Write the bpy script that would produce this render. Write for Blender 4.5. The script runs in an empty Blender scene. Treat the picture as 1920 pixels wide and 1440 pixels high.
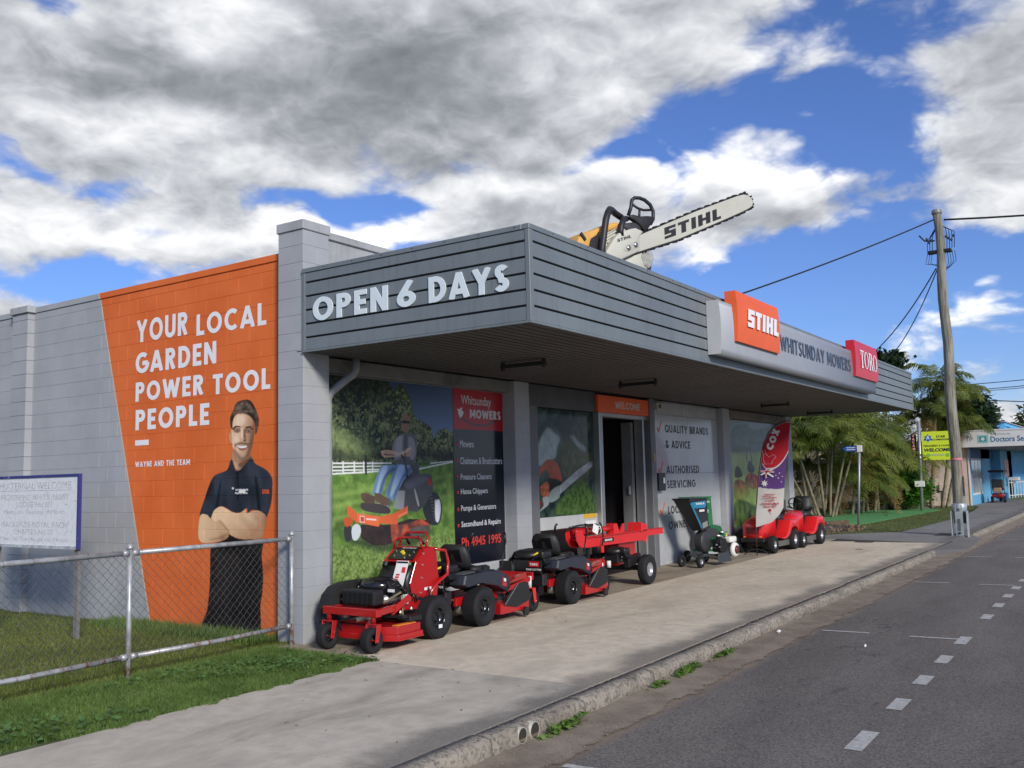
import bpy, bmesh, math, random
import numpy as np
from mathutils import Vector, Matrix, Quaternion
R = math.radians
PI = math.pi
random.seed(7)
rng = np.random.default_rng(7)
SC = bpy.context.scene
COL = SC.collection
D = bpy.data
V = Vector

# ------------------------------------------------------------------ camera
cam_d = D.cameras.new('camera')
cam = D.objects.new('camera', cam_d); COL.objects.link(cam)
cam_d.sensor_width = 36.0
cam_d.sensor_fit = 'HORIZONTAL'
cam_d.lens = 36.0 * 1745.6 / 1920.0
cam_d.clip_start = 0.05
cam_d.clip_end = 3000
_yaw, _pit, _rol = 0.590936, 0.100840, -0.023788
_fw = V((math.cos(_pit)*math.cos(_yaw), math.cos(_pit)*math.sin(_yaw), math.sin(_pit)))
_r = V((math.sin(_yaw), -math.cos(_yaw), 0)); _u = _r.cross(_fw)
_r2 = _r*math.cos(_rol) + _u*math.sin(_rol); _u2 = _u*math.cos(_rol) - _r*math.sin(_rol)
cam.matrix_world = Matrix(((_r2.x, _u2.x, -_fw.x, -7.2136), (_r2.y, _u2.y, -_fw.y, -7.6206),
                           (_r2.z, _u2.z, -_fw.z, 1.7264), (0, 0, 0, 1)))
SC.camera = cam

# ------------------------------------------------------------------ light, exposure
SUN_DIR = V((-0.47, -0.77, 0.44)).normalized()          # towards the sun
SUN_EL = math.asin(SUN_DIR.z)
SUN_AZ = math.atan2(SUN_DIR.x, SUN_DIR.y)               # clockwise from +Y
sd = D.lights.new('sun', 'SUN'); sun = D.objects.new('sun', sd); COL.objects.link(sun)
sd.energy = 2.4; sd.angle = R(11); sd.color = (1.0, 0.93, 0.82)
sun.rotation_euler = SUN_DIR.to_track_quat('Z', 'Y').to_euler()
SC.view_settings.view_transform = 'Standard'
SC.view_settings.look = 'None'
SC.view_settings.exposure = 0.58
SC.view_settings.gamma = 1.0
SC.view_settings.use_curve_mapping = False

# ------------------------------------------------------------------ node helpers
class NT:
    def __init__(s, tree): s.t = tree; s.n = tree.nodes; s.l = tree.links
    def new(s, typ, **kw):
        n = s.n.new(typ)
        for k, v in kw.items(): setattr(n, k, v)
        return n
    def set(s, sock, v):
        if isinstance(v, bpy.types.NodeSocket): s.l.new(v, sock)
        elif v is not None:
            if sock.type == 'RGBA' and hasattr(v, '__len__') and len(v) == 3: v = (*v, 1)
            sock.default_value = v
    def math(s, op, a, b=None, c=None, clamp=False):
        n = s.new('ShaderNodeMath', operation=op, use_clamp=clamp)
        s.set(n.inputs[0], a)
        if b is not None: s.set(n.inputs[1], b)
        if c is not None: s.set(n.inputs[2], c)
        return n.outputs[0]
    def vmath(s, op, a, b=None, scale=None):
        n = s.new('ShaderNodeVectorMath', operation=op)
        s.set(n.inputs[0], a)
        if b is not None: s.set(n.inputs[1], b)
        if scale is not None: s.set(n.inputs['Scale'], scale)
        return n.outputs['Value'] if op in ('LENGTH', 'DOT_PRODUCT', 'DISTANCE') else n.outputs[0]
    def noise(s, vec, scale, detail=4, rough=.55, dist=0, dim='3D'):
        n = s.new('ShaderNodeTexNoise', noise_dimensions=dim)
        s.set(n.inputs['Vector'], vec); s.set(n.inputs['Scale'], scale)
        n.inputs['Detail'].default_value = detail; n.inputs['Roughness'].default_value = rough
        n.inputs['Distortion'].default_value = dist
        return n.outputs[0]
    def new_noise_color(s, vec, scale):
        n = s.new('ShaderNodeTexNoise'); s.set(n.inputs['Vector'], vec); n.inputs['Scale'].default_value = scale; n.inputs['Detail'].default_value = 3
        return s.vmath('SUBTRACT', n.outputs[1], (.5, .5, .5))
    def ramp(s, f, a, b, lo=0., hi=1., smooth=True):
        n = s.new('ShaderNodeMapRange'); n.clamp = True
        if smooth: n.interpolation_type = 'SMOOTHSTEP'
        s.set(n.inputs['Value'], f)
        for i, v in zip((1, 2, 3, 4), (a, b, lo, hi)): s.set(n.inputs[i], v)
        return n.outputs[0]
    def mix(s, f, a, b, mode='MIX'):
        n = s.new('ShaderNodeMix', data_type='RGBA', blend_type=mode)
        s.set(n.inputs[0], f); s.set(n.inputs[6], a); s.set(n.inputs[7], b)
        return n.outputs[2]
    def comb(s, x, y, z):
        n = s.new('ShaderNodeCombineXYZ')
        for i, v in enumerate((x, y, z)): s.set(n.inputs[i], v)
        return n.outputs[0]
    def sep(s, v):
        n = s.new('ShaderNodeSeparateXYZ'); s.set(n.inputs[0], v); return n.outputs

# ------------------------------------------------------------------ sky
SKY_BLUE = 0.075
world = D.worlds.new('World'); SC.world = world; world.use_nodes = True
SKYD = [(0.794, 0.448, 0.668, 0.189, 0.4), (0.468, 0.457, 0.358, 0.138, 0.3), (1.009, 0.383, 0.259, 0.132, 0.22), (0.905, 0.323, 0.338, 0.097, 0.2), (0.306, 0.284, 0.251, 0.086, 0.36), (0.587, 0.277, 0.214, 0.086, 0.3), (1.05, 0.239, 0.195, 0.063, 0.3), (0.839, 0.242, 0.153, 0.046, 0.26), (0.941, 0.279, 0.095, 0.029, 0.1), (0.099, 0.343, 0.134, 0.115, 0.22), (0.091, 0.268, 0.131, 0.057, 0.22), (0.156, 0.136, 0.15, 0.029, 0.26), (0.367, 0.213, 0.041, 0.026, 0.3), (0.738, 0.254, 0.077, 0.02, 0.34), (0.143, 0.044, 0.172, 0.017, 0.3), (0.817, 0.839, 2.573, 0.401, 0.2), (1.071, 0.169, 0.116, 0.026, 0.2), (0.259, 0.356, 0.043, 0.029, 0.2), (0.369, 0.359, 0.104, 0.029, -0.22), (0.274, 0.371, 0.111, 0.046, -0.3), (0.213, 0.337, 0.109, 0.08, -0.36), (0.156, 0.293, 0.078, 0.063, -0.26), (0.474, 0.332, 0.085, 0.023, -0.22), (0.254, 0.174, 0.326, 0.069, -0.3), (0.19, 0.216, 0.246, 0.04, -0.2), (1.075, 0.311, 0.072, 0.029, -0.22), (0.997, 0.29, 0.066, 0.02, -0.18), (0.956, 0.257, 0.065, 0.026, -0.16), (0.817, 0.28, 0.072, 0.023, -0.22), (0.703, 0.283, 0.09, 0.026, -0.26), (0.966, 0.188, 0.152, 0.034, -0.1), (1.055, 0.445, 0.083, 0.029, -0.35), (0.879, 0.477, 0.052, 0.017, -0.25), (0.137, 0.412, 0.106, 0.04, -0.16), (0.916, 0.371, 0.031, 0.014, -0.2)]
SKYL = [(0.89, 0.446, 0.121, 0.057, 0.34), (0.522, 0.46, 0.166, 0.069, 0.22), (0.994, 0.358, 0.147, 0.046, 0.34), (0.288, 0.311, 0.199, 0.052, 0.36), (0.416, 0.328, 0.121, 0.052, 0.3), (0.619, 0.407, 0.287, 0.132, -0.1), (0.766, 0.384, 0.185, 0.092, -0.12), (1.068, 0.398, 0.155, 0.069, 0.05), (0.851, 0.316, 0.157, 0.034, 0.16), (1.04, 0.245, 0.154, 0.046, 0.34), (0.839, 0.247, 0.154, 0.034, 0.3), (0.488, 0.402, 0.093, 0.046, 0.2), (0.592, 0.31, 0.181, 0.046, 0.3), (0.37, 0.213, 0.07, 0.034, 0.42), (0.146, 0.143, 0.174, 0.029, 0.4), (0.325, 0.245, 0.248, 0.04, -0.05), (0.1, 0.338, 0.158, 0.103, 0.0), (0.738, 0.255, 0.118, 0.034, 0.42), (0.091, 0.268, 0.119, 0.046, 0.2), (0.336, 0.444, 0.165, 0.069, 0.1)]
def build_sky():
    world.node_tree.nodes.clear(); T = NT(world.node_tree)
    geo = T.new('ShaderNodeTexCoord'); d = T.vmath('NORMALIZE', geo.outputs['Generated'])
    sx, sy, sz = T.sep(d)
    az = T.math('ARCTAN2', sy, sx); el = T.math('ARCSINE', sz)
    zz = T.math('ADD', T.math('MAXIMUM', sz, 0.0), 0.42)
    pl = T.comb(T.math('DIVIDE', sx, zz), T.math('DIVIDE', sy, zz), T.math('MULTIPLY', el, 1.2))
    ae = T.comb(az, el, 0)
    sky = T.new('ShaderNodeTexSky', sky_type='NISHITA'); sky.sun_disc = False
    sky.sun_elevation = SUN_EL; sky.sun_rotation = SUN_AZ
    sky.air_density = 1.0; sky.dust_density = 0.4; sky.ozone_density = 3.0
    blue = T.mix(1.0, sky.outputs[0], (0.66, 0.80, 1.22, 1), 'MULTIPLY')
    # where clouds are thicker and where they catch the light: a small map of azimuth and elevation
    W_, H_ = 1024, 256; A_, E_ = np.meshgrid(np.linspace(-PI, PI, W_), np.linspace(-.1, 1.5, H_))
    def field(lst):
        f = np.zeros((H_, W_), np.float32)
        for (a, e, ra, re, w) in lst:
            k = np.clip(1-np.hypot((A_-a)/ra, (E_-e)/re), 0, 1); f += w*k*k*(3-2*k)
        return f
    px = np.zeros((H_, W_, 4), np.float32); px[..., 0] = .5+.5*field(SKYD); px[..., 1] = .5+.5*field(SKYL); px[..., 3] = 1
    im = D.images.new('cloud_cover', W_, H_); im.colorspace_settings.name = 'Non-Color'; im.pixels.foreach_set(np.clip(px, 0, 1).ravel()); im.update(); im.pack()
    nc = T.new_noise_color(pl, 4.5)
    base = T.vmath('ADD', ae, T.vmath('SCALE', nc, scale=.13))
    bx_, by_, _b = T.sep(base)
    tx = T.new('ShaderNodeTexImage'); tx.image = im; tx.extension = 'EXTEND'
    T.set(tx.inputs[0], T.comb(T.ramp(bx_, -PI, PI, 0, 1, False), T.ramp(by_, -.1, 1.5, 0, 1, False), 0))
    cr, cg, _c = T.sep(tx.outputs[0])
    db = T.math('MULTIPLY_ADD', cr, 2.0, -1.0); lb = T.math('MULTIPLY_ADD', cg, 2.0, -1.0)
    def fb(vec):
        n1 = T.noise(vec, 3.0, 8, .55)
        vo = T.new('ShaderNodeTexVoronoi', feature='F1')
        wv = T.vmath('ADD', vec, T.vmath('SCALE', nc2, scale=.11))
        T.set(vo.inputs['Vector'], wv); vo.inputs['Scale'].default_value = 8.0; vo.inputs['Detail'].default_value = 3; vo.inputs['Roughness'].default_value = .55; vo.inputs['Lacunarity'].default_value = 2.3
        puff = T.math('SUBTRACT', .62, vo.outputs['Distance'])
        return T.math('ADD', T.math('MULTIPLY_ADD', puff, .22, n1), .03)
    nc2 = T.new_noise_color(pl, 7.5)
    sh = V((-0.030, -0.022, 0.036))
    n0 = fb(pl); n1 = fb(T.vmath('ADD', pl, tuple(sh)))
    dens = T.math('ADD', T.math('SUBTRACT', n0, .50), db)
    alpha = T.ramp(dens, -.10, .15)
    thick = T.ramp(dens, .04, .50)
    relief = T.math('MULTIPLY', T.math('SUBTRACT', n0, n1), 1.0)
    lum = T.math('ADD', T.math('ADD', T.math('SUBTRACT', .47, T.math('MULTIPLY', thick, .16)), relief), lb)
    lum = T.ramp(lum, .0, 1.1, .22, .98)
    t = T.ramp(lum, .25, .9, 0, 1, False)
    tint = T.mix(t, (0.90, 0.955, 1.06, 1), (1.0, 0.995, 0.985, 1))
    cl = T.vmath('SCALE', tint, scale=T.math('POWER', lum, 1.25))
    hz = T.ramp(sz, 0.0, .10, .55, 0.0)
    bs = T.new('ShaderNodeBackground'); T.set(bs.inputs[0], blue); bs.inputs[1].default_value = SKY_BLUE
    bc = T.new('ShaderNodeBackground'); T.set(bc.inputs[0], cl); bc.inputs[1].default_value = 1.0
    bh = T.new('ShaderNodeBackground'); T.set(bh.inputs[0], (.62, .74, .92, 1)); bh.inputs[1].default_value = 0.8
    m0 = T.new('ShaderNodeMixShader'); T.set(m0.inputs[0], hz); T.l.new(bs.outputs[0], m0.inputs[1]); T.l.new(bh.outputs[0], m0.inputs[2])
    m = T.new('ShaderNodeMixShader'); T.set(m.inputs[0], alpha); T.l.new(m0.outputs[0], m.inputs[1]); T.l.new(bc.outputs[0], m.inputs[2])
    o = T.new('ShaderNodeOutputWorld'); T.l.new(m.outputs[0], o.inputs[0])
build_sky()
world.cycles.sampling_method = 'MANUAL'; world.cycles.sample_map_resolution = 512

# ------------------------------------------------------------------ materials
MATS = {}
def mat(name, col, rough=.6, metal=0., var=.12, vs=3., bump=0., bs=60., spec=.5, dirt=0., dirtcol=(.12, .10, .08), emit=None, coat=0., fine=0., streak=0.):
    if name in MATS: return MATS[name]
    m = D.materials.new(name); m.use_nodes = True; T = NT(m.node_tree)
    b = m.node_tree.nodes['Principled BSDF']
    pos = T.new('ShaderNodeNewGeometry').outputs['Position']
    c = None
    if var > 0:
        n = T.noise(pos, vs, 6, .6)
        lo = tuple(x*(1-var) for x in col); hi = tuple(min(1, x*(1+var)) for x in col)
        c = T.mix(T.ramp(n, .3, .7), (*lo, 1), (*hi, 1))
    else:
        c = (*col, 1)
    if fine > 0:
        n = T.noise(pos, bs*2, 3, .7)
        c = T.mix(T.ramp(n, .35, .65), c, T.vmath('SCALE', c if isinstance(c, bpy.types.NodeSocket) else (col[0], col[1], col[2]), scale=1-fine))
    if dirt > 0:
        n = T.noise(pos, vs*.6, 8, .65); n2 = T.noise(pos, vs*5, 5, .6)
        f = T.ramp(T.math('MULTIPLY_ADD', n2, .4, n), .72, .95, 0, dirt)
        c = T.mix(f, c, (*dirtcol, 1))
    if streak > 0:
        n = T.noise(T.vmath('MULTIPLY', pos, (7, 7, .7)), 2.2, 6, .65); c = T.mix(T.ramp(n, .48, .72, 0, streak), c, (*(x*.5 for x in col), 1)); c = T.mix(T.ramp(n, .42, .30, 0, streak*.5), c, (*(min(1, x*1.35) for x in col), 1))
    T.set(b.inputs['Base Color'], c)
    b.inputs['Roughness'].default_value = rough; b.inputs['Metallic'].default_value = metal
    b.inputs['Specular IOR Level'].default_value = spec
    if coat: b.inputs['Coat Weight'].default_value = coat; b.inputs['Coat Roughness'].default_value = .08
    if bump > 0:
        bn = T.new('ShaderNodeBump'); bn.inputs['Strength'].default_value = min(1, bump*2); bn.inputs['Distance'].default_value = .004
        T.set(bn.inputs['Height'], T.noise(pos, bs, 5, .65)); T.l.new(bn.outputs[0], b.inputs['Normal'])
    if emit: T.set(b.inputs['Emission Color'], (*emit[:3], 1)); b.inputs['Emission Strength'].default_value = emit[3]
    MATS[name] = m
    return m

# ------------------------------------------------------------------ mesh builder
ORG = {}
def tag(o, label=None, cat=None, group=None, kind=None):
    if label: o['label'] = label
    if cat: o['category'] = cat
    if group: o['group'] = group
    if kind: o['kind'] = kind
    return o
def thing(name, loc, label, cat, group=None, rz=0.):
    o = D.objects.new(name, None); COL.objects.link(o); o.empty_display_size = .1
    o.location = loc; o.rotation_euler = (0, 0, rz); ORG[o.name] = V((0, 0, 0)) if rz is None else V(loc)
    tag(o, label, cat, group); o['_'] = 0; del o['_']
    return o
class MB:
    def __init__(s): s.v = []; s.f = []; s.mi = []; s.cur = 0
    def add(s, vs, fs):
        k = len(s.v); s.v += [tuple(p) for p in vs]; s.f += [tuple(i+k for i in f) for f in fs]; s.mi += [s.cur]*len(fs); return s
    def box(s, x0, x1, y0, y1, z0, z1):
        x0, x1 = min(x0, x1), max(x0, x1); y0, y1 = min(y0, y1), max(y0, y1); z0, z1 = min(z0, z1), max(z0, z1)
        return s.add([(x0, y0, z0), (x1, y0, z0), (x1, y1, z0), (x0, y1, z0), (x0, y0, z1), (x1, y0, z1), (x1, y1, z1), (x0, y1, z1)],
                     [(0, 3, 2, 1), (4, 5, 6, 7), (0, 1, 5, 4), (1, 2, 6, 5), (2, 3, 7, 6), (3, 0, 4, 7)])
    def cbox(s, c, sz, M=None):
        h = V(sz)/2; pts = [V((a*h.x, b*h.y, d*h.z)) for d in (-1, 1) for a, b in ((-1, -1), (1, -1), (1, 1), (-1, 1))]
        if M is not None: pts = [M @ p for p in pts]
        pts = [p+V(c) for p in pts]
        return s.add(pts, [(0, 3, 2, 1), (4, 5, 6, 7), (0, 1, 5, 4), (1, 2, 6, 5), (2, 3, 7, 6), (3, 0, 4, 7)])
    def bar(s, a, b, w, h, up=(0, 0, 1)):
        a = V(a); b = V(b); d = (b-a); L = d.length; d.normalize(); u = V(up)
        sd = d.cross(u)
        if sd.length < 1e-4: sd = d.cross(V((1, 0, 0)))
        sd.normalize(); u = sd.cross(d)
        pts = [p + sd*(i*w/2) + u*(j*h/2) for p in (a, b) for i, j in ((-1, -1), (1, -1), (1, 1), (-1, 1))]
        return s.add(pts, [(0, 1, 2, 3), (7, 6, 5, 4), (0, 4, 5, 1), (1, 5, 6, 2), (2, 6, 7, 3), (3, 7, 4, 0)])
    def tube(s, pts, r, n=8, closed=False, caps=True):
        pts = [V(p) for p in pts]; N = len(pts); rings = []
        rs = r if hasattr(r, '__len__') else [r]*N
        up = None
        for i, p in enumerate(pts):
            if closed: t = pts[(i+1) % N]-pts[i-1]
            else: t = pts[min(i+1, N-1)]-pts[max(i-1, 0)]
            t.normalize()
            if up is None:
                up = V((0, 0, 1)) if abs(t.z) < .9 else V((1, 0, 0))
            up = up - t*up.dot(t)
            if up.length < 1e-5: up = t.orthogonal()
            up.normalize(); sd = t.cross(up)
            rings.append([p + (up*math.cos(2*PI*k/n) + sd*math.sin(2*PI*k/n))*rs[i] for k in range(n)])
        return s.loft(rings, closed=closed, caps=caps)
    def loft(s, rings, closed=False, caps=True):
        n = len(rings[0]); vs = [p for r_ in rings for p in r_]; fs = []; N = len(rings)
        for i in range(N if closed else N-1):
            a = i*n; b = ((i+1) % N)*n
            for k in range(n): fs.append((a+k, a+(k+1) % n, b+(k+1) % n, b+k))
        if caps and not closed:
            fs.append(tuple(reversed(range(n)))); fs.append(tuple((N-1)*n+k for k in range(n)))
        return s.add(vs, fs)
    def cyl(s, a, b, r0, r1=None, n=16, caps=True):
        return s.lathe(a, V(b)-V(a), [(r0, 0), (r0 if r1 is None else r1, (V(b)-V(a)).length)], n, caps)
    def lathe(s, o, ax, prof, n=20, caps=True):
        ax = V(ax).normalized(); e1 = ax.orthogonal().normalized()
        if abs(ax.z) < .5: e1 = V((0, 0, 1)) - ax*ax.z; e1.normalize()
        e2 = ax.cross(e1); o = V(o)
        rings = [[o + ax*h + (e1*math.cos(2*PI*k/n)+e2*math.sin(2*PI*k/n))*max(r_, 1e-4) for k in range(n)] for r_, h in prof]
        return s.loft(rings, caps=caps)
    def prism(s, poly, ext):
        ext = V(ext); n = len(poly); a = [V(p) for p in poly]; b = [p+ext for p in a]
        return s.add(a+b, [tuple(reversed(range(n))), tuple(range(n, 2*n))] + [(i, (i+1) % n, n+(i+1) % n, n+i) for i in range(n)])
    def quad(s, *p): return s.add(p, [tuple(range(len(p)))])
    def sph(s, c, r, n=10, m=7, sc=(1, 1, 1)):
        prof = [(r*math.sin(PI*i/m), -r*math.cos(PI*i/m)) for i in range(m+1)]; k = len(s.v)
        s.lathe((0, 0, 0), (0, 0, 1), prof, n, False)
        for i in range(k, len(s.v)):
            x, y, z = s.v[i]; s.v[i] = (c[0]+x*sc[0], c[1]+y*sc[1], c[2]+z*sc[2])
        return s
    def build(s, name, m, parent=None, bevel=0., smooth=False, kind=None, label=None, off=None, recalc=True, seg=1):
        me = D.meshes.new(name)
        o3 = ORG.get(parent.name, V((0, 0, 0))) if (parent is not None and off is None) else V(off or (0, 0, 0))
        vs = [(x-o3.x, y-o3.y, z-o3.z) for x, y, z in s.v]
        me.from_pydata(vs, [], s.f); me.update()
        ms = m if isinstance(m, (list, tuple)) else [m]
        for q in ms: me.materials.append(q)
        if len(ms) > 1: me.polygons.foreach_set('material_index', s.mi)
        if recalc or bevel:
            bm = bmesh.new(); bm.from_mesh(me)
            if bevel: bmesh.ops.remove_doubles(bm, verts=bm.verts, dist=1e-5)
            bmesh.ops.recalc_face_normals(bm, faces=bm.faces)
            if bevel:
                es = [e for e in bm.edges if len(e.link_faces) == 2 and e.calc_face_angle(0) > R(32)]
                bmesh.ops.bevel(bm, geom=es, offset=bevel, segments=seg, profile=.5, affect='EDGES', clamp_overlap=True)
            bm.to_mesh(me); bm.free()
        if smooth: me.shade_smooth_by_angle(R(smooth if smooth is not True else 40)) if hasattr(me, 'shade_smooth_by_angle') else me.polygons.foreach_set('use_smooth', [True]*len(me.polygons))
        o = D.objects.new(name, me); COL.objects.link(o)
        if parent is not None: o.parent = parent; ORG[o.name] = o3
        else: ORG[o.name] = V((0, 0, 0))
        if kind: o['kind'] = kind
        if label: o['label'] = label
        return o
def local(root): ORG[root.name] = V((0, 0, 0)); return root
def copy_tree(o, parent=None):
    c = o.copy(); COL.objects.link(c); c.parent = parent; ORG[c.name] = ORG.get(o.name, V((0, 0, 0))).copy()
    for ch in list(o.children): copy_tree(ch, c)
    return c

# ------------------------------------------------------------------ lettering
def arc(cx, cy, rx, ry, a0, a1, n=14):
    return [(cx+rx*math.cos(R(a0+(a1-a0)*i/n)), cy+ry*math.sin(R(a0+(a1-a0)*i/n))) for i in range(n+1)]
def glyph(ch, t):
    h = t/2; y1 = 1-h
    G = {
     'A': (.80, [[(h*.9, 0), (.4, 1.0)], [(.8-h*.9, 0), (.4, 1.0)], [(.2, .27), (.6, .27)]]),
     'B': (.60, [[(h, 0), (h, 1)], [(h, y1)]+arc(.34, .75, .18, .25-h, 90, -90, 8)+[(h, .5)], [(h, .5)]+arc(.35, .26, .25-h*.3, .26-h, 90, -90, 8)+[(h, h)]]),
     'C': (.72, [arc(.43, .5, .43-h, .5-h, 48, 312, 18)]),
     'D': (.70, [[(h, 0), (h, 1)], [(h, y1)]+arc(.28, .5, .42-h, .5-h, 90, -90, 12)+[(h, h)]]),
     'E': (.50, [[(h, 0), (h, 1)], [(h, y1), (.5, y1)], [(h, .5), (.45, .5)], [(h, h), (.5, h)]]),
     'F': (.50, [[(h, 0), (h, 1)], [(h, y1), (.5, y1)], [(h, .5), (.45, .5)]]),
     'G': (.78, [arc(.44, .5, .44-h, .5-h, 48, 360, 20), [(.44, .5-h*.2), (.78, .5-h*.2)]]),
     'H': (.66, [[(h, 0), (h, 1)], [(.66-h, 0), (.66-h, 1)], [(h, .5), (.66-h, .5)]]),
     'I': (t, [[(h, 0), (h, 1)]]),
     'L': (.46, [[(h, 0), (h, 1)], [(h, h), (.46, h)]]),
     'M': (.86, [[(h, 0), (h, 1)], [(.86-h, 0), (.86-h, 1)], [(h, .97), (.43, .25)], [(.86-h, .97), (.43, .25)]]),
     'N': (.68, [[(h, 0), (h, 1)], [(.68-h, 0), (.68-h, 1)], [(h, .96), (.68-h, .04)]]),
     'O': (.86, [arc(.43, .5, .43-h, .5-h, 0, 360, 28)]),
     'P': (.58, [[(h, 0), (h, 1)], [(h, y1)]+arc(.32, .70, .26-h, .30-h, 90, -90, 10)+[(h, .40+h)]]),
     'Q': (.86, [arc(.43, .5, .43-h, .5-h, 0, 360, 28), [(.5, .3), (.78, .02)]]),
     'R': (.62, [[(h, 0), (h, 1)], [(h, y1)]+arc(.32, .72, .26-h, .28-h, 90, -90, 10)+[(h, .44+h)], [(.3, .46), (.62-h*1.1, 0)]]),
     'S': (.54, [arc(.28, .74, .25-h, .26-h, 25, 270, 12)[:-1]+arc(.27, .27, .27-h, .27-h, 90, -155, 12)]),
     '$': (.58, [[(.58, y1), (h, y1), (h, .5), (.58-h, .5), (.58-h, h), (0, h)]]),
     'T': (.58, [[(0, y1), (.58, y1)], [(.29, 0), (.29, 1)]]),
     'U': (.66, [[(h, 1)]+arc(.33, .33, .33-h, .33-h, 180, 360, 12)+[(.66-h, 1)]]),
     'V': (.76, [[(h*.9, 1), (.38, 0)], [(.76-h*.9, 1), (.38, 0)]]),
     'W': (1.08, [[(h*.9, 1), (.31, .02)], [(.54, .92), (.31, .02)], [(.54, .92), (.77, .02)], [(1.08-h*.9, 1), (.77, .02)]]),
     'X': (.74, [[(h*.9, 0), (.74-h*.9, 1)], [(h*.9, 1), (.74-h*.9, 0)]]),
     'Y': (.72, [[(h*.9, 1), (.36, .45)], [(.72-h*.9, 1), (.36, .45)], [(.36, 0), (.36, .5)]]),
     'Z': (.6, [[(0, y1), (.6, y1)], [(.54, .97), (.06, .03)], [(0, h), (.6, h)]]),
     '6': (.66, [arc(.33, .32, .33-h, .32-h, 0, 360, 24), [(.5, 1.04), (h*1.15, .42)]]),
     '&': (.74, [arc(.32, .76, .19-h*.4, .24-h, -40, 220, 12)+[(.62, .03)], arc(.32, .27, .32-h, .27-h, 120, 330, 12)+[(.66, .45)]]),
     '-': (.4, [[(0, .45), (.4, .45)]]), '.': (t, [[(h, 0), (h, t)]]), ' ': (.30, []),
    }
    return G[ch]
def clip_y(poly, lo, hi):
    for val, sgn in ((lo, 1), (hi, -1)):
        out = []
        for i in range(len(poly)):
            a, b = poly[i-1], poly[i]; ia = (a[1]-val)*sgn >= 0; ib = (b[1]-val)*sgn >= 0
            if ia != ib:
                k = (val-a[1])/(b[1]-a[1]); out.append((a[0]+(b[0]-a[0])*k, val))
            if ib: out.append(b)
        poly = out
        if len(poly) < 3: return []
    return poly
def stroke_quads(pts, t):
    n = len(pts); L = []; Rr = []
    closed = n > 3 and abs(pts[0][0]-pts[-1][0]) < 1e-6 and abs(pts[0][1]-pts[-1][1]) < 1e-6
    for i in range(n):
        def dr(a, b):
            x, y = pts[b][0]-pts[a][0], pts[b][1]-pts[a][1]; l = math.hypot(x, y) or 1; return x/l, y/l
        if closed and i in (0, n-1): d0 = dr(n-2, n-1); d1 = dr(0, 1)
        else: d0 = dr(max(i-1, 0), max(i, 1)) if i > 0 else dr(0, 1); d1 = dr(i, i+1) if i < n-1 else d0
        m = (-(d0[1]+d1[1]), d0[0]+d1[0]); l = math.hypot(*m) or 1; m = (m[0]/l, m[1]/l)
        k = t/2/max(.45, (m[0]*-d1[1]+m[1]*d1[0]))
        L.append((pts[i][0]+m[0]*k, pts[i][1]+m[1]*k)); Rr.append((pts[i][0]-m[0]*k, pts[i][1]-m[1]*k))
    return [[Rr[i], Rr[i+1], L[i+1], L[i]] for i in range(n-1)]
def stroke_text(txt, t=.2, gap=.13):
    polys = []; x = 0
    for ch in txt:
        w, st = glyph(ch, t)
        for j, s_ in enumerate(st):
            ov = 1.0 if ch != '6' else 1.05
            for q in stroke_quads(s_, t):
                q = clip_y(q, 0, ov)
                if q: polys.append(([(px+x, py) for px, py in q], j))
        x += w+gap
    return polys, x-gap
def text_mesh(txt, o, u, v, width, height, m, parent, depth=0., t=.2, gap=.13, name='lettering', shear=0.):
    """geometric capitals laid on a plane: o lower-left corner, u reading direction, v up"""
    polys, w = stroke_text(txt, t, gap); u = V(u).normalized(); v = V(v).normalized(); nrm = u.cross(v).normalized()
    mb = MB(); o = V(o)
    for q, j in polys:
        pts = [o + u*((x+shear*y)/w*width) + v*(y*height) for x, y in q]
        off = nrm*(depth + .0004*j)
        if depth > 0: mb.prism([p + nrm*.0 for p in pts], off)
        else: mb.quad(*[p+off for p in pts])
    return mb.build(name, m, parent, recalc=False)
def font_text(txt, o, u, v, width, height, m, parent, name='lettering', weight=0., shear=0., align='L', depth=0.):
    cu = D.curves.new('tmp', 'FONT'); cu.body = txt; cu.size = 1; cu.offset = weight; cu.resolution_u = 3
    cu.align_x = 'CENTER' if align == 'C' else 'LEFT'; cu.shear = shear
    to = D.objects.new('tmp', cu); COL.objects.link(to)
    me = D.meshes.new_from_object(to, depsgraph=bpy.context.evaluated_depsgraph_get())
    D.objects.remove(to); D.curves.remove(cu)
    n = len(me.vertices); co = np.zeros(n*3); me.vertices.foreach_get('co', co); co = co.reshape(-1, 3)
    mn = co.min(0); mx = co.max(0); sc = (mx-mn); u = V(u).normalized(); v = V(v).normalized(); nrm = u.cross(v)
    org = V(o) - (ORG.get(parent.name, V((0, 0, 0))) if parent is not None else V((0, 0, 0)))
    a = (co[:, 0]-mn[0])/max(sc[0], 1e-6)*width; b = (co[:, 1]-mn[1])/max(sc[1], 1e-6)*height
    P = np.array(org)[None] + a[:, None]*np.array(u)[None] + b[:, None]*np.array(v)[None] + np.array(nrm)[None]*depth
    me.vertices.foreach_set('co', P.ravel()); me.update(); me.materials.clear(); me.materials.append(m)
    ob = D.objects.new(name, me); COL.objects.link(ob)
    if parent is not None: ob.parent = parent; ORG[ob.name] = ORG.get(parent.name, V((0, 0, 0)))
    return ob
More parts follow.
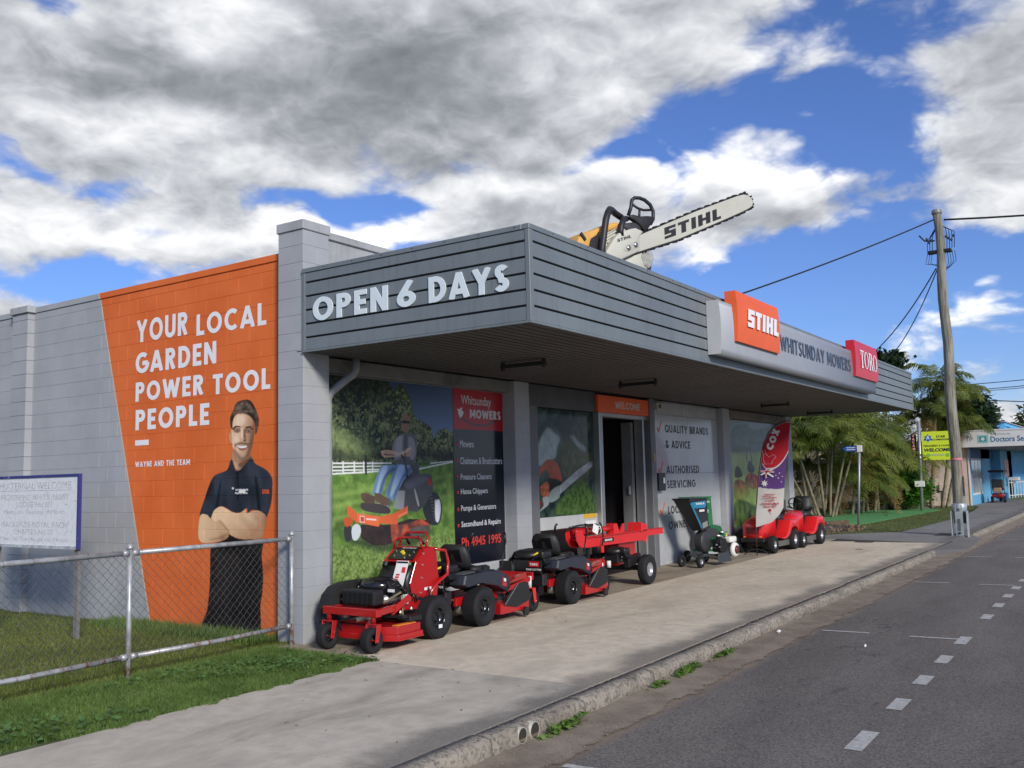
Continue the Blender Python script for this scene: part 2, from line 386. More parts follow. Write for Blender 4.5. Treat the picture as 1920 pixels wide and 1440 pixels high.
# ------------------------------------------------------------------ printed pictures, painted in numpy
def vnoise(w, h, cells, seed, octaves=4):
    r_ = np.random.default_rng(seed); out = np.zeros((h, w), np.float32); amp = 1; tot = 0
    for o in range(octaves):
        c = cells*2**o; gw = max(2, int(c*w/max(w, h))+2); gh = max(2, int(c*h/max(w, h))+2)
        g = r_.random((gh, gw)).astype(np.float32)
        xs = np.linspace(0, gw-1.001, w); ys = np.linspace(0, gh-1.001, h); xi = xs.astype(int); yi = ys.astype(int)
        fx = xs-xi; fy = ys-yi; fx = fx*fx*(3-2*fx); fy = fy*fy*(3-2*fy)
        a = g[yi][:, xi]*(1-fx)+g[yi][:, xi+1]*fx; b = g[yi+1][:, xi]*(1-fx)+g[yi+1][:, xi+1]*fx
        out += amp*(a*(1-fy[:, None])+b*fy[:, None]); tot += amp; amp *= .55
    return out/tot
class Canvas:
    def __init__(s, x0, x1, z0, z1, ppm, col=(.5, .5, .5), alpha=1.):
        s.x0, s.x1, s.z0, s.z1 = x0, x1, z0, z1
        s.w = int((x1-x0)*ppm); s.h = int((z1-z0)*ppm); s.ppm = ppm
        s.px = np.zeros((s.h, s.w, 4), np.float32); s.px[..., :3] = col; s.px[..., 3] = alpha
        s.X, s.Z = np.meshgrid(x0+(np.arange(s.w)+.5)/ppm, z0+(np.arange(s.h)+.5)/ppm)
    def smooth(s, pts, n=4):
        P = np.array(pts, float); N = len(P); out = []
        for i in range(N):
            p0, p1, p2, p3 = P[i-1], P[i], P[(i+1) % N], P[(i+2) % N]
            for k in range(n):
                t = k/n; out.append(.5*((2*p1)+(-p0+p2)*t+(2*p0-5*p1+4*p2-p3)*t*t+(-p0+3*p1-3*p2+p3)*t**3))
        return out
    def mask(s, pts, curve=True, soft=0):
        if curve: pts = s.smooth(pts)
        P = np.array(pts, float); m = np.zeros((s.h, s.w), bool); X, Z = s.X, s.Z
        for i in range(len(P)):
            (xa, za), (xb, zb) = P[i-1], P[i]
            if za == zb: continue
            c = ((Z >= min(za, zb)) & (Z < max(za, zb)))
            m ^= c & (X < xa+(Z-za)*(xb-xa)/(zb-za))
        m = m.astype(np.float32)
        k = max(1, int(soft*s.ppm))
        for _ in range(2):
            for axx in (0, 1):
                if k > 1:
                    cs = np.cumsum(np.pad(m, [(k+1, k) if a == axx else (0, 0) for a in (0, 1)], mode='edge'), axis=axx, dtype=np.float64)
                    m = ((np.take(cs, range(2*k+1, cs.shape[axx]), axx)-np.take(cs, range(0, cs.shape[axx]-2*k-1), axx))/(2*k+1)).astype(np.float32)
                    if m.shape != (s.h, s.w): m = m[:s.h, :s.w]
                else: m = (m+np.roll(m, 1, axx))/2
        return m
    def fill(s, pts, col, curve=True, soft=0, nz=0, cells=30, seed=1, a=1., col2=None, grad=None, within=None):
        m = s.mask(pts, curve, soft)*a if pts is not None else np.full((s.h, s.w), a, np.float32)
        if within is not None: m = m*within
        c = np.broadcast_to(np.array(col, np.float32), (s.h, s.w, 3)).copy()
        if col2 is not None:
            if grad is not None:
                (xa, za), (xb, zb) = grad; d = np.array([xb-xa, zb-za]); t = ((s.X-xa)*d[0]+(s.Z-za)*d[1])/(d@d)
            else: t = np.clip((vnoise(s.w, s.h, cells, seed)-.35)/.3, 0, 1)
            t = np.clip(t, 0, 1)[..., None]; c = c*(1-t)+np.array(col2, np.float32)*t
        if nz: c *= (1+nz*(vnoise(s.w, s.h, cells, seed+5, 5)-.5)*2)[..., None]
        s.px[..., :3] = s.px[..., :3]*(1-m[..., None])+np.clip(c, 0, 1)*m[..., None]
        s.px[..., 3] = np.maximum(s.px[..., 3], m)
        return m
    def image(s, name):
        im = D.images.new(name, s.w, s.h, alpha=True, float_buffer=False)
        p = s.px.copy(); p[..., :3] = np.where(p[..., :3] <= .0031308, p[..., :3]*12.92, 1.055*np.power(np.maximum(p[..., :3], 1e-6), 1/2.4)-.055)
        im.pixels.foreach_set(np.clip(p, 0, 1).ravel()); im.update(); im.pack()
        return im
def print_mat(name, cv, rough=.25, swap=False, coat=.0):
    """a print stuck flat on a wall: mapped by world x (or y) and z"""
    m = D.materials.new(name); m.use_nodes = True; T = NT(m.node_tree); b = m.node_tree.nodes['Principled BSDF']
    X, Y, Z = T.sep(T.new('ShaderNodeNewGeometry').outputs['Position'])
    uv = T.comb(T.ramp(Y if swap else X, cv.x0, cv.x1, 0, 1, False), T.ramp(Z, cv.z0, cv.z1, 0, 1, False), 0)
    t = T.new('ShaderNodeTexImage'); t.image = cv.image(name); t.extension = 'EXTEND'; T.set(t.inputs[0], uv)
    T.set(b.inputs['Base Color'], t.outputs[0]); b.inputs['Roughness'].default_value = rough; b.inputs['Specular IOR Level'].default_value = .14
    return m
MAN_A={
 'hair':[(1.287,2.364),(1.325,2.403),(1.339,2.49),(1.317,2.551),(1.271,2.61),(1.253,2.658),(1.198,2.698),(1.116,2.711),(1.024,2.711),(0.952,2.676),(0.898,2.612),(0.853,2.536),(0.829,2.451),(0.852,2.343),(0.892,2.297),(0.906,2.419),(0.96,2.494),(1.06,2.542),(1.169,2.555),(1.243,2.534),(1.279,2.487),(1.294,2.414)],
 'face':[(1.315,2.366),(1.298,2.451),(1.27,2.517),(1.188,2.556),(1.06,2.548),(0.96,2.494),(0.914,2.419),(0.905,2.322),(0.922,2.226),(0.957,2.119),(1.011,2.037),(1.092,1.991),(1.155,1.993),(1.22,2.031),(1.266,2.106),(1.295,2.18),(1.307,2.267)],
 'ear':[(1.349,2.33),(1.324,2.335),(1.305,2.218),(1.329,2.219),(1.348,2.269)],
 'neck':[(1.294,2.119),(1.22,2.019),(1.091,1.985),(0.984,2.06),(0.957,2.011),(1.091,1.918),(1.2,1.885),(1.246,1.916),(1.298,1.942),(1.303,2.046)],
 'beard':[(1.304,2.169),(1.257,2.118),(1.201,2.049),(1.11,2.016),(1.02,2.049),(0.949,2.155),(0.939,2.107),(1.011,2.031),(1.091,1.967),(1.164,1.971),(1.229,2.019),(1.279,2.094)],
 'browl':[(1.288,2.383),(1.242,2.411),(1.168,2.405),(1.146,2.388),(1.223,2.396),(1.278,2.37)],
 'browr':[(1.058,2.387),(0.986,2.396),(0.932,2.365),(0.923,2.347),(0.986,2.377),(1.055,2.375)],
 'eyel':[(1.25,2.356),(1.214,2.367),(1.171,2.353),(1.213,2.344)],
 'eyer':[(1.049,2.341),(1.004,2.351),(0.964,2.337),(1.004,2.329)],
 'nose':[(1.148,2.248),(1.113,2.356),(1.094,2.355),(1.066,2.244),(1.102,2.224),(1.148,2.236)],
 'nosesh':[(1.094,2.355),(1.067,2.36),(1.048,2.244),(1.084,2.223),(1.097,2.258)],
 'mouth':[(1.225,2.184),(1.148,2.175),(1.012,2.172),(1.056,2.129),(1.12,2.118),(1.184,2.14)],
 'teeth':[(1.206,2.178),(1.148,2.171),(1.035,2.168),(1.066,2.147),(1.129,2.145),(1.184,2.157)],
 'shirt':[(1.303,2.021),(1.246,1.916),(1.209,1.885),(1.127,1.907),(0.957,2.023),(0.894,1.961),(0.735,1.897),(0.656,1.848),(0.604,1.776),(0.599,1.682),(0.612,1.53),(0.655,1.413),(0.701,1.331),(0.733,1.372),(0.838,1.413),(0.944,1.425),(1.015,1.389),(1.033,1.449),(1.141,1.395),(1.269,1.401),(1.399,1.45),(1.493,1.468),(1.605,1.425),(1.68,1.327),(1.777,1.37),(1.884,1.357),(1.818,1.512),(1.724,1.698),(1.649,1.808),(1.573,1.85),(1.404,1.889),(1.348,1.949)],
 'collarl':[(1.303,2.021),(1.348,1.943),(1.237,1.873),(1.2,1.885),(1.255,1.916)],
 'badge':[(1.162,1.668),(1.049,1.659),(1.067,1.617),(1.179,1.628)],
 'button':[(1.294,1.69),(1.272,1.692),(1.257,1.677),(1.275,1.665),(1.294,1.673)],
}
MAN_B={
 'armback':[(1.863,1.366),(1.741,1.367),(1.675,1.325),(1.501,1.284),(1.35,1.146),(1.392,1.091),(1.498,1.061),(1.693,1.037),(1.847,1.041),(1.904,1.11),(1.905,1.224)],
 'armfront':[(1.664,1.339),(1.611,1.423),(1.492,1.468),(1.375,1.437),(1.269,1.398),(1.143,1.396),(1.051,1.437),(1.03,1.389),(0.918,1.42),(0.817,1.416),(0.717,1.369),(0.693,1.302),(0.736,1.195),(0.776,1.101),(0.997,1.09),(1.161,1.094),(1.308,1.133),(1.393,1.187),(1.501,1.284),(1.566,1.29),(1.653,1.318)],
 'handsh':[(1.555,1.304),(1.48,1.298),(1.329,1.174),(1.372,1.174),(1.501,1.263)],
 'wrinkle':[(1.693,1.086),(1.52,1.116),(1.372,1.16),(1.35,1.144),(1.499,1.089),(1.671,1.069)],
 'torso':[(1.371,1.146),(1.161,1.094),(0.776,1.101),(0.775,0.914),(0.754,0.755),(0.753,0.569),(0.772,0.436),(0.792,0.356),(0.781,0.093),(0.79,0.027),(1.152,0.041),(1.788,0.044),(1.725,0.249),(1.686,0.528),(1.678,0.751),(1.659,1.002),(1.477,1.061)],
 'boots':[(1.789,0.106),(1.36,0.067),(0.781,0.093),(0.79,0.013),(1.152,0.027),(1.798,0.037)],
}
RID={
 'trees':[(0.596,2.959),(1.719,3.007),(1.759,2.839),(1.862,2.96),(1.947,2.851),(2.106,2.687),(2.118,2.552),(2.329,2.482),(2.482,2.389),(2.526,2.271),(2.639,2.373),(2.835,2.419),(2.95,2.382),(2.938,1.956),(0.59,1.955)],
 'treelight':[(0.629,2.369),(0.811,2.34),(1.062,2.24),(1.27,2.172),(1.402,2.101),(1.19,2.045),(0.809,2.077),(0.627,2.161)],
 'sky':[(1.719,3.007),(2.967,3.007),(2.95,2.402),(2.802,2.418),(2.608,2.372),(2.526,2.271),(2.451,2.427),(2.148,2.553),(2.063,2.762),(1.919,2.926),(1.804,2.956),(1.759,2.849)],
 'grass':[(0.59,1.826),(1.453,1.864),(2.938,1.956),(2.942,0.358),(0.583,0.601)],
 'rail1':[(0.626,1.955),(1.674,1.955),(1.674,1.937),(0.626,1.934)],
 'rail2':[(0.626,1.912),(1.674,1.918),(1.673,1.903),(0.626,1.891)],
 'rail3':[(0.626,1.869),(1.673,1.881),(1.673,1.868),(0.626,1.848)],
 'rail4':[(2.194,1.878),(2.928,1.972),(2.928,1.956),(2.194,1.859)],
 'rail5':[(2.44,1.951),(2.928,1.98),(2.928,1.97),(2.44,1.936)],
 'path':[(0.625,1.831),(1.187,1.847),(1.673,1.862),(1.673,1.849),(1.187,1.826),(0.625,1.811)],
 'trunk':[(1.184,2.045),(1.221,2.045),(1.218,1.804),(1.187,1.805)],
 'head':[(1.877,2.523),(1.913,2.572),(1.986,2.575),(2.041,2.529),(2.036,2.452),(1.996,2.355),(1.923,2.349),(1.88,2.39),(1.867,2.465)],
 'glasses':[(1.882,2.489),(2.028,2.486),(2.022,2.456),(1.887,2.458)],
 'shirt':[(1.707,2.216),(1.821,2.294),(1.952,2.335),(2.084,2.329),(2.172,2.273),(2.169,2.109),(2.136,1.955),(1.988,1.917),(1.758,1.936),(1.677,2.104)],
 'arms':[(1.483,2.102),(1.593,2.112),(1.846,2.087),(2.051,2.165),(2.109,2.108),(2.019,2.031),(1.788,2.03),(1.537,2.014),(1.483,2.047)],
 'grips':[(1.538,2.08),(1.621,2.081),(1.732,2.067),(1.732,2.045),(1.537,2.047)],
 'lever':[(1.789,2.086),(1.903,2.031),(1.981,1.842),(1.979,1.766),(1.944,1.766),(1.93,1.917),(1.874,2.012)],
 'legl':[(1.481,1.918),(1.73,1.927),(1.757,1.862),(1.588,1.789),(1.476,1.554),(1.302,1.568),(1.384,1.773)],
 'legr':[(1.758,1.936),(2.017,1.927),(2.074,1.841),(1.897,1.729),(1.81,1.619),(1.694,1.465),(1.544,1.552),(1.643,1.733)],
 'shoel':[(1.112,1.582),(1.184,1.589),(1.368,1.539),(1.354,1.458),(1.209,1.454),(1.119,1.511)],
 'shoer':[(1.347,1.584),(1.449,1.573),(1.625,1.494),(1.624,1.421),(1.528,1.416),(1.367,1.485)],
 'pad':[(1.144,1.475),(1.556,1.424),(1.637,1.329),(1.446,1.328),(1.143,1.386)],
 'padw':[(1.126,1.475),(1.501,1.435),(1.609,1.339),(1.637,1.338),(1.583,1.423),(1.394,1.457)],
 'seat':[(1.898,1.767),(2.077,1.955),(2.211,1.936),(2.208,1.801),(2.375,1.815),(2.467,1.779),(2.494,1.583),(2.305,1.396),(2.153,1.316),(1.891,1.355),(1.781,1.601)],
 'pod':[(1.767,1.601),(1.924,1.597),(1.891,1.355),(1.693,1.382)],
 'tyre':[(2.323,1.53),(2.431,1.569),(2.556,1.553),(2.654,1.442),(2.669,1.284),(2.609,1.149),(2.483,1.127),(2.361,1.182),(2.273,1.339)],
 'rim':[(2.536,1.407),(2.585,1.464),(2.632,1.442),(2.645,1.324),(2.61,1.189),(2.562,1.162),(2.526,1.232)],
 'podlogo':[(2.38,1.741),(2.451,1.744),(2.458,1.652),(2.396,1.65)],
 'deck':[(0.874,1.441),(0.916,1.439),(1.041,1.346),(1.445,1.292),(1.692,1.317),(1.966,1.399),(1.965,1.305),(1.775,1.249),(1.774,1.175),(1.444,1.211),(1.417,1.168),(1.04,1.241),(0.873,1.345)],
 'deckplate':[(1.041,1.346),(1.445,1.292),(1.422,1.173),(1.04,1.25)],
 'fenderl':[(0.823,1.296),(0.927,1.308),(0.964,1.237),(0.852,1.199)],
 'wheell':[(0.827,1.201),(0.889,1.223),(0.951,1.185),(0.955,1.081),(0.912,1.028),(0.851,1.036),(0.822,1.107)],
 'riml':[(0.956,1.185),(1.027,1.225),(1.09,1.195),(1.107,1.124),(1.05,1.04),(0.98,1.036),(0.95,1.098)],
 'under':[(1.103,1.212),(1.662,1.181),(2.004,1.238),(2.423,1.198),(2.419,1.063),(1.884,0.984),(1.548,0.934),(1.308,0.951),(1.101,1.054)],
 'deckred':[(1.634,1.183),(1.887,1.169),(2.241,1.226),(2.421,1.14),(2.42,1.082),(2.119,1.1),(1.885,1.039),(1.659,0.962)],
 'shadow':[(0.802,1.074),(1.101,1.054),(1.659,0.962),(2.297,1.07),(2.482,1.079),(2.114,0.893),(1.547,0.862),(1.05,0.97)],
}
GLS={
 'white':[(5.153,2.276),(5.423,2.511),(5.596,2.455),(5.801,2.35),(5.701,2.193),(5.633,2.037),(5.366,1.975),(5.134,1.899),(5.116,2.095)],
 'white2':[(6.113,2.421),(6.239,2.408),(6.394,2.315),(6.649,2.205),(6.612,2.139),(6.45,2.17),(6.264,2.296)],
 'palm':[(5.573,2.578),(5.886,2.779),(6.251,2.602),(6.116,2.469),(5.957,2.401),(5.719,2.505)],
 'orange':[(5.086,1.78),(5.278,1.944),(5.425,2.005),(5.688,1.944),(5.825,1.695),(5.762,1.649),(5.494,1.654),(5.414,1.792),(5.301,1.838),(5.154,1.734),(5.132,1.585)],
 'orange2':[(5.175,1.584),(5.378,1.656),(5.431,1.548),(5.365,1.399),(5.251,1.402),(5.17,1.494)],
 'engine':[(5.41,1.701),(5.762,1.665),(5.757,1.572),(5.457,1.502)],
 'bar':[(5.758,1.587),(6.299,1.816),(6.768,1.977),(6.861,1.96),(6.847,1.894),(6.489,1.75),(6.032,1.566),(5.75,1.448)],
 'bar2':[(5.442,1.487),(5.758,1.587),(5.749,1.433),(5.686,1.373),(5.433,1.328)],
 'bar3':[(5.222,1.403),(5.409,1.412),(5.388,1.292),(5.099,1.191),(5.244,1.282)],
 'olive':[(5.952,2.322),(6.515,2.171),(6.942,2.043),(6.924,1.779),(6.482,1.637),(5.918,1.725),(5.814,2.038)],
 'green':[(5.613,1.131),(5.744,1.341),(6.222,1.594),(6.483,1.653),(6.932,1.383),(6.914,1.113)],
 'red3':[(5.079,1.348),(5.178,1.36),(5.159,1.271),(5.089,1.273)],
}
P3={
 'sky':[(13.456,2.916),(17.757,3.044),(17.624,2.261),(13.366,2.217)],
 'trees':[(13.419,2.627),(13.749,2.83),(14.546,2.885),(15.025,2.756),(15.908,2.842),(17.727,2.867),(17.678,2.579),(15.342,2.589),(14.508,2.613),(13.948,2.585),(13.48,2.519)],
 'trunk':[(14.815,2.75),(14.941,2.754),(14.941,2.465),(14.733,2.461)],
 'shad1':[(13.531,2.328),(14.474,2.371),(14.791,2.289),(14.134,2.225),(13.516,2.219)],
 'shad2':[(14.65,2.459),(15.679,2.508),(15.668,2.434),(14.724,2.403)],
 'm1a':[(13.657,1.85),(13.851,1.863),(13.995,1.779),(14.054,1.64),(13.588,1.618)],
 'm1b':[(13.536,1.51),(13.965,1.558),(14.341,1.413),(14.478,1.241),(14.139,1.112),(13.52,1.104)],
 'm2a':[(14.5,1.974),(14.707,1.989),(14.925,1.773),(14.709,1.718),(14.432,1.777)],
 'm2b':[(14.288,1.609),(14.627,1.719),(15.195,1.598),(15.208,1.395),(14.817,1.318),(14.261,1.414)],
 'h2':[(14.398,2.285),(14.463,2.285),(14.459,1.974),(14.395,1.974)],
 'h3':[(14.663,2.259),(14.72,2.26),(14.787,1.974),(14.729,1.974)],
 'h4':[(14.382,2.284),(14.707,2.283),(14.703,2.254),(14.378,2.256)],
 'bush':[(13.555,1.076),(14.29,1.051),(15.089,0.881),(15.955,0.818),(16.862,0.66),(16.807,0.329),(13.515,0.497)],
}
MAN_F={
 'cheekhi':[(1.277,2.278),(1.222,2.3),(1.176,2.249),(1.203,2.201),(1.268,2.216)],
 'forehi':[(1.261,2.486),(1.187,2.531),(1.096,2.532),(1.095,2.441),(1.242,2.43)],
 'nosehi':[(1.135,2.357),(1.113,2.362),(1.108,2.258),(1.134,2.247)],
 'nosetip':[(1.163,2.255),(1.112,2.265),(1.066,2.244),(1.084,2.223),(1.148,2.226)],
 'nostril':[(1.094,2.246),(1.057,2.244),(1.053,2.222),(1.093,2.221)],
 'eyesockl':[(1.278,2.382),(1.168,2.383),(1.149,2.346),(1.204,2.33),(1.269,2.345)],
 'eyesockr':[(1.062,2.372),(0.932,2.359),(0.932,2.317),(1.004,2.314),(1.062,2.335)],
 'eyewl':[(1.245,2.357),(1.212,2.363),(1.177,2.353),(1.212,2.346)],
 'eyewr':[(1.04,2.34),(1.004,2.347),(0.968,2.337),(1.004,2.33)],
 'pupl':[(1.219,2.361),(1.201,2.36),(1.2,2.347),(1.219,2.348)],
 'pupr':[(1.013,2.345),(0.993,2.344),(0.993,2.331),(1.013,2.332)],
 'rshade':[(0.915,2.431),(0.905,2.31),(0.922,2.202),(0.966,2.107),(1.02,2.037),(1.056,2.062),(1.011,2.157),(0.985,2.253),(0.959,2.324),(0.941,2.42)],
 'jawsh':[(1.285,2.143),(1.22,2.055),(1.128,2.004),(1.038,2.025),(0.984,2.108),(1.011,2.085),(1.092,2.051),(1.183,2.085),(1.248,2.142)],
 'stache':[(1.203,2.214),(1.13,2.22),(1.039,2.207),(1.012,2.176),(1.129,2.186),(1.221,2.187)],
 'smilel':[(1.243,2.215),(1.225,2.19),(1.239,2.154),(1.258,2.179)],
 'smiler':[(1.006,2.206),(0.985,2.174),(0.999,2.139),(1.017,2.158)],
 'chinhi':[(1.174,2.084),(1.11,2.088),(1.092,2.051),(1.147,2.041)],
 'hair1':[(1.243,2.608),(1.189,2.667),(1.097,2.685),(1.133,2.614),(1.206,2.569)],
 'hair2':[(1.061,2.683),(0.97,2.64),(0.915,2.564),(0.987,2.556),(1.042,2.621)],
 'hair3':[(1.206,2.557),(1.133,2.602),(1.024,2.583),(1.06,2.554)],
 'neckhi':[(1.275,2.008),(1.219,1.97),(1.2,1.909),(1.246,1.934)],
 'neckshr':[(1.182,1.969),(0.984,2.036),(0.966,2.011),(1.073,1.93),(1.145,1.92)],
}
SKIN = (.62, .38, .23); SKIN2 = (.40, .21, .11)
def paint_man():
    c = Canvas(.45, 2.1, -.05, 2.8, 240, (.0, .0, .0), 0.)
    A, B = MAN_A, MAN_B
    blk = (.012, .016, .022)
    c.fill(A['neck'], (.46, .27, .16), col2=(.25, .13, .07), grad=((1.2, 2.0), (1.0, 1.95)))
    c.fill(A['ear'], (.60, .36, .22))
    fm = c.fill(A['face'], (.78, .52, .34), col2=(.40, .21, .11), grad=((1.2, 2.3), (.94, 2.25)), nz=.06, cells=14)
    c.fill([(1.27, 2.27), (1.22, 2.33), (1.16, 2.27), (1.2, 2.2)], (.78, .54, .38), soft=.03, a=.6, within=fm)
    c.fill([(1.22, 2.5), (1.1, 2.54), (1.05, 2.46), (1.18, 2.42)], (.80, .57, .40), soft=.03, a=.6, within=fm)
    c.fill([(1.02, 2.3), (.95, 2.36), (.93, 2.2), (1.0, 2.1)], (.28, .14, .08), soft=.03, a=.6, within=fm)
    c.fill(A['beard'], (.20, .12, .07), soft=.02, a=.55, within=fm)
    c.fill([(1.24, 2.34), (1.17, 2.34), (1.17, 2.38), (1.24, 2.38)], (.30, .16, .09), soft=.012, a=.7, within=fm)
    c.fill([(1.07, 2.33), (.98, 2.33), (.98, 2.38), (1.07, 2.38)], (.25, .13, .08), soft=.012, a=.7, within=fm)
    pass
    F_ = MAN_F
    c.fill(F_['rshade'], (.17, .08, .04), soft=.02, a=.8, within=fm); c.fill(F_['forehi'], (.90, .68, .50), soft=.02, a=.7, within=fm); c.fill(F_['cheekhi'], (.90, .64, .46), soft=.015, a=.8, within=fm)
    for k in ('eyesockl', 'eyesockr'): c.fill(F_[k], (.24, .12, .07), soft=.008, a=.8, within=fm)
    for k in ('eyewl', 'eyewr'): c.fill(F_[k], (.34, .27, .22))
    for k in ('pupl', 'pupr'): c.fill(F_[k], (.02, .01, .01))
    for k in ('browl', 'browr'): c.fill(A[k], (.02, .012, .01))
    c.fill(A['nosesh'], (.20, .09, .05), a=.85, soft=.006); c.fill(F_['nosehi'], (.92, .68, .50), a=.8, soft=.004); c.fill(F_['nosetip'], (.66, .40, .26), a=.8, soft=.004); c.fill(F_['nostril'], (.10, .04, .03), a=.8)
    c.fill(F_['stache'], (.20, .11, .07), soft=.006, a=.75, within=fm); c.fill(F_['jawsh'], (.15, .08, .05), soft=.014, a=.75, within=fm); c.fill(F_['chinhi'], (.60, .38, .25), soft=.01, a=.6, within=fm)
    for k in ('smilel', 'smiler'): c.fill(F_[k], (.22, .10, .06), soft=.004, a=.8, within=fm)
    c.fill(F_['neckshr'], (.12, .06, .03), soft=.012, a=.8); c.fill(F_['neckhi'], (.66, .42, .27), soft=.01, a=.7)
    c.fill(A['mouth'], (.35, .12, .09)); c.fill(A['teeth'], (.88, .85, .80))
    c.fill(A['hair'], (.035, .022, .015), col2=(.13, .08, .055), cells=26, seed=4, nz=.3)
    for k in ('hair1', 'hair2', 'hair3'): c.fill(MAN_F[k], (.20, .14, .10), soft=.01, a=.55, nz=1.2, cells=70, seed=6)
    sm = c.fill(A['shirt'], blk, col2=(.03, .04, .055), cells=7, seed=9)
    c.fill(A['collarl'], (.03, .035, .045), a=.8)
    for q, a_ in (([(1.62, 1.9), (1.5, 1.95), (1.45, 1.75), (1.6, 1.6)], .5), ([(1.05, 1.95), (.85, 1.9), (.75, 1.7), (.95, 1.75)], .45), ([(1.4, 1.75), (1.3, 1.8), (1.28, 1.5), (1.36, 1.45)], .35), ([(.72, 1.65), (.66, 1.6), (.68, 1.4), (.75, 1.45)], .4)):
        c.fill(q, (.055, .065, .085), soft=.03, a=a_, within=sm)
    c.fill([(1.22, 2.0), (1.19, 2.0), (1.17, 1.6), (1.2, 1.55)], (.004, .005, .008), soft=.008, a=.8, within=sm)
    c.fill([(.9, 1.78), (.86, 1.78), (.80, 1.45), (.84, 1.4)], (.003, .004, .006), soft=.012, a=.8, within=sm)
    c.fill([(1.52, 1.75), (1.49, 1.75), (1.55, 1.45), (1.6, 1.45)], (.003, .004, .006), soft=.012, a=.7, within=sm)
    c.fill(B['torso'], (.008, .007, .007), col2=(.022, .018, .017), cells=9, seed=3)
    c.fill(B['boots'], (.05, .05, .05), soft=.03, a=.6)
    am = c.fill(B['armback'], (.78, .52, .31), col2=(.50, .28, .15), grad=((1.8, 1.3), (1.2, 1.15)))
    c.fill(B['wrinkle'], (.28, .13, .07), soft=.012, a=.6, within=am)
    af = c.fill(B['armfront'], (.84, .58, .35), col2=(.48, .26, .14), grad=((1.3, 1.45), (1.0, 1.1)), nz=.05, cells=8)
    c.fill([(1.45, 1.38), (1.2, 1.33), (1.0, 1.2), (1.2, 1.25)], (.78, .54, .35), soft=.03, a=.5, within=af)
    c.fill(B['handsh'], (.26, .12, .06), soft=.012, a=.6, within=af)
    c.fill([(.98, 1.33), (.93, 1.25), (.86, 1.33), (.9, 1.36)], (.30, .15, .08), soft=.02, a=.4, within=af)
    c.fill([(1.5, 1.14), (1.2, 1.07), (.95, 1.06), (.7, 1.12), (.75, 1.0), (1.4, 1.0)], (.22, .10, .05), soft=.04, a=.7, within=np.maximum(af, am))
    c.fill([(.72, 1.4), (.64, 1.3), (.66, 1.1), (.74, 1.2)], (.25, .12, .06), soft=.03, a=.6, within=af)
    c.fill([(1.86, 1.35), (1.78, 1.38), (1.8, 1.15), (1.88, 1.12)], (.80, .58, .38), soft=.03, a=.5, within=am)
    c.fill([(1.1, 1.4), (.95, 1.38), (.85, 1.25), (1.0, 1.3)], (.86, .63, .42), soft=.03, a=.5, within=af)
    c.px[..., :3] *= (1+.10*(vnoise(c.w, c.h, 120, 77, 3)-.5))[..., None]
    c.fill(A['badge'], (.85, .80, .72), curve=False); c.fill(A['button'], (.7, .7, .7))
    return c
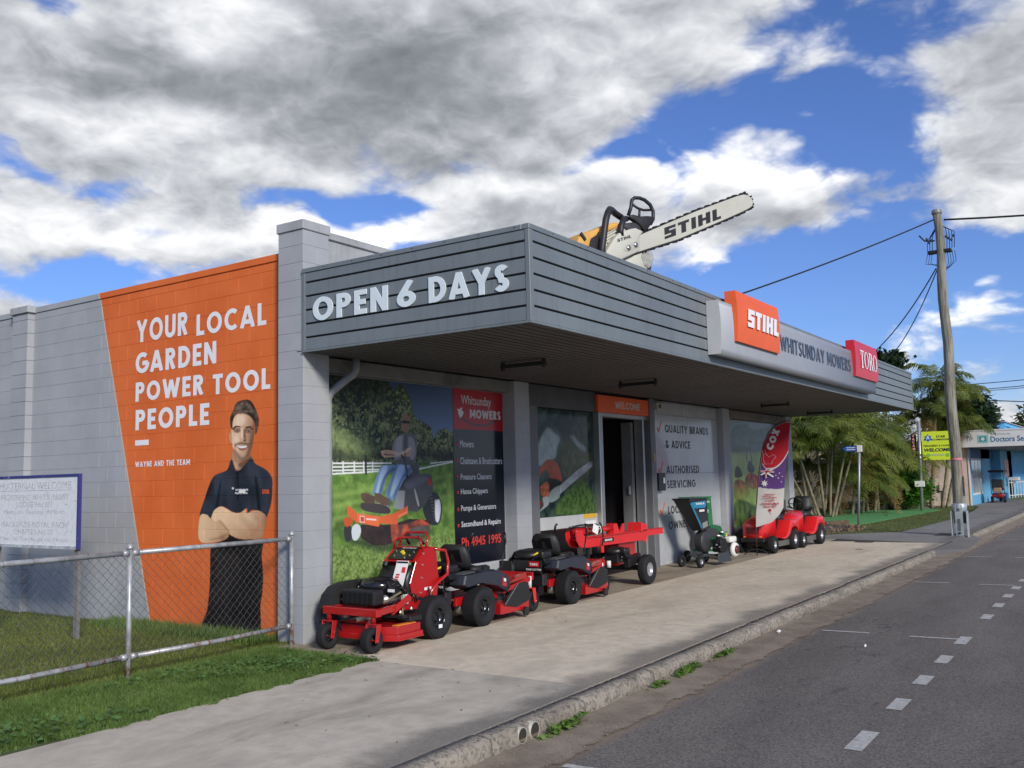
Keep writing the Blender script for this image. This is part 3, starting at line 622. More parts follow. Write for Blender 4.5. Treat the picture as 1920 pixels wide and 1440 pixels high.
def paint_rider():
    c = Canvas(.40, 2.96, .50, 3.04, 260, (.05, .10, .02)); P = RID
    c.fill(P['trees'], (.010, .022, .010), curve=False, col2=(.055, .085, .030), cells=20, seed=11, nz=.7)
    tm = c.mask(P['trees'], False)
    for sd_, ce, th, col in ((21, 30, .54, (.13, .17, .06)), (33, 55, .56, (.22, .27, .11)), (41, 18, .60, (.02, .035, .015)), (52, 80, .60, (.30, .35, .17))):
        nn = np.clip((vnoise(c.w, c.h, ce, sd_, 3)-th)/.06, 0, 1); c.fill(None, col, within=tm*nn, a=.75)
    c.fill([(.4, 1.97), (2.2, 2.0), (2.9, 1.95), (2.9, 2.12), (1.9, 2.15), (.4, 2.12)], (.006, .012, .006), soft=.04, a=.85, within=tm)
    c.fill([(.4, 2.75), (1.6, 2.7), (1.7, 3.04), (.4, 3.04)], (.006, .012, .008), curve=False, soft=.08, a=.8)
    c.fill(P['sky'], (.16, .24, .42), col2=(.05, .08, .16), grad=((2.4, 2.2), (2.2, 3.0)), nz=.1, cells=4)  # sky darkens upward: shade reflected in the gloss, painted into the print
    c.fill(P['treelight'], (.20, .27, .10), soft=.05, nz=1.0, cells=40, seed=8, a=.7)
    c.fill(P['grass'], (.17, .30, .05), curve=False, col2=(.08, .17, .02), cells=24, seed=2, nz=.5)
    c.fill([(.4, .5), (2.96, .5), (2.96, 1.0), (.4, 1.0)], (.26, .36, .10), curve=False, col2=(.08, .15, .02), cells=90, seed=12, nz=.6, a=.8, soft=.06)
    for z in (1.35, 1.5, 1.62): c.fill([(.4, z-.1), (2.9, z+.15), (2.9, z+.18), (.4, z-.05)], (.34, .48, .12), curve=False, soft=.02, a=.45)
    for k in ('rail1', 'rail2', 'rail3', 'rail4', 'rail5', 'path'): c.fill(P[k], (.75, .78, .80), curve=False)
    for x in (.50, .62, .80, .99, 1.15, 1.31): c.fill([(x, 1.835), (x+.022, 1.835), (x+.022, 1.968), (x, 1.968)], (.75, .78, .8), curve=False)
    c.fill(P['trunk'], (.02, .02, .015), curve=False)
    c.fill(P['shadow'], (.02, .04, .01), soft=.03, a=.85)
    c.fill(P['tyre'], (.025, .027, .03)); c.fill(P['rim'], (.65, .70, .76)); c.fill(P['under'], curve=False, col=(.03, .015, .012), nz=.9, cells=30)
    c.fill(P['seat'], curve=False, col=(.035, .037, .042), col2=(.09, .09, .10), cells=6); c.fill(P['pod'], curve=False, col=(.30, .31, .33), col2=(.12, .12, .13), grad=((1.9, 1.35), (2.1, 1.2)))
    c.fill(P['podlogo'], (.5, .03, .03), curve=False)
    c.fill(P['legl'], curve=False, col=(.16, .28, .48), nz=.2, cells=14); c.fill(P['legr'], curve=False, col=(.20, .33, .55), nz=.25, cells=14, seed=3)
    c.fill([(1.62, 1.7), (1.66, 1.5), (1.6, 1.35), (1.58, 1.55)], (.08, .15, .3), soft=.02, a=.5)
    c.fill(P['shirt'], curve=False, col=(.26, .26, .28), col2=(.13, .13, .15), cells=10, seed=6); c.fill(P['arms'], curve=False, col=SKIN, col2=SKIN2, cells=8)
    c.fill(P['grips'], (.02, .02, .02)); c.fill(P['lever'], (.02, .02, .02))
    lm_ = c.mask(P['legl'], False); rm_ = c.mask(P['legr'], False); shm = c.mask(P['shirt'], False)
    for q, col, a_, w_ in (([(1.50, 1.90), (1.60, 1.90), (1.46, 1.62), (1.38, 1.60)], (.42, .58, .82), .8, lm_), ([(1.70, 1.9), (1.74, 1.86), (1.56, 1.76), (1.47, 1.58), (1.44, 1.62), (1.54, 1.80)], (.05, .09, .19), .8, lm_),
        ([(1.80, 1.91), (1.92, 1.89), (1.74, 1.62), (1.64, 1.54)], (.44, .60, .84), .8, rm_), ([(2.02, 1.90), (2.05, 1.84), (1.88, 1.74), (1.80, 1.62), (1.70, 1.48), (1.76, 1.62), (1.90, 1.80)], (.06, .11, .22), .8, rm_), ([(1.74, 1.9), (1.78, 1.9), (1.64, 1.62), (1.58, 1.56)], (.08, .14, .27), .6, rm_),
        ([(1.78, 2.26), (1.88, 2.28), (1.86, 2.06), (1.74, 2.05)], (.40, .40, .43), .8, shm), ([(2.00, 2.28), (2.12, 2.24), (2.14, 2.05), (2.04, 2.0)], (.34, .34, .37), .8, shm), ([(1.93, 2.3), (1.96, 2.3), (1.95, 1.95), (1.91, 1.95)], (.06, .06, .07), .8, shm), ([(1.76, 2.0), (2.1, 1.98), (2.0, 1.92), (1.78, 1.94)], (.07, .07, .08), .7, shm)):
        c.fill(q, col, soft=.010, a=a_, within=w_)
    c.fill([(1.50, 2.09), (1.85, 2.08), (2.03, 2.15), (2.05, 2.13), (1.85, 2.06), (1.52, 2.07)], (.80, .56, .42), soft=.008, a=.8)
    c.fill([(1.88, 2.52), (1.93, 2.56), (1.95, 2.38), (1.90, 2.38)], (.80, .60, .48), soft=.010, a=.7)
    c.fill([(1.93, 1.70), (2.2, 1.78), (2.4, 1.76), (2.3, 1.70), (2.0, 1.62)], (.16, .17, .19), soft=.02, a=.8); c.fill([(2.1, 1.60), (2.13, 1.60), (2.2, 1.42), (2.17, 1.40)], (.45, .46, .48), soft=.006, a=.8)
    for k_ in range(9): c.fill([(2.40+.012*k_, 1.52-.04*k_), (2.47+.01*k_, 1.54-.045*k_), (2.475+.01*k_, 1.525-.045*k_), (2.405+.012*k_, 1.505-.04*k_)], (.10, .11, .12), curve=False, a=.8)
    c.fill([(2.53, 1.46), (2.60, 1.40), (2.60, 1.22), (2.54, 1.20)], (.85, .88, .92), soft=.01, a=.7); c.fill([(1.0, 1.16), (1.05, 1.16), (1.05, 1.09), (1.0, 1.09)], (.25, .05, .03), a=.9)
    c.fill(P['head'], (.55, .36, .26), col2=(.30, .17, .11), grad=((1.78, 2.4), (1.9, 2.4))); c.fill(P['glasses'], (.01, .01, .01))
    c.fill(P['padw'], (.6, .6, .6)); c.fill(P['pad'], (.05, .04, .04)); c.fill(P['shoel'], curve=False, col=(.10, .06, .04), nz=.3); c.fill(P['shoer'], curve=False, col=(.12, .075, .05), nz=.3)
    c.fill(P['deckred'], curve=False, col=(.45, .08, .03), nz=.7, cells=26, col2=(.12,.04,.03)); c.fill([(2.0,1.1),(2.35,1.14),(2.4,1.05),(2.1,1.0)], (.10,.08,.07), nz=.5); c.fill(P['wheell'], (.03, .03, .035)); c.fill(P['riml'], (.6, .66, .7)); c.fill(P['fenderl'], (.55, .08, .02))
    for k_ in range(7): c.fill([(.62+.3*k_, .62), (.66+.3*k_, .62), (.70+.3*k_, .78), (.66+.3*k_, .78)], (.32, .42, .14), soft=.01, a=.4)
    c.fill(P['deck'], (.66, .12, .03), curve=False, col2=(.42, .06, .02), grad=((1.2, 1.2), (1.2, .98))); c.fill(P['deckplate'], (.76, .15, .05), curve=False)
    c.fill([(1.09, 1.32), (1.17, 1.31), (1.17, 1.23), (1.09, 1.24)], (.80, .70, .66), curve=False, a=.9); c.fill([(1.10, 1.31), (1.16, 1.30), (1.16, 1.24), (1.10, 1.25)], (.60, .05, .04), curve=False); c.fill([(1.20, 1.285), (1.38, 1.265), (1.38, 1.245), (1.20, 1.265)], (.85, .78, .74), curve=False, a=.8)
    c.fill([(1.95, 1.40), (1.97, 1.40), (1.97, 1.31), (1.78, 1.26), (1.78, 1.29), (1.95, 1.34)], (.85, .25, .10), curve=False, a=.8)
    c.fill(None, (.30, .36, .45), a=.05)
    return c
def paint_saw_poster():
    c = Canvas(5.0, 7.1, .95, 2.9, 200, (.03, .05, .045)); P = GLS
    c.fill(None, (.015, .03, .03), col2=(.05, .09, .07), cells=12, seed=3, nz=.5)
    c.fill(P['white'], (.30, .38, .40), nz=.3, soft=.02, cells=22); c.fill(P['white2'], (.26, .34, .36), nz=.3, soft=.02)
    c.fill(P['olive'], (.10, .11, .06), col2=(.05, .06, .03), cells=16, soft=.04); c.fill(P['green'], (.04, .08, .02), col2=(.09, .17, .05), cells=40, seed=9, soft=.02)
    c.fill(P['palm'], (.01, .025, .03), soft=.02)  # palms reflected in the glass, painted into the picture with their fronds
    for k in range(26):
        a = k*.55+.3*math.sin(k*3.1); x, z = 5.95, 2.55; L = .3+.15*math.sin(k*2.7)
        e = (x+L*math.cos(a)*1.3, z+L*math.sin(a)*.8)
        c.fill([(x-.02, z), (e[0], e[1]), (x+.02, z+.03)], (.01, .025, .03), curve=False)
    c.fill(P['orange'], (.38, .07, .03), nz=.4, cells=20); c.fill(P['engine'], (.02, .02, .02)); c.fill(P['orange2'], (.42, .12, .06), nz=.8, cells=36)
    c.fill(P['red3'], (.25, .03, .03)); c.fill(P['bar3'], (.35, .38, .38)); c.fill(P['bar2'], (.26, .32, .30), nz=.3)
    c.fill(P['bar'], (.34, .37, .37), nz=.5, cells=26, curve=False)
    return c
def paint_lawn_poster():
    c = Canvas(13.0, 17.1, .40, 3.0, 130, (.25, .36, .12)); P = P3
    c.fill(None, (.24, .34, .10), col2=(.34, .44, .17), cells=7, seed=5, nz=.2)
    c.fill(P['sky'], (.16, .22, .27), curve=False, nz=.15); c.fill([(13, 2.2), (17.1, 2.3), (17.1, 2.75), (13, 2.6)], (.07, .10, .09), nz=.7, cells=24, soft=.05, a=.9)
    c.fill(P['trees'], (.05, .08, .06), nz=.5, soft=.03)
    for k in ('trunk', 'shad1', 'shad2'): c.fill(P[k], (.05, .08, .04), soft=.02, a=.9)
    for k in ('m1a', 'm2a'): c.fill(P[k], (.03, .03, .04), nz=.6, cells=40)
    for k in ('m1b', 'm2b'): c.fill(P[k], (.36, .05, .04), nz=.9, cells=40, col2=(.06, .03, .03))
    for k in ('h2', 'h3', 'h4'): c.fill(P[k], (.05, .05, .05), curve=False)
    c.fill([(13.0, .4), (17.1, .4), (17.1, 1.25), (13.0, 1.35)], (.14, .22, .05), soft=.15, nz=.5, cells=30, a=.8)
    c.fill(P['bush'], (.03, .06, .02), col2=(.08, .13, .04), cells=24, soft=.03)
    return c

# ------------------------------------------------------------------ ground, road, footpath
def strip(name, pts, z, m, parent=None, kind=None, grid=None):
    mb = MB(); mb.quad(*[(x, y, z) for x, y in pts]); return mb.build(name, m, parent, kind=kind)
def m_ground():
    m = mat('far_ground', (.075, .095, .035), .95, var=.35, vs=.35, fine=.4, bs=30); return m
g = MB().quad((-400, -400, -.17), (900, -400, -.17), (900, 900, -.17), (-400, 900, -.17)).build('ground', m_ground()); g['kind'] = 'structure'
def asphalt():
    m = D.materials.new('asphalt'); m.use_nodes = True; T = NT(m.node_tree); b = m.node_tree.nodes['Principled BSDF']
    pos = T.new('ShaderNodeNewGeometry').outputs['Position']; X, Y, Z = T.sep(pos)
    st = T.vmath('MULTIPLY', pos, (.35, 1.2, 1))
    n = T.noise(st, 1.2, 6, .6); n2 = T.noise(pos, 52, 5, .85); n3 = T.noise(pos, 34, 2, .6)
    c = T.mix(T.ramp(n, .3, .7), (.122, .108, .097, 1), (.165, .148, .133, 1))
    c = T.mix(T.ramp(n2, .40, .60), T.vmath('SCALE', c, scale=.50), T.vmath('SCALE', c, scale=1.35))
    c = T.mix(T.ramp(n3, .68, .74, 0, .7), c, (.30, .28, .25, 1))
    sc = T.noise(T.vmath('MULTIPLY', pos, (1.3, 5, 1)), 1.1, 5, .6)
    c = T.mix(T.ramp(sc, .64, .72, 0, .6), c, (.055, .050, .046, 1))
    wt = T.math('MULTIPLY', T.ramp(T.math('ABSOLUTE', T.math('ADD', Y, 7.0)), .5, .15), T.ramp(n, .3, .6, .1, .3)); c = T.mix(wt, c, (.085, .078, .072, 1))
    ck = T.new('ShaderNodeTexVoronoi', feature='DISTANCE_TO_EDGE'); T.set(ck.inputs['Vector'], T.vmath('ADD', T.vmath('MULTIPLY', pos, (.35, .6, 1)), T.vmath('SCALE', T.new_noise_color(pos, 1.8), scale=.8))); ck.inputs['Scale'].default_value = .9
    c = T.mix(T.math('MULTIPLY', T.ramp(ck.outputs['Distance'], .010, .002), T.ramp(T.noise(pos, .5, 3, .5), .50, .60, 0, .7)), c, (.035, .032, .03, 1))
    e = T.math('ADD', Y, T.math('MULTIPLY', T.math('SUBTRACT', T.noise(pos, 2.5, 6, .7), .5), .35))
    f = T.ramp(e, -4.42, -4.22)
    c = T.mix(f, c, (.24, .185, .135, 1))
    T.set(b.inputs['Base Color'], c); b.inputs['Roughness'].default_value = .92
    bn = T.new('ShaderNodeBump'); bn.inputs['Strength'].default_value = .7; bn.inputs['Distance'].default_value = .004
    T.set(bn.inputs['Height'], n2); T.l.new(bn.outputs[0], b.inputs['Normal']); return m
road = MB().quad((-60, -16, -.14), (400, -16, -.14), (400, -3.9, -.14), (-60, -3.9, -.14)).build('road', asphalt()); road['kind'] = 'structure'
# pebbles and grit in the gutter
def dirt_mat():
    m = D.materials.new('gutter_dirt'); m.use_nodes = True; T = NT(m.node_tree); b = m.node_tree.nodes['Principled BSDF']
    pos = T.new('ShaderNodeNewGeometry').outputs['Position']; X, Y, Z = T.sep(pos)
    n = T.noise(pos, 3, 8, .65); n2 = T.noise(pos, 120, 3, .8)
    c = T.mix(T.ramp(n, .3, .7), (.20, .155, .115, 1), (.33, .275, .21, 1)); c = T.mix(T.ramp(n2, .45, .6), T.vmath('SCALE', c, scale=.75), c)
    T.set(b.inputs['Base Color'], c); b.inputs['Roughness'].default_value = .97
    al = T.ramp(T.math('ADD', Y, T.math('MULTIPLY', T.math('SUBTRACT', T.noise(pos, 1.7, 7, .7), .5), .45)), -4.33, -4.27)
    tr = T.new('ShaderNodeBsdfTransparent'); mx = T.new('ShaderNodeMixShader'); T.set(mx.inputs[0], al)
    T.l.new(tr.outputs[0], mx.inputs[1]); T.l.new(b.outputs[0], mx.inputs[2]); T.l.new(mx.outputs[0], m.node_tree.nodes['Material Output'].inputs[0])
    bn = T.new('ShaderNodeBump'); bn.inputs['Strength'].default_value = .8; bn.inputs['Distance'].default_value = .01
    T.set(bn.inputs['Height'], T.math('ADD', n, T.math('MULTIPLY', n2, .3))); T.l.new(bn.outputs[0], b.inputs['Normal']); return m
DIRT = dirt_mat()
mb = MB(); nx = 160
for i in range(nx):
    xa = -12+i*.5; xb = xa+.5
    mb.quad((xa, -4.62, -.136), (xb, -4.62, -.136), (xb, -3.83, -.118), (xa, -3.83, -.118))
gs = mb.build('gutter_dirt', DIRT); gs['kind'] = 'structure'
PAINT = mat('road_paint', (.50, .50, .48), .85, var=.18, vs=25, fine=.35, bs=70, dirt=.8, dirtcol=(.12, .12, .12))
# lane dashes and parking ticks
dx = [(-0.62, -.10), (.62, 1.02), (1.62, 2.02), (2.66, 3.08), (3.80, 4.30), (5.72, 6.14), (6.86, 7.28), (7.95, 8.35), (9.0, 9.4), (10.1, 10.5), (11.2, 11.6), (12.3, 12.7), (14.6, 15.0), (16.8, 17.2), (19, 19.5), (21.5, 22), (24, 24.5), (27, 27.5)]
for a, b_ in dx:
    MB().quad((a, -5.93, -.1355), (b_, -5.93, -.1355), (b_, -5.81, -.1355), (a, -5.81, -.1355)).build('lane_dash', PAINT, road)
for x in (-6.8, -1.82, 4.1, 9.5, 14.6, 19.8, 25):
    for ya, yb in ((-4.88, -4.36), (-5.82, -5.32)):
        k = (x+7)*.000
        MB().quad((x-.035, ya, -.1345), (x+.035, ya, -.1345), (x+.0, yb, -.1345), (x-.07, yb, -.1345)).build('parking_mark', PAINT, road)
def concrete(name, base, stain, amount, vs=.9, seedoff=0., lichen=.0, side=.35):
    m = D.materials.new(name); m.use_nodes = True; T = NT(m.node_tree); b = m.node_tree.nodes['Principled BSDF']
    pos = T.vmath('ADD', T.new('ShaderNodeNewGeometry').outputs['Position'], (seedoff, seedoff*1.7, 0))
    st = T.vmath('MULTIPLY', pos, (.6, 1.3, 1)); n = T.noise(st, vs, 8, .62, .4); n2 = T.noise(pos, 45, 4, .7); n3 = T.noise(pos, 6, 6, .6)
    lo = tuple(x*.86 for x in base); hi = tuple(x*1.10 for x in base)
    c = T.mix(T.ramp(n3, .3, .7), (*lo, 1), (*hi, 1))
    c = T.mix(T.ramp(T.math('MULTIPLY_ADD', n3, .25, n), .58, .84, 0, amount), c, (*stain, 1))
    c = T.mix(T.ramp(n2, .5, .75, 0, .35), c, T.vmath('SCALE', c, scale=.72))
    if lichen:
        l = T.noise(pos, 26, 8, .75); c = T.mix(T.ramp(l, .47, .62, 0, lichen), c, (.055, .052, .046, 1))
        l2 = T.noise(pos, 60, 5, .7); c = T.mix(T.ramp(l2, .62, .7, 0, .7), c, (.48, .46, .41, 1))
    if not lichen:
        X_, Y_, Z_ = T.sep(pos); kn = T.math('ADD', Y_, T.math('MULTIPLY', T.math('SUBTRACT', T.noise(pos, 1.1, 8, .7), .5), .9)); c = T.mix(T.math('MULTIPLY', T.ramp(kn, -3.28+seedoff*1.7, -3.62+seedoff*1.7, 0, .72), T.ramp(T.noise(pos, 30, 5, .7), .25, .5, .6, 1)), c, (.105, .098, .088, 1))
    T.set(b.inputs['Base Color'], c); b.inputs['Roughness'].default_value = .93
    bn = T.new('ShaderNodeBump'); bn.inputs['Strength'].default_value = .5; bn.inputs['Distance'].default_value = .003 if not lichen else .012
    T.set(bn.inputs['Height'], T.math('ADD', n2, T.math('MULTIPLY', n3, 1.5))); T.l.new(bn.outputs[0], b.inputs['Normal']); return m
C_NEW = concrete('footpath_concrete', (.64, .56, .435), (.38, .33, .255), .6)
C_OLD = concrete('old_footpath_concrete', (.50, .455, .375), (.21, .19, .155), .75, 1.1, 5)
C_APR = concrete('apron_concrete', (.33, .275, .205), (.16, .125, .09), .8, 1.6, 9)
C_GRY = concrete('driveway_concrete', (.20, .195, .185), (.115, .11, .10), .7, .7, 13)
C_KERB = concrete('kerb_concrete', (.30, .265, .215), (.13, .115, .09), .85, 3.0, 3, .8)
def slab(name, pts, m, parent, z0=-.16, z1=0., bev=.0012):
    mb = MB(); mb.prism([(x, y, z0) for x, y in pts], (0, 0, z1-z0)); return mb.build(name, m, parent, bevel=bev)
bed = MB().quad((-14, -3.75, -.016), (17.3, -3.75, -.016), (17.3, .35, -.016), (-14, -1.3, -.016)).build('footpath_bed', mat('bed_dirt', (.025, .022, .018), .95, var=.3)); bed['kind'] = 'structure'
fp = D.objects.new('footpath', None); COL.objects.link(fp); fp['kind'] = 'structure'
J = .008
def row(x0, x1, y0a, y1a, m, cuts, z1=0.):
    xs = [x0]+cuts+[x1]
    for a, b_ in zip(xs[:-1], xs[1:]):
        slab('footpath_slab', [(a+J, y0a), (b_-J, y0a), (b_-J, y1a), (a+J, y1a)], m, fp, z1=z1)
row(-14, -2.83, -3.70, -1.31, C_OLD, [-11.5, -8.6, -5.7], .001)
row(-2.83, -.30, -3.70, -1.30, C_OLD, [], 0)
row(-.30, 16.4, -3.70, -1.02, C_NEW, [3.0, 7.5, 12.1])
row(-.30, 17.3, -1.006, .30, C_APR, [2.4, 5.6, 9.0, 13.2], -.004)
# kerb stones, worn and uneven
kb = D.objects.new('kerb', None); COL.objects.link(kb); kb['kind'] = 'structure'
x = -14.; ki = 0
kcuts = [-14, -12, -9.6, -7.2, -4.9, -3.3, -1.95, -.70, .55, 1.95, 3.35, 4.8, 6.2, 7.6, 9.1, 10.5, 11.9, 13.2, 14.25]
def kerb_stone(a, b_, z1=0., pipes=()):
    r_ = random.Random(int(a*100)); mb = MB(); n = max(6, int((b_-a)/.045)); rings = []
    for i in range(n+1):
        xx = a+.012+(b_-a-.024)*i/n; w = r_.uniform(-.007, .007); h = r_.uniform(-.008, .006); e = r_.uniform(0, .012)
        rings.append([V((xx, -3.70, -.2)), V((xx, -3.70, z1-.006+h*.3)), V((xx, -3.80+w, z1+h*.5)), V((xx, -3.858+w-e*.6, z1-.012+h)), V((xx, -3.876+w, z1-.035-e)), V((xx, -3.885+w, -.2))])
    mb.loft(rings); return mb.build('kerb_stone', C_KERB, kb, smooth=25)
for a, b_ in zip(kcuts[:-1], kcuts[1:]): kerb_stone(a, b_, random.Random(int(a*7)).uniform(-.006, .004))
# two stormwater pipes through the kerb
PVC = mat('pipe_plastic', (.34, .33, .29), .5, var=.2, vs=20); PIPE_SHADE = mat('pipe_shade', (.03, .025, .018), .9, var=0); DIRT0 = mat('pipe_silt', (.13, .10, .07), .9, var=.3, vs=20)
for x_, r_ in ((-1.62, .056), (-1.46, .060)):
    mb = MB(); mb.lathe((x_, -3.8, -.066), (0, -1, 0), [(r_-.005, 0), (r_-.005, .089), (r_, .090), (r_, 0)], 22, False); mb.build('drain_pipe', PVC, kb, smooth=True)
    MB().cyl((x_, -3.86, -.066), (x_, -3.8875, -.066), r_-.005, n=22).build('pipe_shade_disc', PIPE_SHADE, kb)  # solid dark disc; the shade inside the pipe is put into its colour
    MB().prism([(x_-r_*.6, -3.8878, -.066-r_*.72), (x_+r_*.6, -3.8878, -.066-r_*.72), (x_+r_*.85, -3.8878, -.066-r_*.35), (x_-r_*.85, -3.8878, -.066-r_*.35)], (0, -.0006, 0)).build('pipe_silt', DIRT0, kb)
# cross-over past the shop, kerb beyond the pole, verge
dv = D.objects.new('driveway', None); COL.objects.link(dv); dv['kind'] = 'structure'
slab('driveway_slab', [(16.42, -3.68), (17.32, -1.0), (17.32, .6), (17.9, .42), (18.9, -.45), (19.6, -1.1), (20.35, -1.9), (20.5, -3.66)], C_GRY, dv, z1=-.006)
MB().add([(14.27, -3.70, -.004), (16.42, -3.68, -.005), (20.0, -3.68, -.006), (20.0, -4.05, -.13), (16.5, -4.2, -.13), (14.27, -3.88, -.12), (14.27, -3.70, -.2), (20, -3.7, -.2)],
         [(0, 5, 4, 1), (1, 4, 3, 2), (0, 6, 5), (2, 3, 7)]).build('driveway_slab', C_GRY, dv)
slab('driveway_slab', [(20.52, -3.66), (20.37, -1.95), (22.8, -2.05), (27.8, -2.2), (27.8, -3.66)], C_GRY, dv, z1=-.004)
slab('driveway_slab', [(27.82, -3.66), (27.82, -2.2), (34, -1.9), (38.4, -1.55), (40, -1.12), (62, -1.12), (62, -2.75), (44, -3.66)], C_GRY, dv, z1=-.002)
for a, b_ in zip([20.1, 22.5, 25, 28, 31, 35, 40], [22.5, 25, 28, 31, 35, 40, 46]): kerb_stone(a, b_, 0)
# lawn and verges (soil sheets; the grass itself stands on them)
LAWN = mat('lawn_soil', (.085, .115, .035), .95, var=.35, vs=4, fine=.4, bs=40)
VERGE = mat('verge_turf', (.085, .115, .030), .95, var=.35, vs=1.5, fine=.45, bs=60, dirt=.5, dirtcol=(.14, .11, .06))
l_ = MB().quad((-30, -1.40, -.012), (-.30, -1.36, -.012), (-.30, .2, -.006), (.2, .2, -.006), (.2, 30, -.006), (-30, 30, -.006)).build('lawn', LAWN); l_['kind'] = 'structure'
l_ = MB().quad((17.32, .62, -.01), (17.9, .44, -.01), (18.9, -.43, -.01), (19.6, -1.08, -.01), (20.35, -1.88, -.01), (22.8, -2.03, -.01), (27.8, -2.18, -.01), (38.4, -1.53, -.01), (40, -1.1, -.01), (40, 12, -.01), (17.32, 12, -.01)).build('verge', VERGE); l_['kind'] = 'structure'
TURF = mat('artificial_turf', (.085, .30, .090), .9, var=.10, vs=2, fine=.25, bs=150)
tf = MB().prism([(24.2, -.12, -.02), (34.6, -.62, -.02), (37.8, .9, -.02), (33, 4.2, -.02), (24.0, 2.9, -.02), (23.6, 1.4, -.02)], (0, 0, .035)).build('artificial_turf', TURF); tf['kind'] = 'structure'
MULCH = mat('mulch_soil', (.11, .085, .06), .97, var=.45, vs=9, fine=.5, bs=50)
bd = MB()
for i in range(13):
    a0 = 2*PI*i/12
mu = MB().lathe((20.9, 1.35, -.03), (0, 0, 1), [(2.3, 0), (2.1, .06), (1.5, .11), (.01, .14)], 24).build('mulch_bed', MULCH, smooth=True); mu['kind'] = 'structure'
mu2 = MB().lathe((37.5, 2.4, -.03), (0, 0, 1), [(2.4, 0), (2.2, .1), (1.5, .22), (.01, .26)], 20).build('mulch_bed', MULCH, smooth=True); mu2['kind'] = 'structure'

# ------------------------------------------------------------------ the shop
def mural_mat():
    m = D.materials.new('painted_block'); m.use_nodes = True; T = NT(m.node_tree); b = m.node_tree.nodes['Principled BSDF']
    ge = T.new('ShaderNodeNewGeometry'); pos = ge.outputs['Position']; X, Y, Z = T.sep(pos)
    oi = T.new('ShaderNodeObjectInfo').outputs['Random']
    n = T.noise(pos, 1.3, 7, .6); n2 = T.noise(pos, 90, 4, .7)
    g0 = T.mix(T.ramp(n, .3, .72), (.335, .352, .375, 1), (.395, .41, .435, 1))
    g0 = T.mix(T.math('MULTIPLY', oi, .12), g0, (.27, .29, .31, 1))
    drt = T.noise(T.vmath('MULTIPLY', pos, (1, 1, .5)), 3.5, 8, .7)
    low = T.ramp(Z, .9, .0, 0, .55); g0 = T.mix(T.math('MULTIPLY', T.ramp(drt, .45, .75), low), g0, (.20, .20, .185, 1))
    og = T.mix(T.ramp(n, .3, .7), (.66, .135, .030, 1), (.74, .170, .045, 1))
    og = T.mix(T.ramp(T.noise(pos, 11, 8, .72), .70, .73, 0, T.ramp(Z, 1.0, .1, .0, .9)), og, (.80, .66, .5, 1))
    yb = T.math('MULTIPLY_ADD', Z, .2847, 2.82); dd = T.math('SUBTRACT', yb, Y)
    inx = T.math('MULTIPLY', T.math('LESS_THAN', X, .16), T.math('GREATER_THAN', X, .03))
    iny = T.math('GREATER_THAN', Y, .405)
    f = T.math('MULTIPLY', T.math('MULTIPLY', T.ramp(dd, -.006, .006), inx), iny)
    c = T.mix(f, g0, og)
    edge = T.math('MULTIPLY', T.math('MULTIPLY', T.math('LESS_THAN', T.math('ABSOLUTE', dd), .013), inx), iny)
    c = T.mix(edge, c, (.56, .47, .36, 1))
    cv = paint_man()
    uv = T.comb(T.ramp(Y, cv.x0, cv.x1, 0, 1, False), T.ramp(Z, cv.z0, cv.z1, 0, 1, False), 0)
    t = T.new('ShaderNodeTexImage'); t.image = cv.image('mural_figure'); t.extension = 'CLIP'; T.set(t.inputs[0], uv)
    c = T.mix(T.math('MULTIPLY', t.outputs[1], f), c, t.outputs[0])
    T.set(b.inputs['Base Color'], c); b.inputs['Roughness'].default_value = .62; b.inputs['Specular IOR Level'].default_value = .18
    bn = T.new('ShaderNodeBump'); bn.inputs['Strength'].default_value = .35; bn.inputs['Distance'].default_value = .002
    T.set(bn.inputs['Height'], n2); T.l.new(bn.outputs[0], b.inputs['Normal']); return m
BLK = mural_mat()
MORT = mat('mortar_grey', (.17, .18, .19), .9, var=.15, vs=8)
MORTO = D.materials.new('mortar_paint'); MORTO.use_nodes = True
shop = thing('shop_building', (0, 0, 0), 'grey painted block shop with orange mural side wall and roadside awning front', 'building')
JT = .0022
cache = {}
def block(x0, x1, y0, y1, z0, z1, parent=shop):
    """one masonry block with eased arrises; alike blocks share mesh data"""
    key = (round(x1-x0, 3), round(y1-y0, 3), round(z1-z0, 3))
    if key not in cache:
        mb = MB(); mb.box(0, key[0], 0, key[1], 0, key[2]); o = mb.build('block', BLK, parent, bevel=.0022, off=(0, 0, 0)); cache[key] = o.data
    else:
        o = D.objects.new('block', cache[key]); COL.objects.link(o); o.parent = parent
    o.location = (x0, y0, z0); ORG[o.name] = V((0, 0, 0)); return o
# backing wall (mortar), so every joint is a recess
MB().box(.1035, .30, .40, 16.0, -.1, 4.30).build('wall_core', BLK, shop)
far_blocks = MB(); nb = 0
def wall_block(*a):
    global nb
    nb += 1; block(*a)
for k in range(22):
    z0 = k*.2+JT; z1 = (k+1)*.2-JT
    if k == 21: z1 = 4.30-.0
    if k == 21: z0 = 4.2+JT
    y = .40; first = True
    off = .2 if k % 2 else .4
    while y < 5.69:
        yn = min(5.70, y+(off if first else .4)); 
        if yn > 5.55: yn = 5.70
        if yn-y > .05:
            if y > 4.1: far_blocks.box(.10, .14, y+JT/2, yn-JT/2, z0, min(z1, 4.295))
            else: wall_block(.10, .14, y+JT/2, yn-JT/2, z0, min(z1, 4.295))
        y = yn; first = False
    y = 6.12
    while y < 9.5:
        far_blocks.box(.10, .13, y+JT/2, y+.4-JT/2, z0, min(z1, 4.295)); y += .4
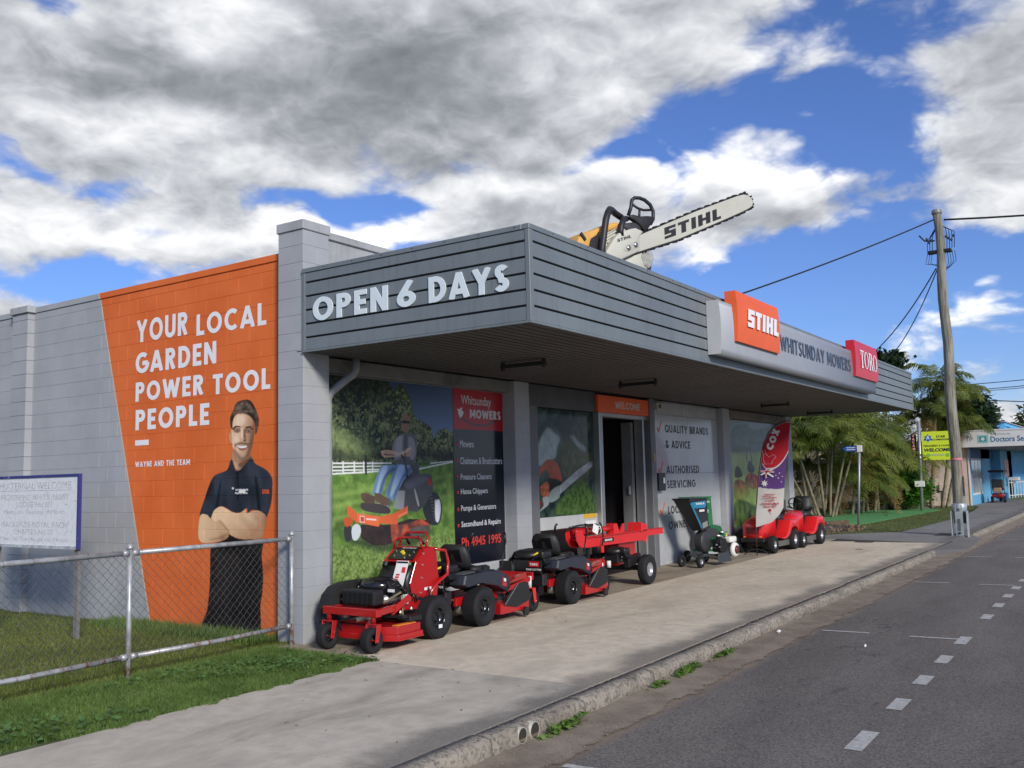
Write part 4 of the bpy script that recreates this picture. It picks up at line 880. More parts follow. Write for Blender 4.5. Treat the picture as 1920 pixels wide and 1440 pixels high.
# pilaster on the side wall and the corner pier
for k in range(22): block(0.0, .12, 5.70+JT/2, 6.12, k*.2+JT, min((k+1)*.2-JT, 4.30))
def pier(x0, x1, y1, top, nz, far=False):
    block_ = (lambda *a: far_blocks.box(*a)) if far else block
    MB().box(x0+.0035, x1-.0035, .0035, y1-.0035, -.1, top-.01).build('pier_core', BLK, shop)
    for k in range(nz):
        z0, z1 = k*.2+JT, (k+1)*.2-JT
        if k % 2: 
            m_ = (x0+x1)/2
            block_(x0, m_-JT/2, 0, y1, z0, z1); block_(m_+JT/2, x1, 0, y1, z0, z1)
        else: block_(x0, x1, 0, y1, z0, z1)
pier(0, .40, .40, 4.6, 23)
pier(4.20, 4.60, .28, 3.17, 15); pier(12.48, 12.90, .28, 3.17, 15, True); pier(16.93, 17.33, .28, 3.17, 15, True)
far = far_blocks.build('rear_block', BLK, shop); far['kind'] = 'stuff'
TRIM = mat('grey_render', (.36, .37, .385), .7, var=.12, vs=2, bump=.15, dirt=.4, dirtcol=(.2, .2, .19), streak=.35)
MB().box(-.018, .418, -.018, .418, 4.575, 4.685).build('pier_cap', TRIM, shop, bevel=.006)
# coping: orange over the mural, grey beyond
MB().box(.085, .34, .43, 5.68, 4.300, 4.385).build('coping', BLK, shop, bevel=.006)
MB().box(-.03, .34, 5.66, 6.15, 4.302, 4.405).build('coping', TRIM, shop, bevel=.006)
MB().box(.085, .34, 6.15, 16.0, 4.300, 4.385).build('coping', BLK, shop, bevel=.006)
MB().box(.40, 17.2, .15, .33, 3.2, 4.58).build('parapet', TRIM, shop)
MB().box(.43, 17.25, .12, .36, 4.58, 4.665).build('parapet_cap', TRIM, shop, bevel=.006)
ROOF = mat('roof_metal', (.35, .36, .37), .5, .3)
MB().box(.3, 17.2, .33, 16, 4.0, 4.1).build('roof', ROOF, shop)
MB().box(17.13, 17.3, .33, 16, -.1, 4.3).build('far_wall', TRIM, shop)
# header beam under the awning, shopfront walls
CBEAM = concrete('beam_concrete', (.20, .20, .19), (.09, .09, .085), .8, 3, 2)
MB().box(.402, 4.198, .10, .30, 3.0, 3.17).build('header_beam', CBEAM, shop, bevel=.01)
MB().box(12.902, 16.928, .10, .30, 2.98, 3.17).build('header_beam', CBEAM, shop, bevel=.01)
DKG = mat('dark_grey_paint', (.085, .090, .10), .5, var=.15)
WALLG = mat('pale_grey_wall', (.40, .42, .45), .55, var=.08, dirt=.3, dirtcol=(.25, .25, .25))
MB().box(.402, 4.198, .21, .33, -.1, 3.0).build('front_wall', WALLG, shop)
MB().box(12.902, 16.928, .21, .33, -.1, 2.98).build('front_wall', DKG, shop)
MB().box(4.602, 6.88, .12, .30, 2.83, 3.17).build('fascia_panel', DKG, shop)
MB().box(9.0, 12.478, .15, .32, -.1, 3.17).build('front_wall', WALLG, shop)
# skirting band of blocks under the posters, shade line
for i in range(9):
    a = .402+i*.42
    if a+.42 < 4.2: MB().box(a+JT, a+.42-JT, .190, .215, -.05, .52).build('base_panel', WALLG, shop, bevel=.004)
# shop window: frame, glass, sill band
ALU = mat('aluminium', (.42, .43, .44), .38, .7, var=.06); ALUD = mat('grey_frame_paint', (.14, .145, .155), .45, var=.1)
GLASS = mat('window_glass', (.012, .016, .018), .04, 0, var=0, spec=.9)
win = MB().box(4.602, 4.98, .10, .22, -.05, 2.83).build('window_frame', ALUD, shop)
MB().box(6.93, 7.06, .08, .22, -.05, 2.83).build('window_frame', ALU, shop, bevel=.008)
SAWP = print_mat('saw_print_reflections', paint_saw_poster(), .08)
MB().box(4.98, 6.93, .20, .22, 1.10, 2.82).build('window_pane', SAWP, shop)
MB().box(4.98, 6.93, .195, .22, -.02, .90).build('window_pane', GLASS, shop)
SILLW = mat('white_sill', (.50, .52, .52), .5, var=.08, dirt=.3)
MB().box(4.98, 6.93, .17, .22, .90, 1.10).build('window_sill', SILLW, shop, bevel=.006)
YEL = mat('yellow_sticker', (.75, .42, .03), .5, var=.1); WHT = mat('white_sheet', (.78, .78, .76), .6, var=.04)
MB().box(6.45, 6.88, .165, .169, 1.03, 1.10).build('sticker', YEL, shop); MB().box(6.5, 6.85, .165, .168, .93, .985).build('sticker', WHT, shop)
# doorway: dark room behind with goods, jambs, leaf
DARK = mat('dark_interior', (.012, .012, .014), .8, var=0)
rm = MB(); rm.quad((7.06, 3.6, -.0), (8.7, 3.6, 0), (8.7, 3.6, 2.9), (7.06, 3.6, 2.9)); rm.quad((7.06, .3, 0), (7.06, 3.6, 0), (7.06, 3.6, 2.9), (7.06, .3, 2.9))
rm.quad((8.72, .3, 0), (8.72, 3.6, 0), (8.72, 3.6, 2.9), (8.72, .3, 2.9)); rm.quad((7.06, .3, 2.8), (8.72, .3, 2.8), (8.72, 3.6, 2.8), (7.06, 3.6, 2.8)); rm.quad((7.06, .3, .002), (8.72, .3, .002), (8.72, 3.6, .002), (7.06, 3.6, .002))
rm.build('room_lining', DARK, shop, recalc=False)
MB().box(7.06, 8.95, .10, .28, 2.76, 2.83).build('door_head', ALU, shop, bevel=.005)
MB().box(8.66, 8.72, .10, .28, -.02, 2.76).build('door_jamb', ALU, shop, bevel=.005)
MB().box(8.72, 8.86, .16, .28, -.02, 2.76).build('door_jamb', DKG, shop)
MB().box(8.86, 9.06, .03, .28, -.02, 3.17).build('door_jamb', ALUD, shop, bevel=.008)
dl = MB().cbox((8.60, .40, 1.36), (.10, .20, 2.72)).build('door_leaf', mat('door_grey', (.16, .17, .17), .5, var=.15), shop)
MB().cbox((8.53, .36, 1.45), (.04, .05, .16)).build('door_handle', ALU, dl, bevel=.006)
MB().cbox((8.96, .025, 2.05), (.05, .015, .16)).build('door_closer_plate', mat('brass_plate', (.45, .36, .18), .4, .6), shop)
# welcome board
OR = mat('sign_orange', (.80, .125, .030), .5, var=.05); WH = mat('letter_white', (.80, .82, .84), .45, var=.02)
w_ = thing('welcome_sign', (6.88, .08, 2.83), 'orange WELCOME board fixed above the open shop doorway', 'sign')
MB().box(6.882, 8.998, .065, .118, 2.835, 3.13).build('board', OR, w_, bevel=.004)
text_mesh('WELCOME', (7.52, .0645, 2.92), (1, 0, 0), (0, 0, 1), .98, .125, mat('welcome_letter', (.62, .6, .58), .5, var=.03), w_, t=.17)
# posters
def poster(name, label, x0, x1, z0, z1, m, y=.205, cat='poster'):
    t = thing(name, ((x0+x1)/2, y, z0), label, cat); MB().box(x0, x1, y-.012, y, z0, z1).build('print', m, t); return t
poster('lawn_rider_poster', 'large wall print of a man riding an orange mower past a white fence', .412, 2.955, .56, 2.985, print_mat('rider_print', paint_rider(), .22))
sl = thing('service_list_sign', (3.55, .2, .56), 'black and red panel listing shop services beside the rider print', 'sign')
BLKP = mat('panel_black', (.008, .010, .018), .16, var=.0); REDP = mat('panel_red', (.42, .010, .018), .25, var=.03)
MB().box(2.96, 4.16, .192, .205, .56, 2.42).build('black_panel', BLKP, sl); MB().box(2.96, 4.16, .190, .205, 2.42, 2.985).build('red_panel', REDP, sl)
UX, UZ = (1, 0, 0), (0, 0, 1)
LW = mat('panel_letter', (.62, .64, .66), .4, var=.0)
font_text('Whitsunday', (3.14, .1885, 2.735), UX, UZ, .72, .165, LW, sl, weight=.012)
text_mesh('MOWERS', (3.34, .1885, 2.585), UX, UZ, .76, .125, LW, sl, t=.24, gap=.1)
sw = MB(); pts = [(3.10+.9*k/16, 2.60-.10*math.sin(PI*k/16)-.02*k/16) for k in range(17)]
for a, b_ in zip(pts[:-1], pts[1:]): sw.quad((a[0], .1888, a[1]-.018), (b_[0], .1888, b_[1]-.018), (b_[0], .1888, b_[1]+.006), (a[0], .1888, a[1]+.006))
sw.build('swoosh', BLKP, sl, recalc=False)
lg = MB(); lg.quad((3.04, .1884, 2.70), (3.10, .1884, 2.62), (3.16, .1884, 2.60), (3.20, .1884, 2.66), (3.13, .1884, 2.70)); lg.quad((3.06, .1880, 2.66), (3.09, .1880, 2.60), (3.13, .1880, 2.57), (3.15, .1880, 2.61)); lg.quad((3.10, .1878, 2.70), (3.15, .1878, 2.73), (3.17, .1878, 2.72), (3.13, .1878, 2.68))
lg.build('mower_emblem', mat('emblem_white', (.7, .75, .75), .4, var=0), sl, recalc=False)
RB = mat('bullet_red', (.55, .02, .02), .4, var=0)
for txt, z, w in (('Mowers', 2.19, .32), ('Chainsaws & Brushcutters', 1.955, 1.02), ('Pressure Cleaners', 1.74, .74), ('Hansa Chippers', 1.52, .64), ('Pumps & Generators', 1.29, .84), ('Secondhand & Repairs', 1.07, .95)):
    font_text(txt, (3.10, .1905, z-.02), UX, UZ, w, .10 if txt != 'Pressure Cleaners' else .085, LW, sl, weight=.018)
    MB().cyl((3.035, .192, z+.03), (3.035, .1895, z+.03), .024, n=14).build('bullet', RB, sl)
font_text('Ph 4945 1995', (3.10, .1905, .80), UX, UZ, .95, .13, mat('phone_red', (.60, .04, .03), .4, var=0), sl, weight=.02)
# pale gloss panels with the check list
qp = thing('advice_panel', (10.5, .12, .6), 'pale gloss wall panels lettered QUALITY BRANDS & ADVICE right of the door', 'sign')
PG = mat('pale_gloss', (.42, .44, .47), .20, var=.05, vs=1.2, coat=.3)
for a, b_ in ((9.07, 10.75), (10.754, 12.46)):
    for z0, z1 in ((.62, 1.745), (1.75, 2.90)):
        MB().box(a, b_, .135, .149, z0, z1).build('panel', PG, qp, bevel=.003)
MB().box(9.07, 12.46, .140, .152, .0, .615).build('lower_panel', WALLG, qp)
for a, b_ in ((9.07, 10.6), (10.61, 12.46)): MB().box(a, b_, .138, .150, 2.915, 3.15).build('header_panel', WALLG, qp, bevel=.004)
LB = mat('letter_black', (.025, .028, .035), .5, var=0); LO = mat('tick_orange', (.75, .13, .02), .5, var=0)
def tick(x, z, s=.11):
    m_ = MB(); m_.bar((x, .1325, z+.45*s), (x+.42*s, .1325, z), .001, .20*s, (0, 0, 1)); m_.bar((x+.36*s, .1320, z-.06*s), (x+1.05*s, .1320, z+1.1*s), .001, .17*s, (0, 0, 1))
    m_.build('tick', LO, qp, recalc=False)
yl = .1340
for txt, x, z, w, h in (('QUALITY BRANDS', 9.72, 2.555, 2.22, .155), ('& ADVICE', 9.72, 2.245, 1.22, .155), ('AUTHORISED', 9.72, 1.745, 1.63, .155), ('SERVICING', 9.72, 1.455, 1.40, .155), ('LOCALLY', 9.72, .955, 1.12, .155), ('OWNED', 9.72, .655, 1.0, .155)):
    text_mesh(txt, (x, yl, z), UX, UZ, w, h, LB, qp, t=.19)
for x, z in ((9.42, 2.58), (9.42, 1.77), (9.42, .98)): tick(x-.06, z-.02, .20)
# mower print beyond the third pier
poster('mowers_on_lawn_print', 'wall print of two red mowers on sunlit grass behind the feather flag', 13.0, 16.92, .5, 2.95, print_mat('lawn_print', paint_lawn_poster(), .22), y=.2085)
kb_ = thing('key_box', (9.2, .11, 1.4), 'small black metal letter box on the pale panels beside the door', 'box')
MB().box(9.13, 9.42, .02, .134, 1.42, 1.76).build('case', mat('black_enamel', (.02, .022, .026), .4, var=.05), kb_, bevel=.006)
MB().box(9.31, 9.38, .013, .0195, 1.56, 1.67).build('tag', WHT, kb_)
al = thing('alarm_box', (9.35, .12, 2.95), 'white alarm siren box above the QUALITY BRANDS lettering', 'alarm')
MB().box(9.25, 9.62, .06, .138, 2.97, 3.13).build('case', mat('offwhite_plastic', (.42, .42, .38), .5, var=.05), al, bevel=.012)
MB().cyl((9.37, .062, 3.05), (9.37, .052, 3.05), .04, n=12).build('grille', LB, al)
# downpipe
PIPE = mat('painted_pipe', (.30, .315, .33), .5, var=.15, dirt=.4)
dp = MB().tube([(.82, -.02, 3.17), (.82, -.02, 3.05), (.79, -.01, 2.99), (.62, .04, 2.86), (.50, .07, 2.76), (.46, .08, 2.68), (.455, .08, .02)], .047, 14).build('downpipe', PIPE, smooth=True)
tag(dp, 'grey painted downpipe bending off the awning beside the corner pier', 'pipe')

# ------------------------------------------------------------------ awning with boarded fascia
aw = thing('shop_awning', (0, -1.5, 3.17), 'deep dark grey awning with slatted fascia over the footpath', 'awning')
FB = D.materials.new('fascia_paint'); FB = mat('fascia_grey', (.168, .195, .208), .40, var=.07, vs=1.0, dirt=.15, dirtcol=(.09, .09, .09), fine=.08, streak=.30)
SHAD = mat('fascia_backing', (.03, .031, .035), .8, var=0)
XL, XR, YF, ZB, ZT = -.016, 17.51, -3.02, 3.176, 4.105
MB().box(XL+.03, XL+.05, YF+.03, -.01, ZB+.02, ZT-.05).build('fascia_backing', SHAD, aw)
MB().box(XL+.03, XR-.03, YF+.03, YF+.05, ZB+.02, ZT-.05).build('fascia_backing', SHAD, aw)
MB().box(XR-.05, XR-.03, YF+.05, .33, ZB+.02, ZT-.05).build('fascia_backing', SHAD, aw)
gaps = [3.945, 3.79, 3.635, 3.48, 3.327]
edges = [ZT-.052]+gaps+[ZB+.012]; GW = .011
for i in range(6):
    zt = edges[i]-(GW if i else 0); zb = edges[i+1]+(GW if i < 5 else 0)
    MB().box(XL, XL+.03, YF+.045, -.055, zb, zt).build('fascia_board', FB, aw, bevel=.002)
    for a, b_ in ((XL+.06, 4.2), (4.203, 8.4), (8.403, 12.6), (12.603, XR-.02)):
        MB().box(a, b_, YF, YF+.03, zb, zt).build('fascia_board', FB, aw, bevel=.002)
    MB().box(XR-.03, XR, YF+.045, .3, zb, zt).build('fascia_board', FB, aw, bevel=.002)
MB().box(XL-.006, XL+.058, YF-.006, YF+.043, ZB+.0, ZT-.045).build('corner_trim', FB, aw, bevel=.003)
MB().box(XL-.004, XL+.03, -.052, -.004, ZB, ZT-.045).build('corner_trim', FB, aw, bevel=.003)
MB().box(XR-.045, XR+.005, YF-.005, YF+.044, ZB, ZT-.045).build('corner_trim', FB, aw, bevel=.003)
MB().box(XL-.012, XL+.07, YF+.075, -.004, ZT-.05, ZT).build('top_flashing', FB, aw, bevel=.004)
MB().box(XL-.012, XR+.012, YF-.012, YF+.07, ZT-.0495, ZT+.001).build('top_flashing', FB, aw, bevel=.004)
MB().box(XL-.010, XL+.02, YF+.024, -.004, ZB-.012, ZB+.008).build('bottom_angle', FB, aw)
MB().box(XL-.010, XR+.35, YF-.010, YF+.02, ZB-.014, ZB+.008).build('bottom_angle', FB, aw)
MB().quad((XL+.06, YF+.06, 3.62), (XR-.05, YF+.06, 3.62), (XR-.05, .14, 3.85), (XL+.06, .14, 3.85)).build('roof_sheet', ROOF, aw)
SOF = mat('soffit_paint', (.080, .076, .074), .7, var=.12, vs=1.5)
ns = 26; y0 = YF+.025
for i in range(ns):
    ya = y0+i*(3.12)/ns; yb = ya+3.12/ns-.018
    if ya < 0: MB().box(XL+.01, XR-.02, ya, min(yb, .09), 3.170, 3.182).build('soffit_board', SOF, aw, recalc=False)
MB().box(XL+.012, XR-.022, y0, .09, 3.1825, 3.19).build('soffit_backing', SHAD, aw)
SCR = mat('screw_head', (.05, .05, .055), .4, .6, var=0)
sc = MB()
for i in range(7): sc.cyl((XL-.012, -.35-i*.42, ZT-.02), (XL-.016, -.35-i*.42, ZT-.02), .006, n=6)
for i in range(24): sc.cyl((.4+i*.7, YF-.012, ZT-.02), (.4+i*.7, YF-.016, ZT-.02), .006, n=6)
o = sc.build('screw_heads', SCR, aw); o['kind'] = 'stuff'
# OPEN 6 DAYS
text_mesh('OPEN', (XL-.004, -.185, 3.490), (0, -1, 0), (0, 0, 1), 1.09, .262, mat('letter_pale', (.66, .74, .78), .45, var=.02), aw, depth=.012, t=.21, gap=.16)
text_mesh('6', (XL-.004, -1.40, 3.490), (0, -1, 0), (0, 0, 1), .245, .262, MATS['letter_pale'], aw, depth=.012, t=.21)
text_mesh('DAYS', (XL-.004, -1.82, 3.490), (0, -1, 0), (0, 0, 1), .97, .262, MATS['letter_pale'], aw, depth=.012, t=.21, gap=.12)
# under-awning battens
bl = mat('batten_black', (.015, .015, .016), .5, var=0)
for i, (x_, ya, yb, lab) in enumerate(((2.33, -1.71, -1.07, 'nearest dark light batten under the awning, left of the second pier'), (5.58, -1.66, -1.03, 'dark light batten under the awning before the WELCOME board'),
                                   (11.9, -1.68, -1.08, 'dark light batten under the awning above the feather flag side'), (15.4, -1.62, -1.01, 'farthest dark light batten under the awning, at its right end'))):
    t = thing('light_batten', (x_, (ya+yb)/2, 3.1), lab, 'light', 'light battens under the awning')
    MB().box(x_-.04, x_+.04, ya, yb, 3.085, 3.135).build('housing', bl, t, bevel=.005)
    MB().box(x_-.03, x_+.03, ya+.01, ya+.03, 3.06, 3.168).build('bracket', bl, t); MB().box(x_-.03, x_+.03, yb-.03, yb-.01, 3.06, 3.168).build('bracket', bl, t)
# mural lettering
def mural(txt, ya, yb, za, zb, t_=.21, gap=.15, m=WH):
    text_mesh(txt, (.0975, ya, za), (0, -1, 0), (0, 0, 1), ya-yb, zb-za, m, shop, t=t_, gap=gap)
mural('YOUR', 3.21, 2.15, 3.61, 3.905, .20); mural('LOCAL', 1.98, .71, 3.575, 3.84, .20)
mural('GARDEN', 3.22, 1.60, 3.20, 3.475); mural('POWER', 3.21, 1.83, 2.835, 3.085); mural('TOOL', 1.66, .64, 2.82, 3.065)
mural('PEOPLE', 3.20, 1.72, 2.46, 2.725)
MB().box(.0965, .0995, 2.92, 3.20, 2.262, 2.33).build('lettering', WH, shop)
mural('WAYNE AND THE TEAM', 3.19, 2.08, 1.985, 2.055, .2, .16)
text_mesh('$TIHL', (.0970, .77, 1.615), (0, -1, 0), (0, 0, 1), .12, .05, OR, shop, t=.22)
text_mesh('BATTERY POWER', (.0970, 1.23, 1.655), (0, -1, 0), (0, 0, 1), .22, .022, WH, shop, t=.22)
text_mesh('MADE BY $TIHL', (.0970, 1.24, 1.618), (0, -1, 0), (0, 0, 1), .22, .022, WH, shop, t=.22)

# ------------------------------------------------------------------ sign cabinet on the fascia
sg = thing('sign_cabinet', (8.4, -3.1, 3.27), 'long grey cabinet sign with orange and red end blocks on the awning fascia', 'sign')
CAB = mat('cabinet_silver', (.30, .325, .365), .45, .1, var=.03); CABE = mat('cabinet_end', (.46, .475, .48), .5, var=.05)
def bow(x0, x1, z0, z1, y0, depth, n=10, pw=2.0):
    rings = []
    for x_ in (x0, x1):
        ring = [V((x_, y0, z0))]
        for k in range(n+1):
            u = k/n; ring.append(V((x_, y0-depth*(.88+.12*(1-abs(2*u-1)**pw)), z0+(z1-z0)*u)))
        ring.append(V((x_, y0, z1))); rings.append(ring)
    return MB().loft(rings)
bow(4.27, 12.80, 3.275, 3.985, -3.024, .19).build('cabinet', CAB, sg, smooth=30)
o = bow(4.262, 4.269, 3.274, 3.986, -3.024, .192).build('end_panel', CABE, sg)
o = bow(4.74, 6.50, 3.485, 4.175, -3.10, .175).build('orange_panel', OR, sg)
text_mesh('$TIHL', (5.08, -3.288, 3.72), UX, UZ, 1.28, .25, WH, sg, depth=.006, t=.25, gap=.13, shear=.12)
text_mesh('WHITSUNDAY MOWERS', (6.66, -3.222, 3.56), UX, UZ, 4.12, .235, mat('letter_slate', (.075, .105, .165), .5, var=0), sg, depth=.006, t=.14, gap=.18)
RC = mat('sign_red', (.58, .018, .035), .35, var=.03)
bow(10.98, 12.79, 3.505, 4.195, -3.10, .175).build('red_panel', RC, sg)
def serif_toro(o, w, h, m, parent):
    ob = V(o); polys = []; x = 0
    def R_(x0, x1, y0, y1): polys.append([(x0, y0), (x1, y0), (x1, y1), (x0, y1)])
    def T_(x):
        R_(x+.24, x+.40, .06, .94); R_(x+.16, x+.48, 0, .06); R_(x, x+.64, .94, 1.0); R_(x, x+.05, .72, .94); R_(x+.59, x+.64, .72, .94); return .64
    def O_(x, n=24):
        for k in range(n):
            a0, a1 = 2*PI*k/n, 2*PI*(k+1)/n
            polys.append([(x+.36+.22*math.cos(a0), .5+.46*math.sin(a0)), (x+.36+.36*math.cos(a0), .5+.5*math.sin(a0)), (x+.36+.36*math.cos(a1), .5+.5*math.sin(a1)), (x+.36+.22*math.cos(a1), .5+.46*math.sin(a1))])
        return .72
    def R2(x):
        R_(x+.08, x+.24, .06, .94); R_(x, x+.32, 0, .06); R_(x, x+.34, .94, 1)
        for k in range(10):
            a0, a1 = PI/2-PI*k/10, PI/2-PI*(k+1)/10
            polys.append([(x+.32+.12*math.cos(a0), .745+.19*math.sin(a0)), (x+.32+.28*math.cos(a0), .745+.255*math.sin(a0)), (x+.32+.28*math.cos(a1), .745+.255*math.sin(a1)), (x+.32+.12*math.cos(a1), .745+.19*math.sin(a1))])
        R_(x+.24, x+.33, .49, .55); polys.append([(x+.30, .5), (x+.46, .5), (x+.72, 0), (x+.54, 0)]); return .70
    x += T_(x)+.02; x += O_(x)+.06; x += R2(x)+.02; x += O_(x)
    mb = MB()
    for j, q in enumerate(polys): mb.quad(*[(ob.x+px/x*w, ob.y-.0003*(j % 5), ob.z+py*h) for px, py in q])
    return mb.build('lettering', m, parent, recalc=False)
serif_toro((11.28, -3.290, 3.69), 1.36, .34, WH, sg)
# ------------------------------------------------------------------ machine parts
def tread_mat(name, base, sc=38.):
    m = D.materials.new(name); m.use_nodes = True; T = NT(m.node_tree); b = m.node_tree.nodes['Principled BSDF']
    pos = T.new('ShaderNodeTexCoord').outputs['Object']
    n = T.noise(pos, 4, 5, .6); c = T.mix(T.ramp(n, .3, .7), tuple(x*.8 for x in base)+(1,), tuple(x*1.25 for x in base)+(1,))
    T.set(b.inputs['Base Color'], c); b.inputs['Roughness'].default_value = .75; b.inputs['Specular IOR Level'].default_value = .25
    return m
RUB = tread_mat('rubber', (.017, .018, .020)); RUBD = mat('rubber_flap', (.014, .014, .015), .75, var=.15, bump=.2, bs=30)
RED = mat('mower_red', (.40, .008, .010), .28, var=.04, coat=.5, vs=4, dirt=.15, dirtcol=(.2, .05, .03)); REDB = mat('bright_red', (.66, .018, .022), .34, var=.04, coat=.3)
BLKM = mat('satin_black', (.014, .014, .016), .38, var=.1); BLKG = mat('gloss_black', (.010, .010, .012), .18, var=.05, coat=.3)
BLUG = mat('pod_grey', (.024, .028, .040), .46, var=.08, bump=.08, bs=200); POD2 = mat('pod_mid_grey', (.09, .095, .10), .5, var=.05)
CHR = mat('cast_alloy', (.50, .50, .50), .35, .85, var=.25, vs=30, bump=.3, bs=60); STEEL = mat('zinc_rod', (.60, .50, .28), .35, .8, var=.15, vs=40)
VIN = mat('seat_vinyl', (.018, .019, .021), .55, var=.1, bump=.1, bs=120); SILV = mat('silver_rim', (.45, .46, .48), .35, .6, var=.08)
YELP = mat('yellow_plastic', (.75, .56, .03), .45, var=.05); WHP = mat('white_plastic', (.70, .70, .68), .45, var=.05); GRN = mat('chipper_green', (.015, .17, .06), .35, var=.06, coat=.3)
BLU = mat('chipper_blue', (.02, .20, .36), .35, var=.05); BRN = mat('brown_cap', (.09, .02, .02), .4, var=.05)
def wheel(parent, c, r, w, rim, rr=.52, n=28, lugs=True, name='wheel', side=-1, knob=False):
    """axis along local y; tyre with tread blocks, dished rim facing side"""
    o = V(c); h = w/2; k = .30*w
    mb = MB(); pr = [(r*rr, -h*.72), (r*(rr+.12), -h*.92), (r*.86, -h), (r*.955, -h*.86), (r*.988, -h*.62), (r*.992, 0), (r*.988, h*.62), (r*.955, h*.86), (r*.86, h), (r*(rr+.12), h*.92), (r*rr, h*.72)]
    mb.lathe(o, (0, 1, 0), pr, n, False)
    mb.lathe(o, (0, 1, 0), [(r*rr, -h*.72), (r*rr*.98, 0), (r*rr, h*.72)], n, False)
    ty = mb.build(name, RUB, parent, smooth=50)
    if lugs:
        lm = MB(); nl = int(2*PI*r/.030); rows = max(3, int(w/.032))
        for i in range(nl):
            for j in range(rows):
                a = 2*PI*(i+.5*(j % 2))/nl; yy = -h*.74+(j+.5)*(w*.74)/rows; rad = r*.990+.003
                M = Matrix.Rotation(-a, 3, 'Y')
                p = o + M @ V((rad, 0, 0)) + V((0, yy, 0)); lm.cbox(p, (.012, w*.62/rows, .021), M)
        l_ = lm.build('tread', RUB, ty, recalc=False)
        l_['kind'] = 'stuff'
    rm_ = MB(); R0 = r*rr; s = side
    rm_.lathe(o, (0, s, 0), [(R0, h*.76), (R0*.93, h*.78), (R0*.88, h*.60), (R0*.80, h*.25), (R0*.45, h*.20), (R0*.38, h*.34), (R0*.16, h*.36), (.001, h*.36)], 22, False)
    ri = rm_.build('rim', rim, ty, smooth=35)
    nb_ = MB()
    for i in range(5):
        a = 2*PI*i/5; p = o + V((R0*.30*math.cos(a), s*h*.40, R0*.30*math.sin(a))); nb_.cyl(p, p+V((0, s*.008, 0)), .009, n=6)
    nb_.build('wheel_nut', CHR if rim.name == 'silver_rim' else BLKM, ty)
    return ty
def caster(parent, x, y, r, w, top, m_tube, m_fork, ang=0., side=-1, trail=.06, tube_h=.14):
    cx = x; wh = wheel(parent, (cx, y, r), r, w, BLKM, .48, 22, False, 'caster_wheel', side)
    f = MB(); zt = 2*r+.03
    f.box(cx-.045, cx+.045+trail, y-w/2-.022, y+w/2+.022, zt-.012, zt+.004)
    for s in (-1, 1): f.add([], []); f.prism([(cx-.04+trail*.6, y+s*(w/2+.012), zt), (cx+.05+trail, y+s*(w/2+.012), zt), (cx+.025, y+s*(w/2+.012), r-.02), (cx-.025, y+s*(w/2+.012), r-.02)], (0, s*.008, 0))
    f.cyl((cx, y-w/2-.03, r), (cx, y+w/2+.03, r), .010, n=8)
    f.build('fork', m_fork, parent, bevel=.003)
    MB().cyl((cx+trail*.6, y, zt+.004), (cx+trail*.6, y, zt+tube_h), .026, n=14).build('spindle', m_tube, parent, smooth=True)
def small_engine(parent, c, s=1., cover=BLKG):
    """V-twin: block, round air shroud, cooling fins, muffler, hoses"""
    x, y, z = c
    e = MB(); e.box(x-.15*s, x+.15*s, y-.13*s, y+.13*s, z, z+.16*s)
    for sgn in (-1, 1):
        M = Matrix.Rotation(sgn*.6, 3, 'X'); e.cbox((x, y+sgn*.17*s, z+.15*s), (.16*s, .11*s, .14*s), M)
    eb = e.build('engine_block', BLKM, parent, bevel=.008*s)
    fn = MB()
    for i in range(7): 
        for sgn in (-1, 1): fn.cbox((x, y+sgn*(.14+.014*i)*s, z+(.12+.007*i)*s), (.19*s, .004, .16*s), Matrix.Rotation(sgn*.6, 3, 'X'))
    fn.build('cooling_fin', BLKM, eb)
    MB().lathe((x, y, z+.155*s), (0, 0, 1), [(.19*s, 0), (.205*s, .02*s), (.20*s, .055*s), (.175*s, .085*s), (.12*s, .10*s), (.02*s, .105*s)], 26).build('air_shroud', cover, parent, smooth=40)
    g = MB()
    for i in range(5): g.lathe((x, y, z+.245*s+.004*i), (0, 0, 1), [((.145-.022*i)*s, 0), ((.15-.022*i)*s, .006), ((.14-.022*i)*s, .008)], 20, False)
    g.build('intake_screen', BLKM, parent)
    MB().cbox((x-.02*s, y-.20*s, z+.20*s), (.20*s, .10*s, .09*s)).build('air_filter', cover, parent, bevel=.02*s, seg=2, smooth=40)
    MB().cyl((x-.10*s, y+.16*s, z+.05*s), (x+.14*s, y+.16*s, z+.05*s), .05*s, n=14).build('muffler', CHR, parent, smooth=True)
    MB().cyl((x+.17*s, y-.05*s, z+.05*s), (x+.17*s, y-.05*s, z+.12*s), .03*s, n=12).build('oil_filter', YELP, parent, smooth=True)
    h = MB()
    for i in range(5):
        a = i*1.3; h.tube([(x+.15*s*math.cos(a), y-.12*s, z+.10*s), (x+.19*s*math.cos(a+.4), y-.20*s, z+.18*s), (x+.10*s*math.cos(a+.8), y-.18*s, z+.24*s)], .006*s, 6)
    h.build('hose', BLKM, parent)
    sp = MB()
    for i in range(9):
        a = i*2.4; sp.cbox((x+.14*s*math.cos(a), y-.19*s+.02*math.sin(a*3), z+(.03+.018*i)*s), (.022*s, .016*s, .016*s))
    sp.build('fitting', CHR, parent, bevel=.003)
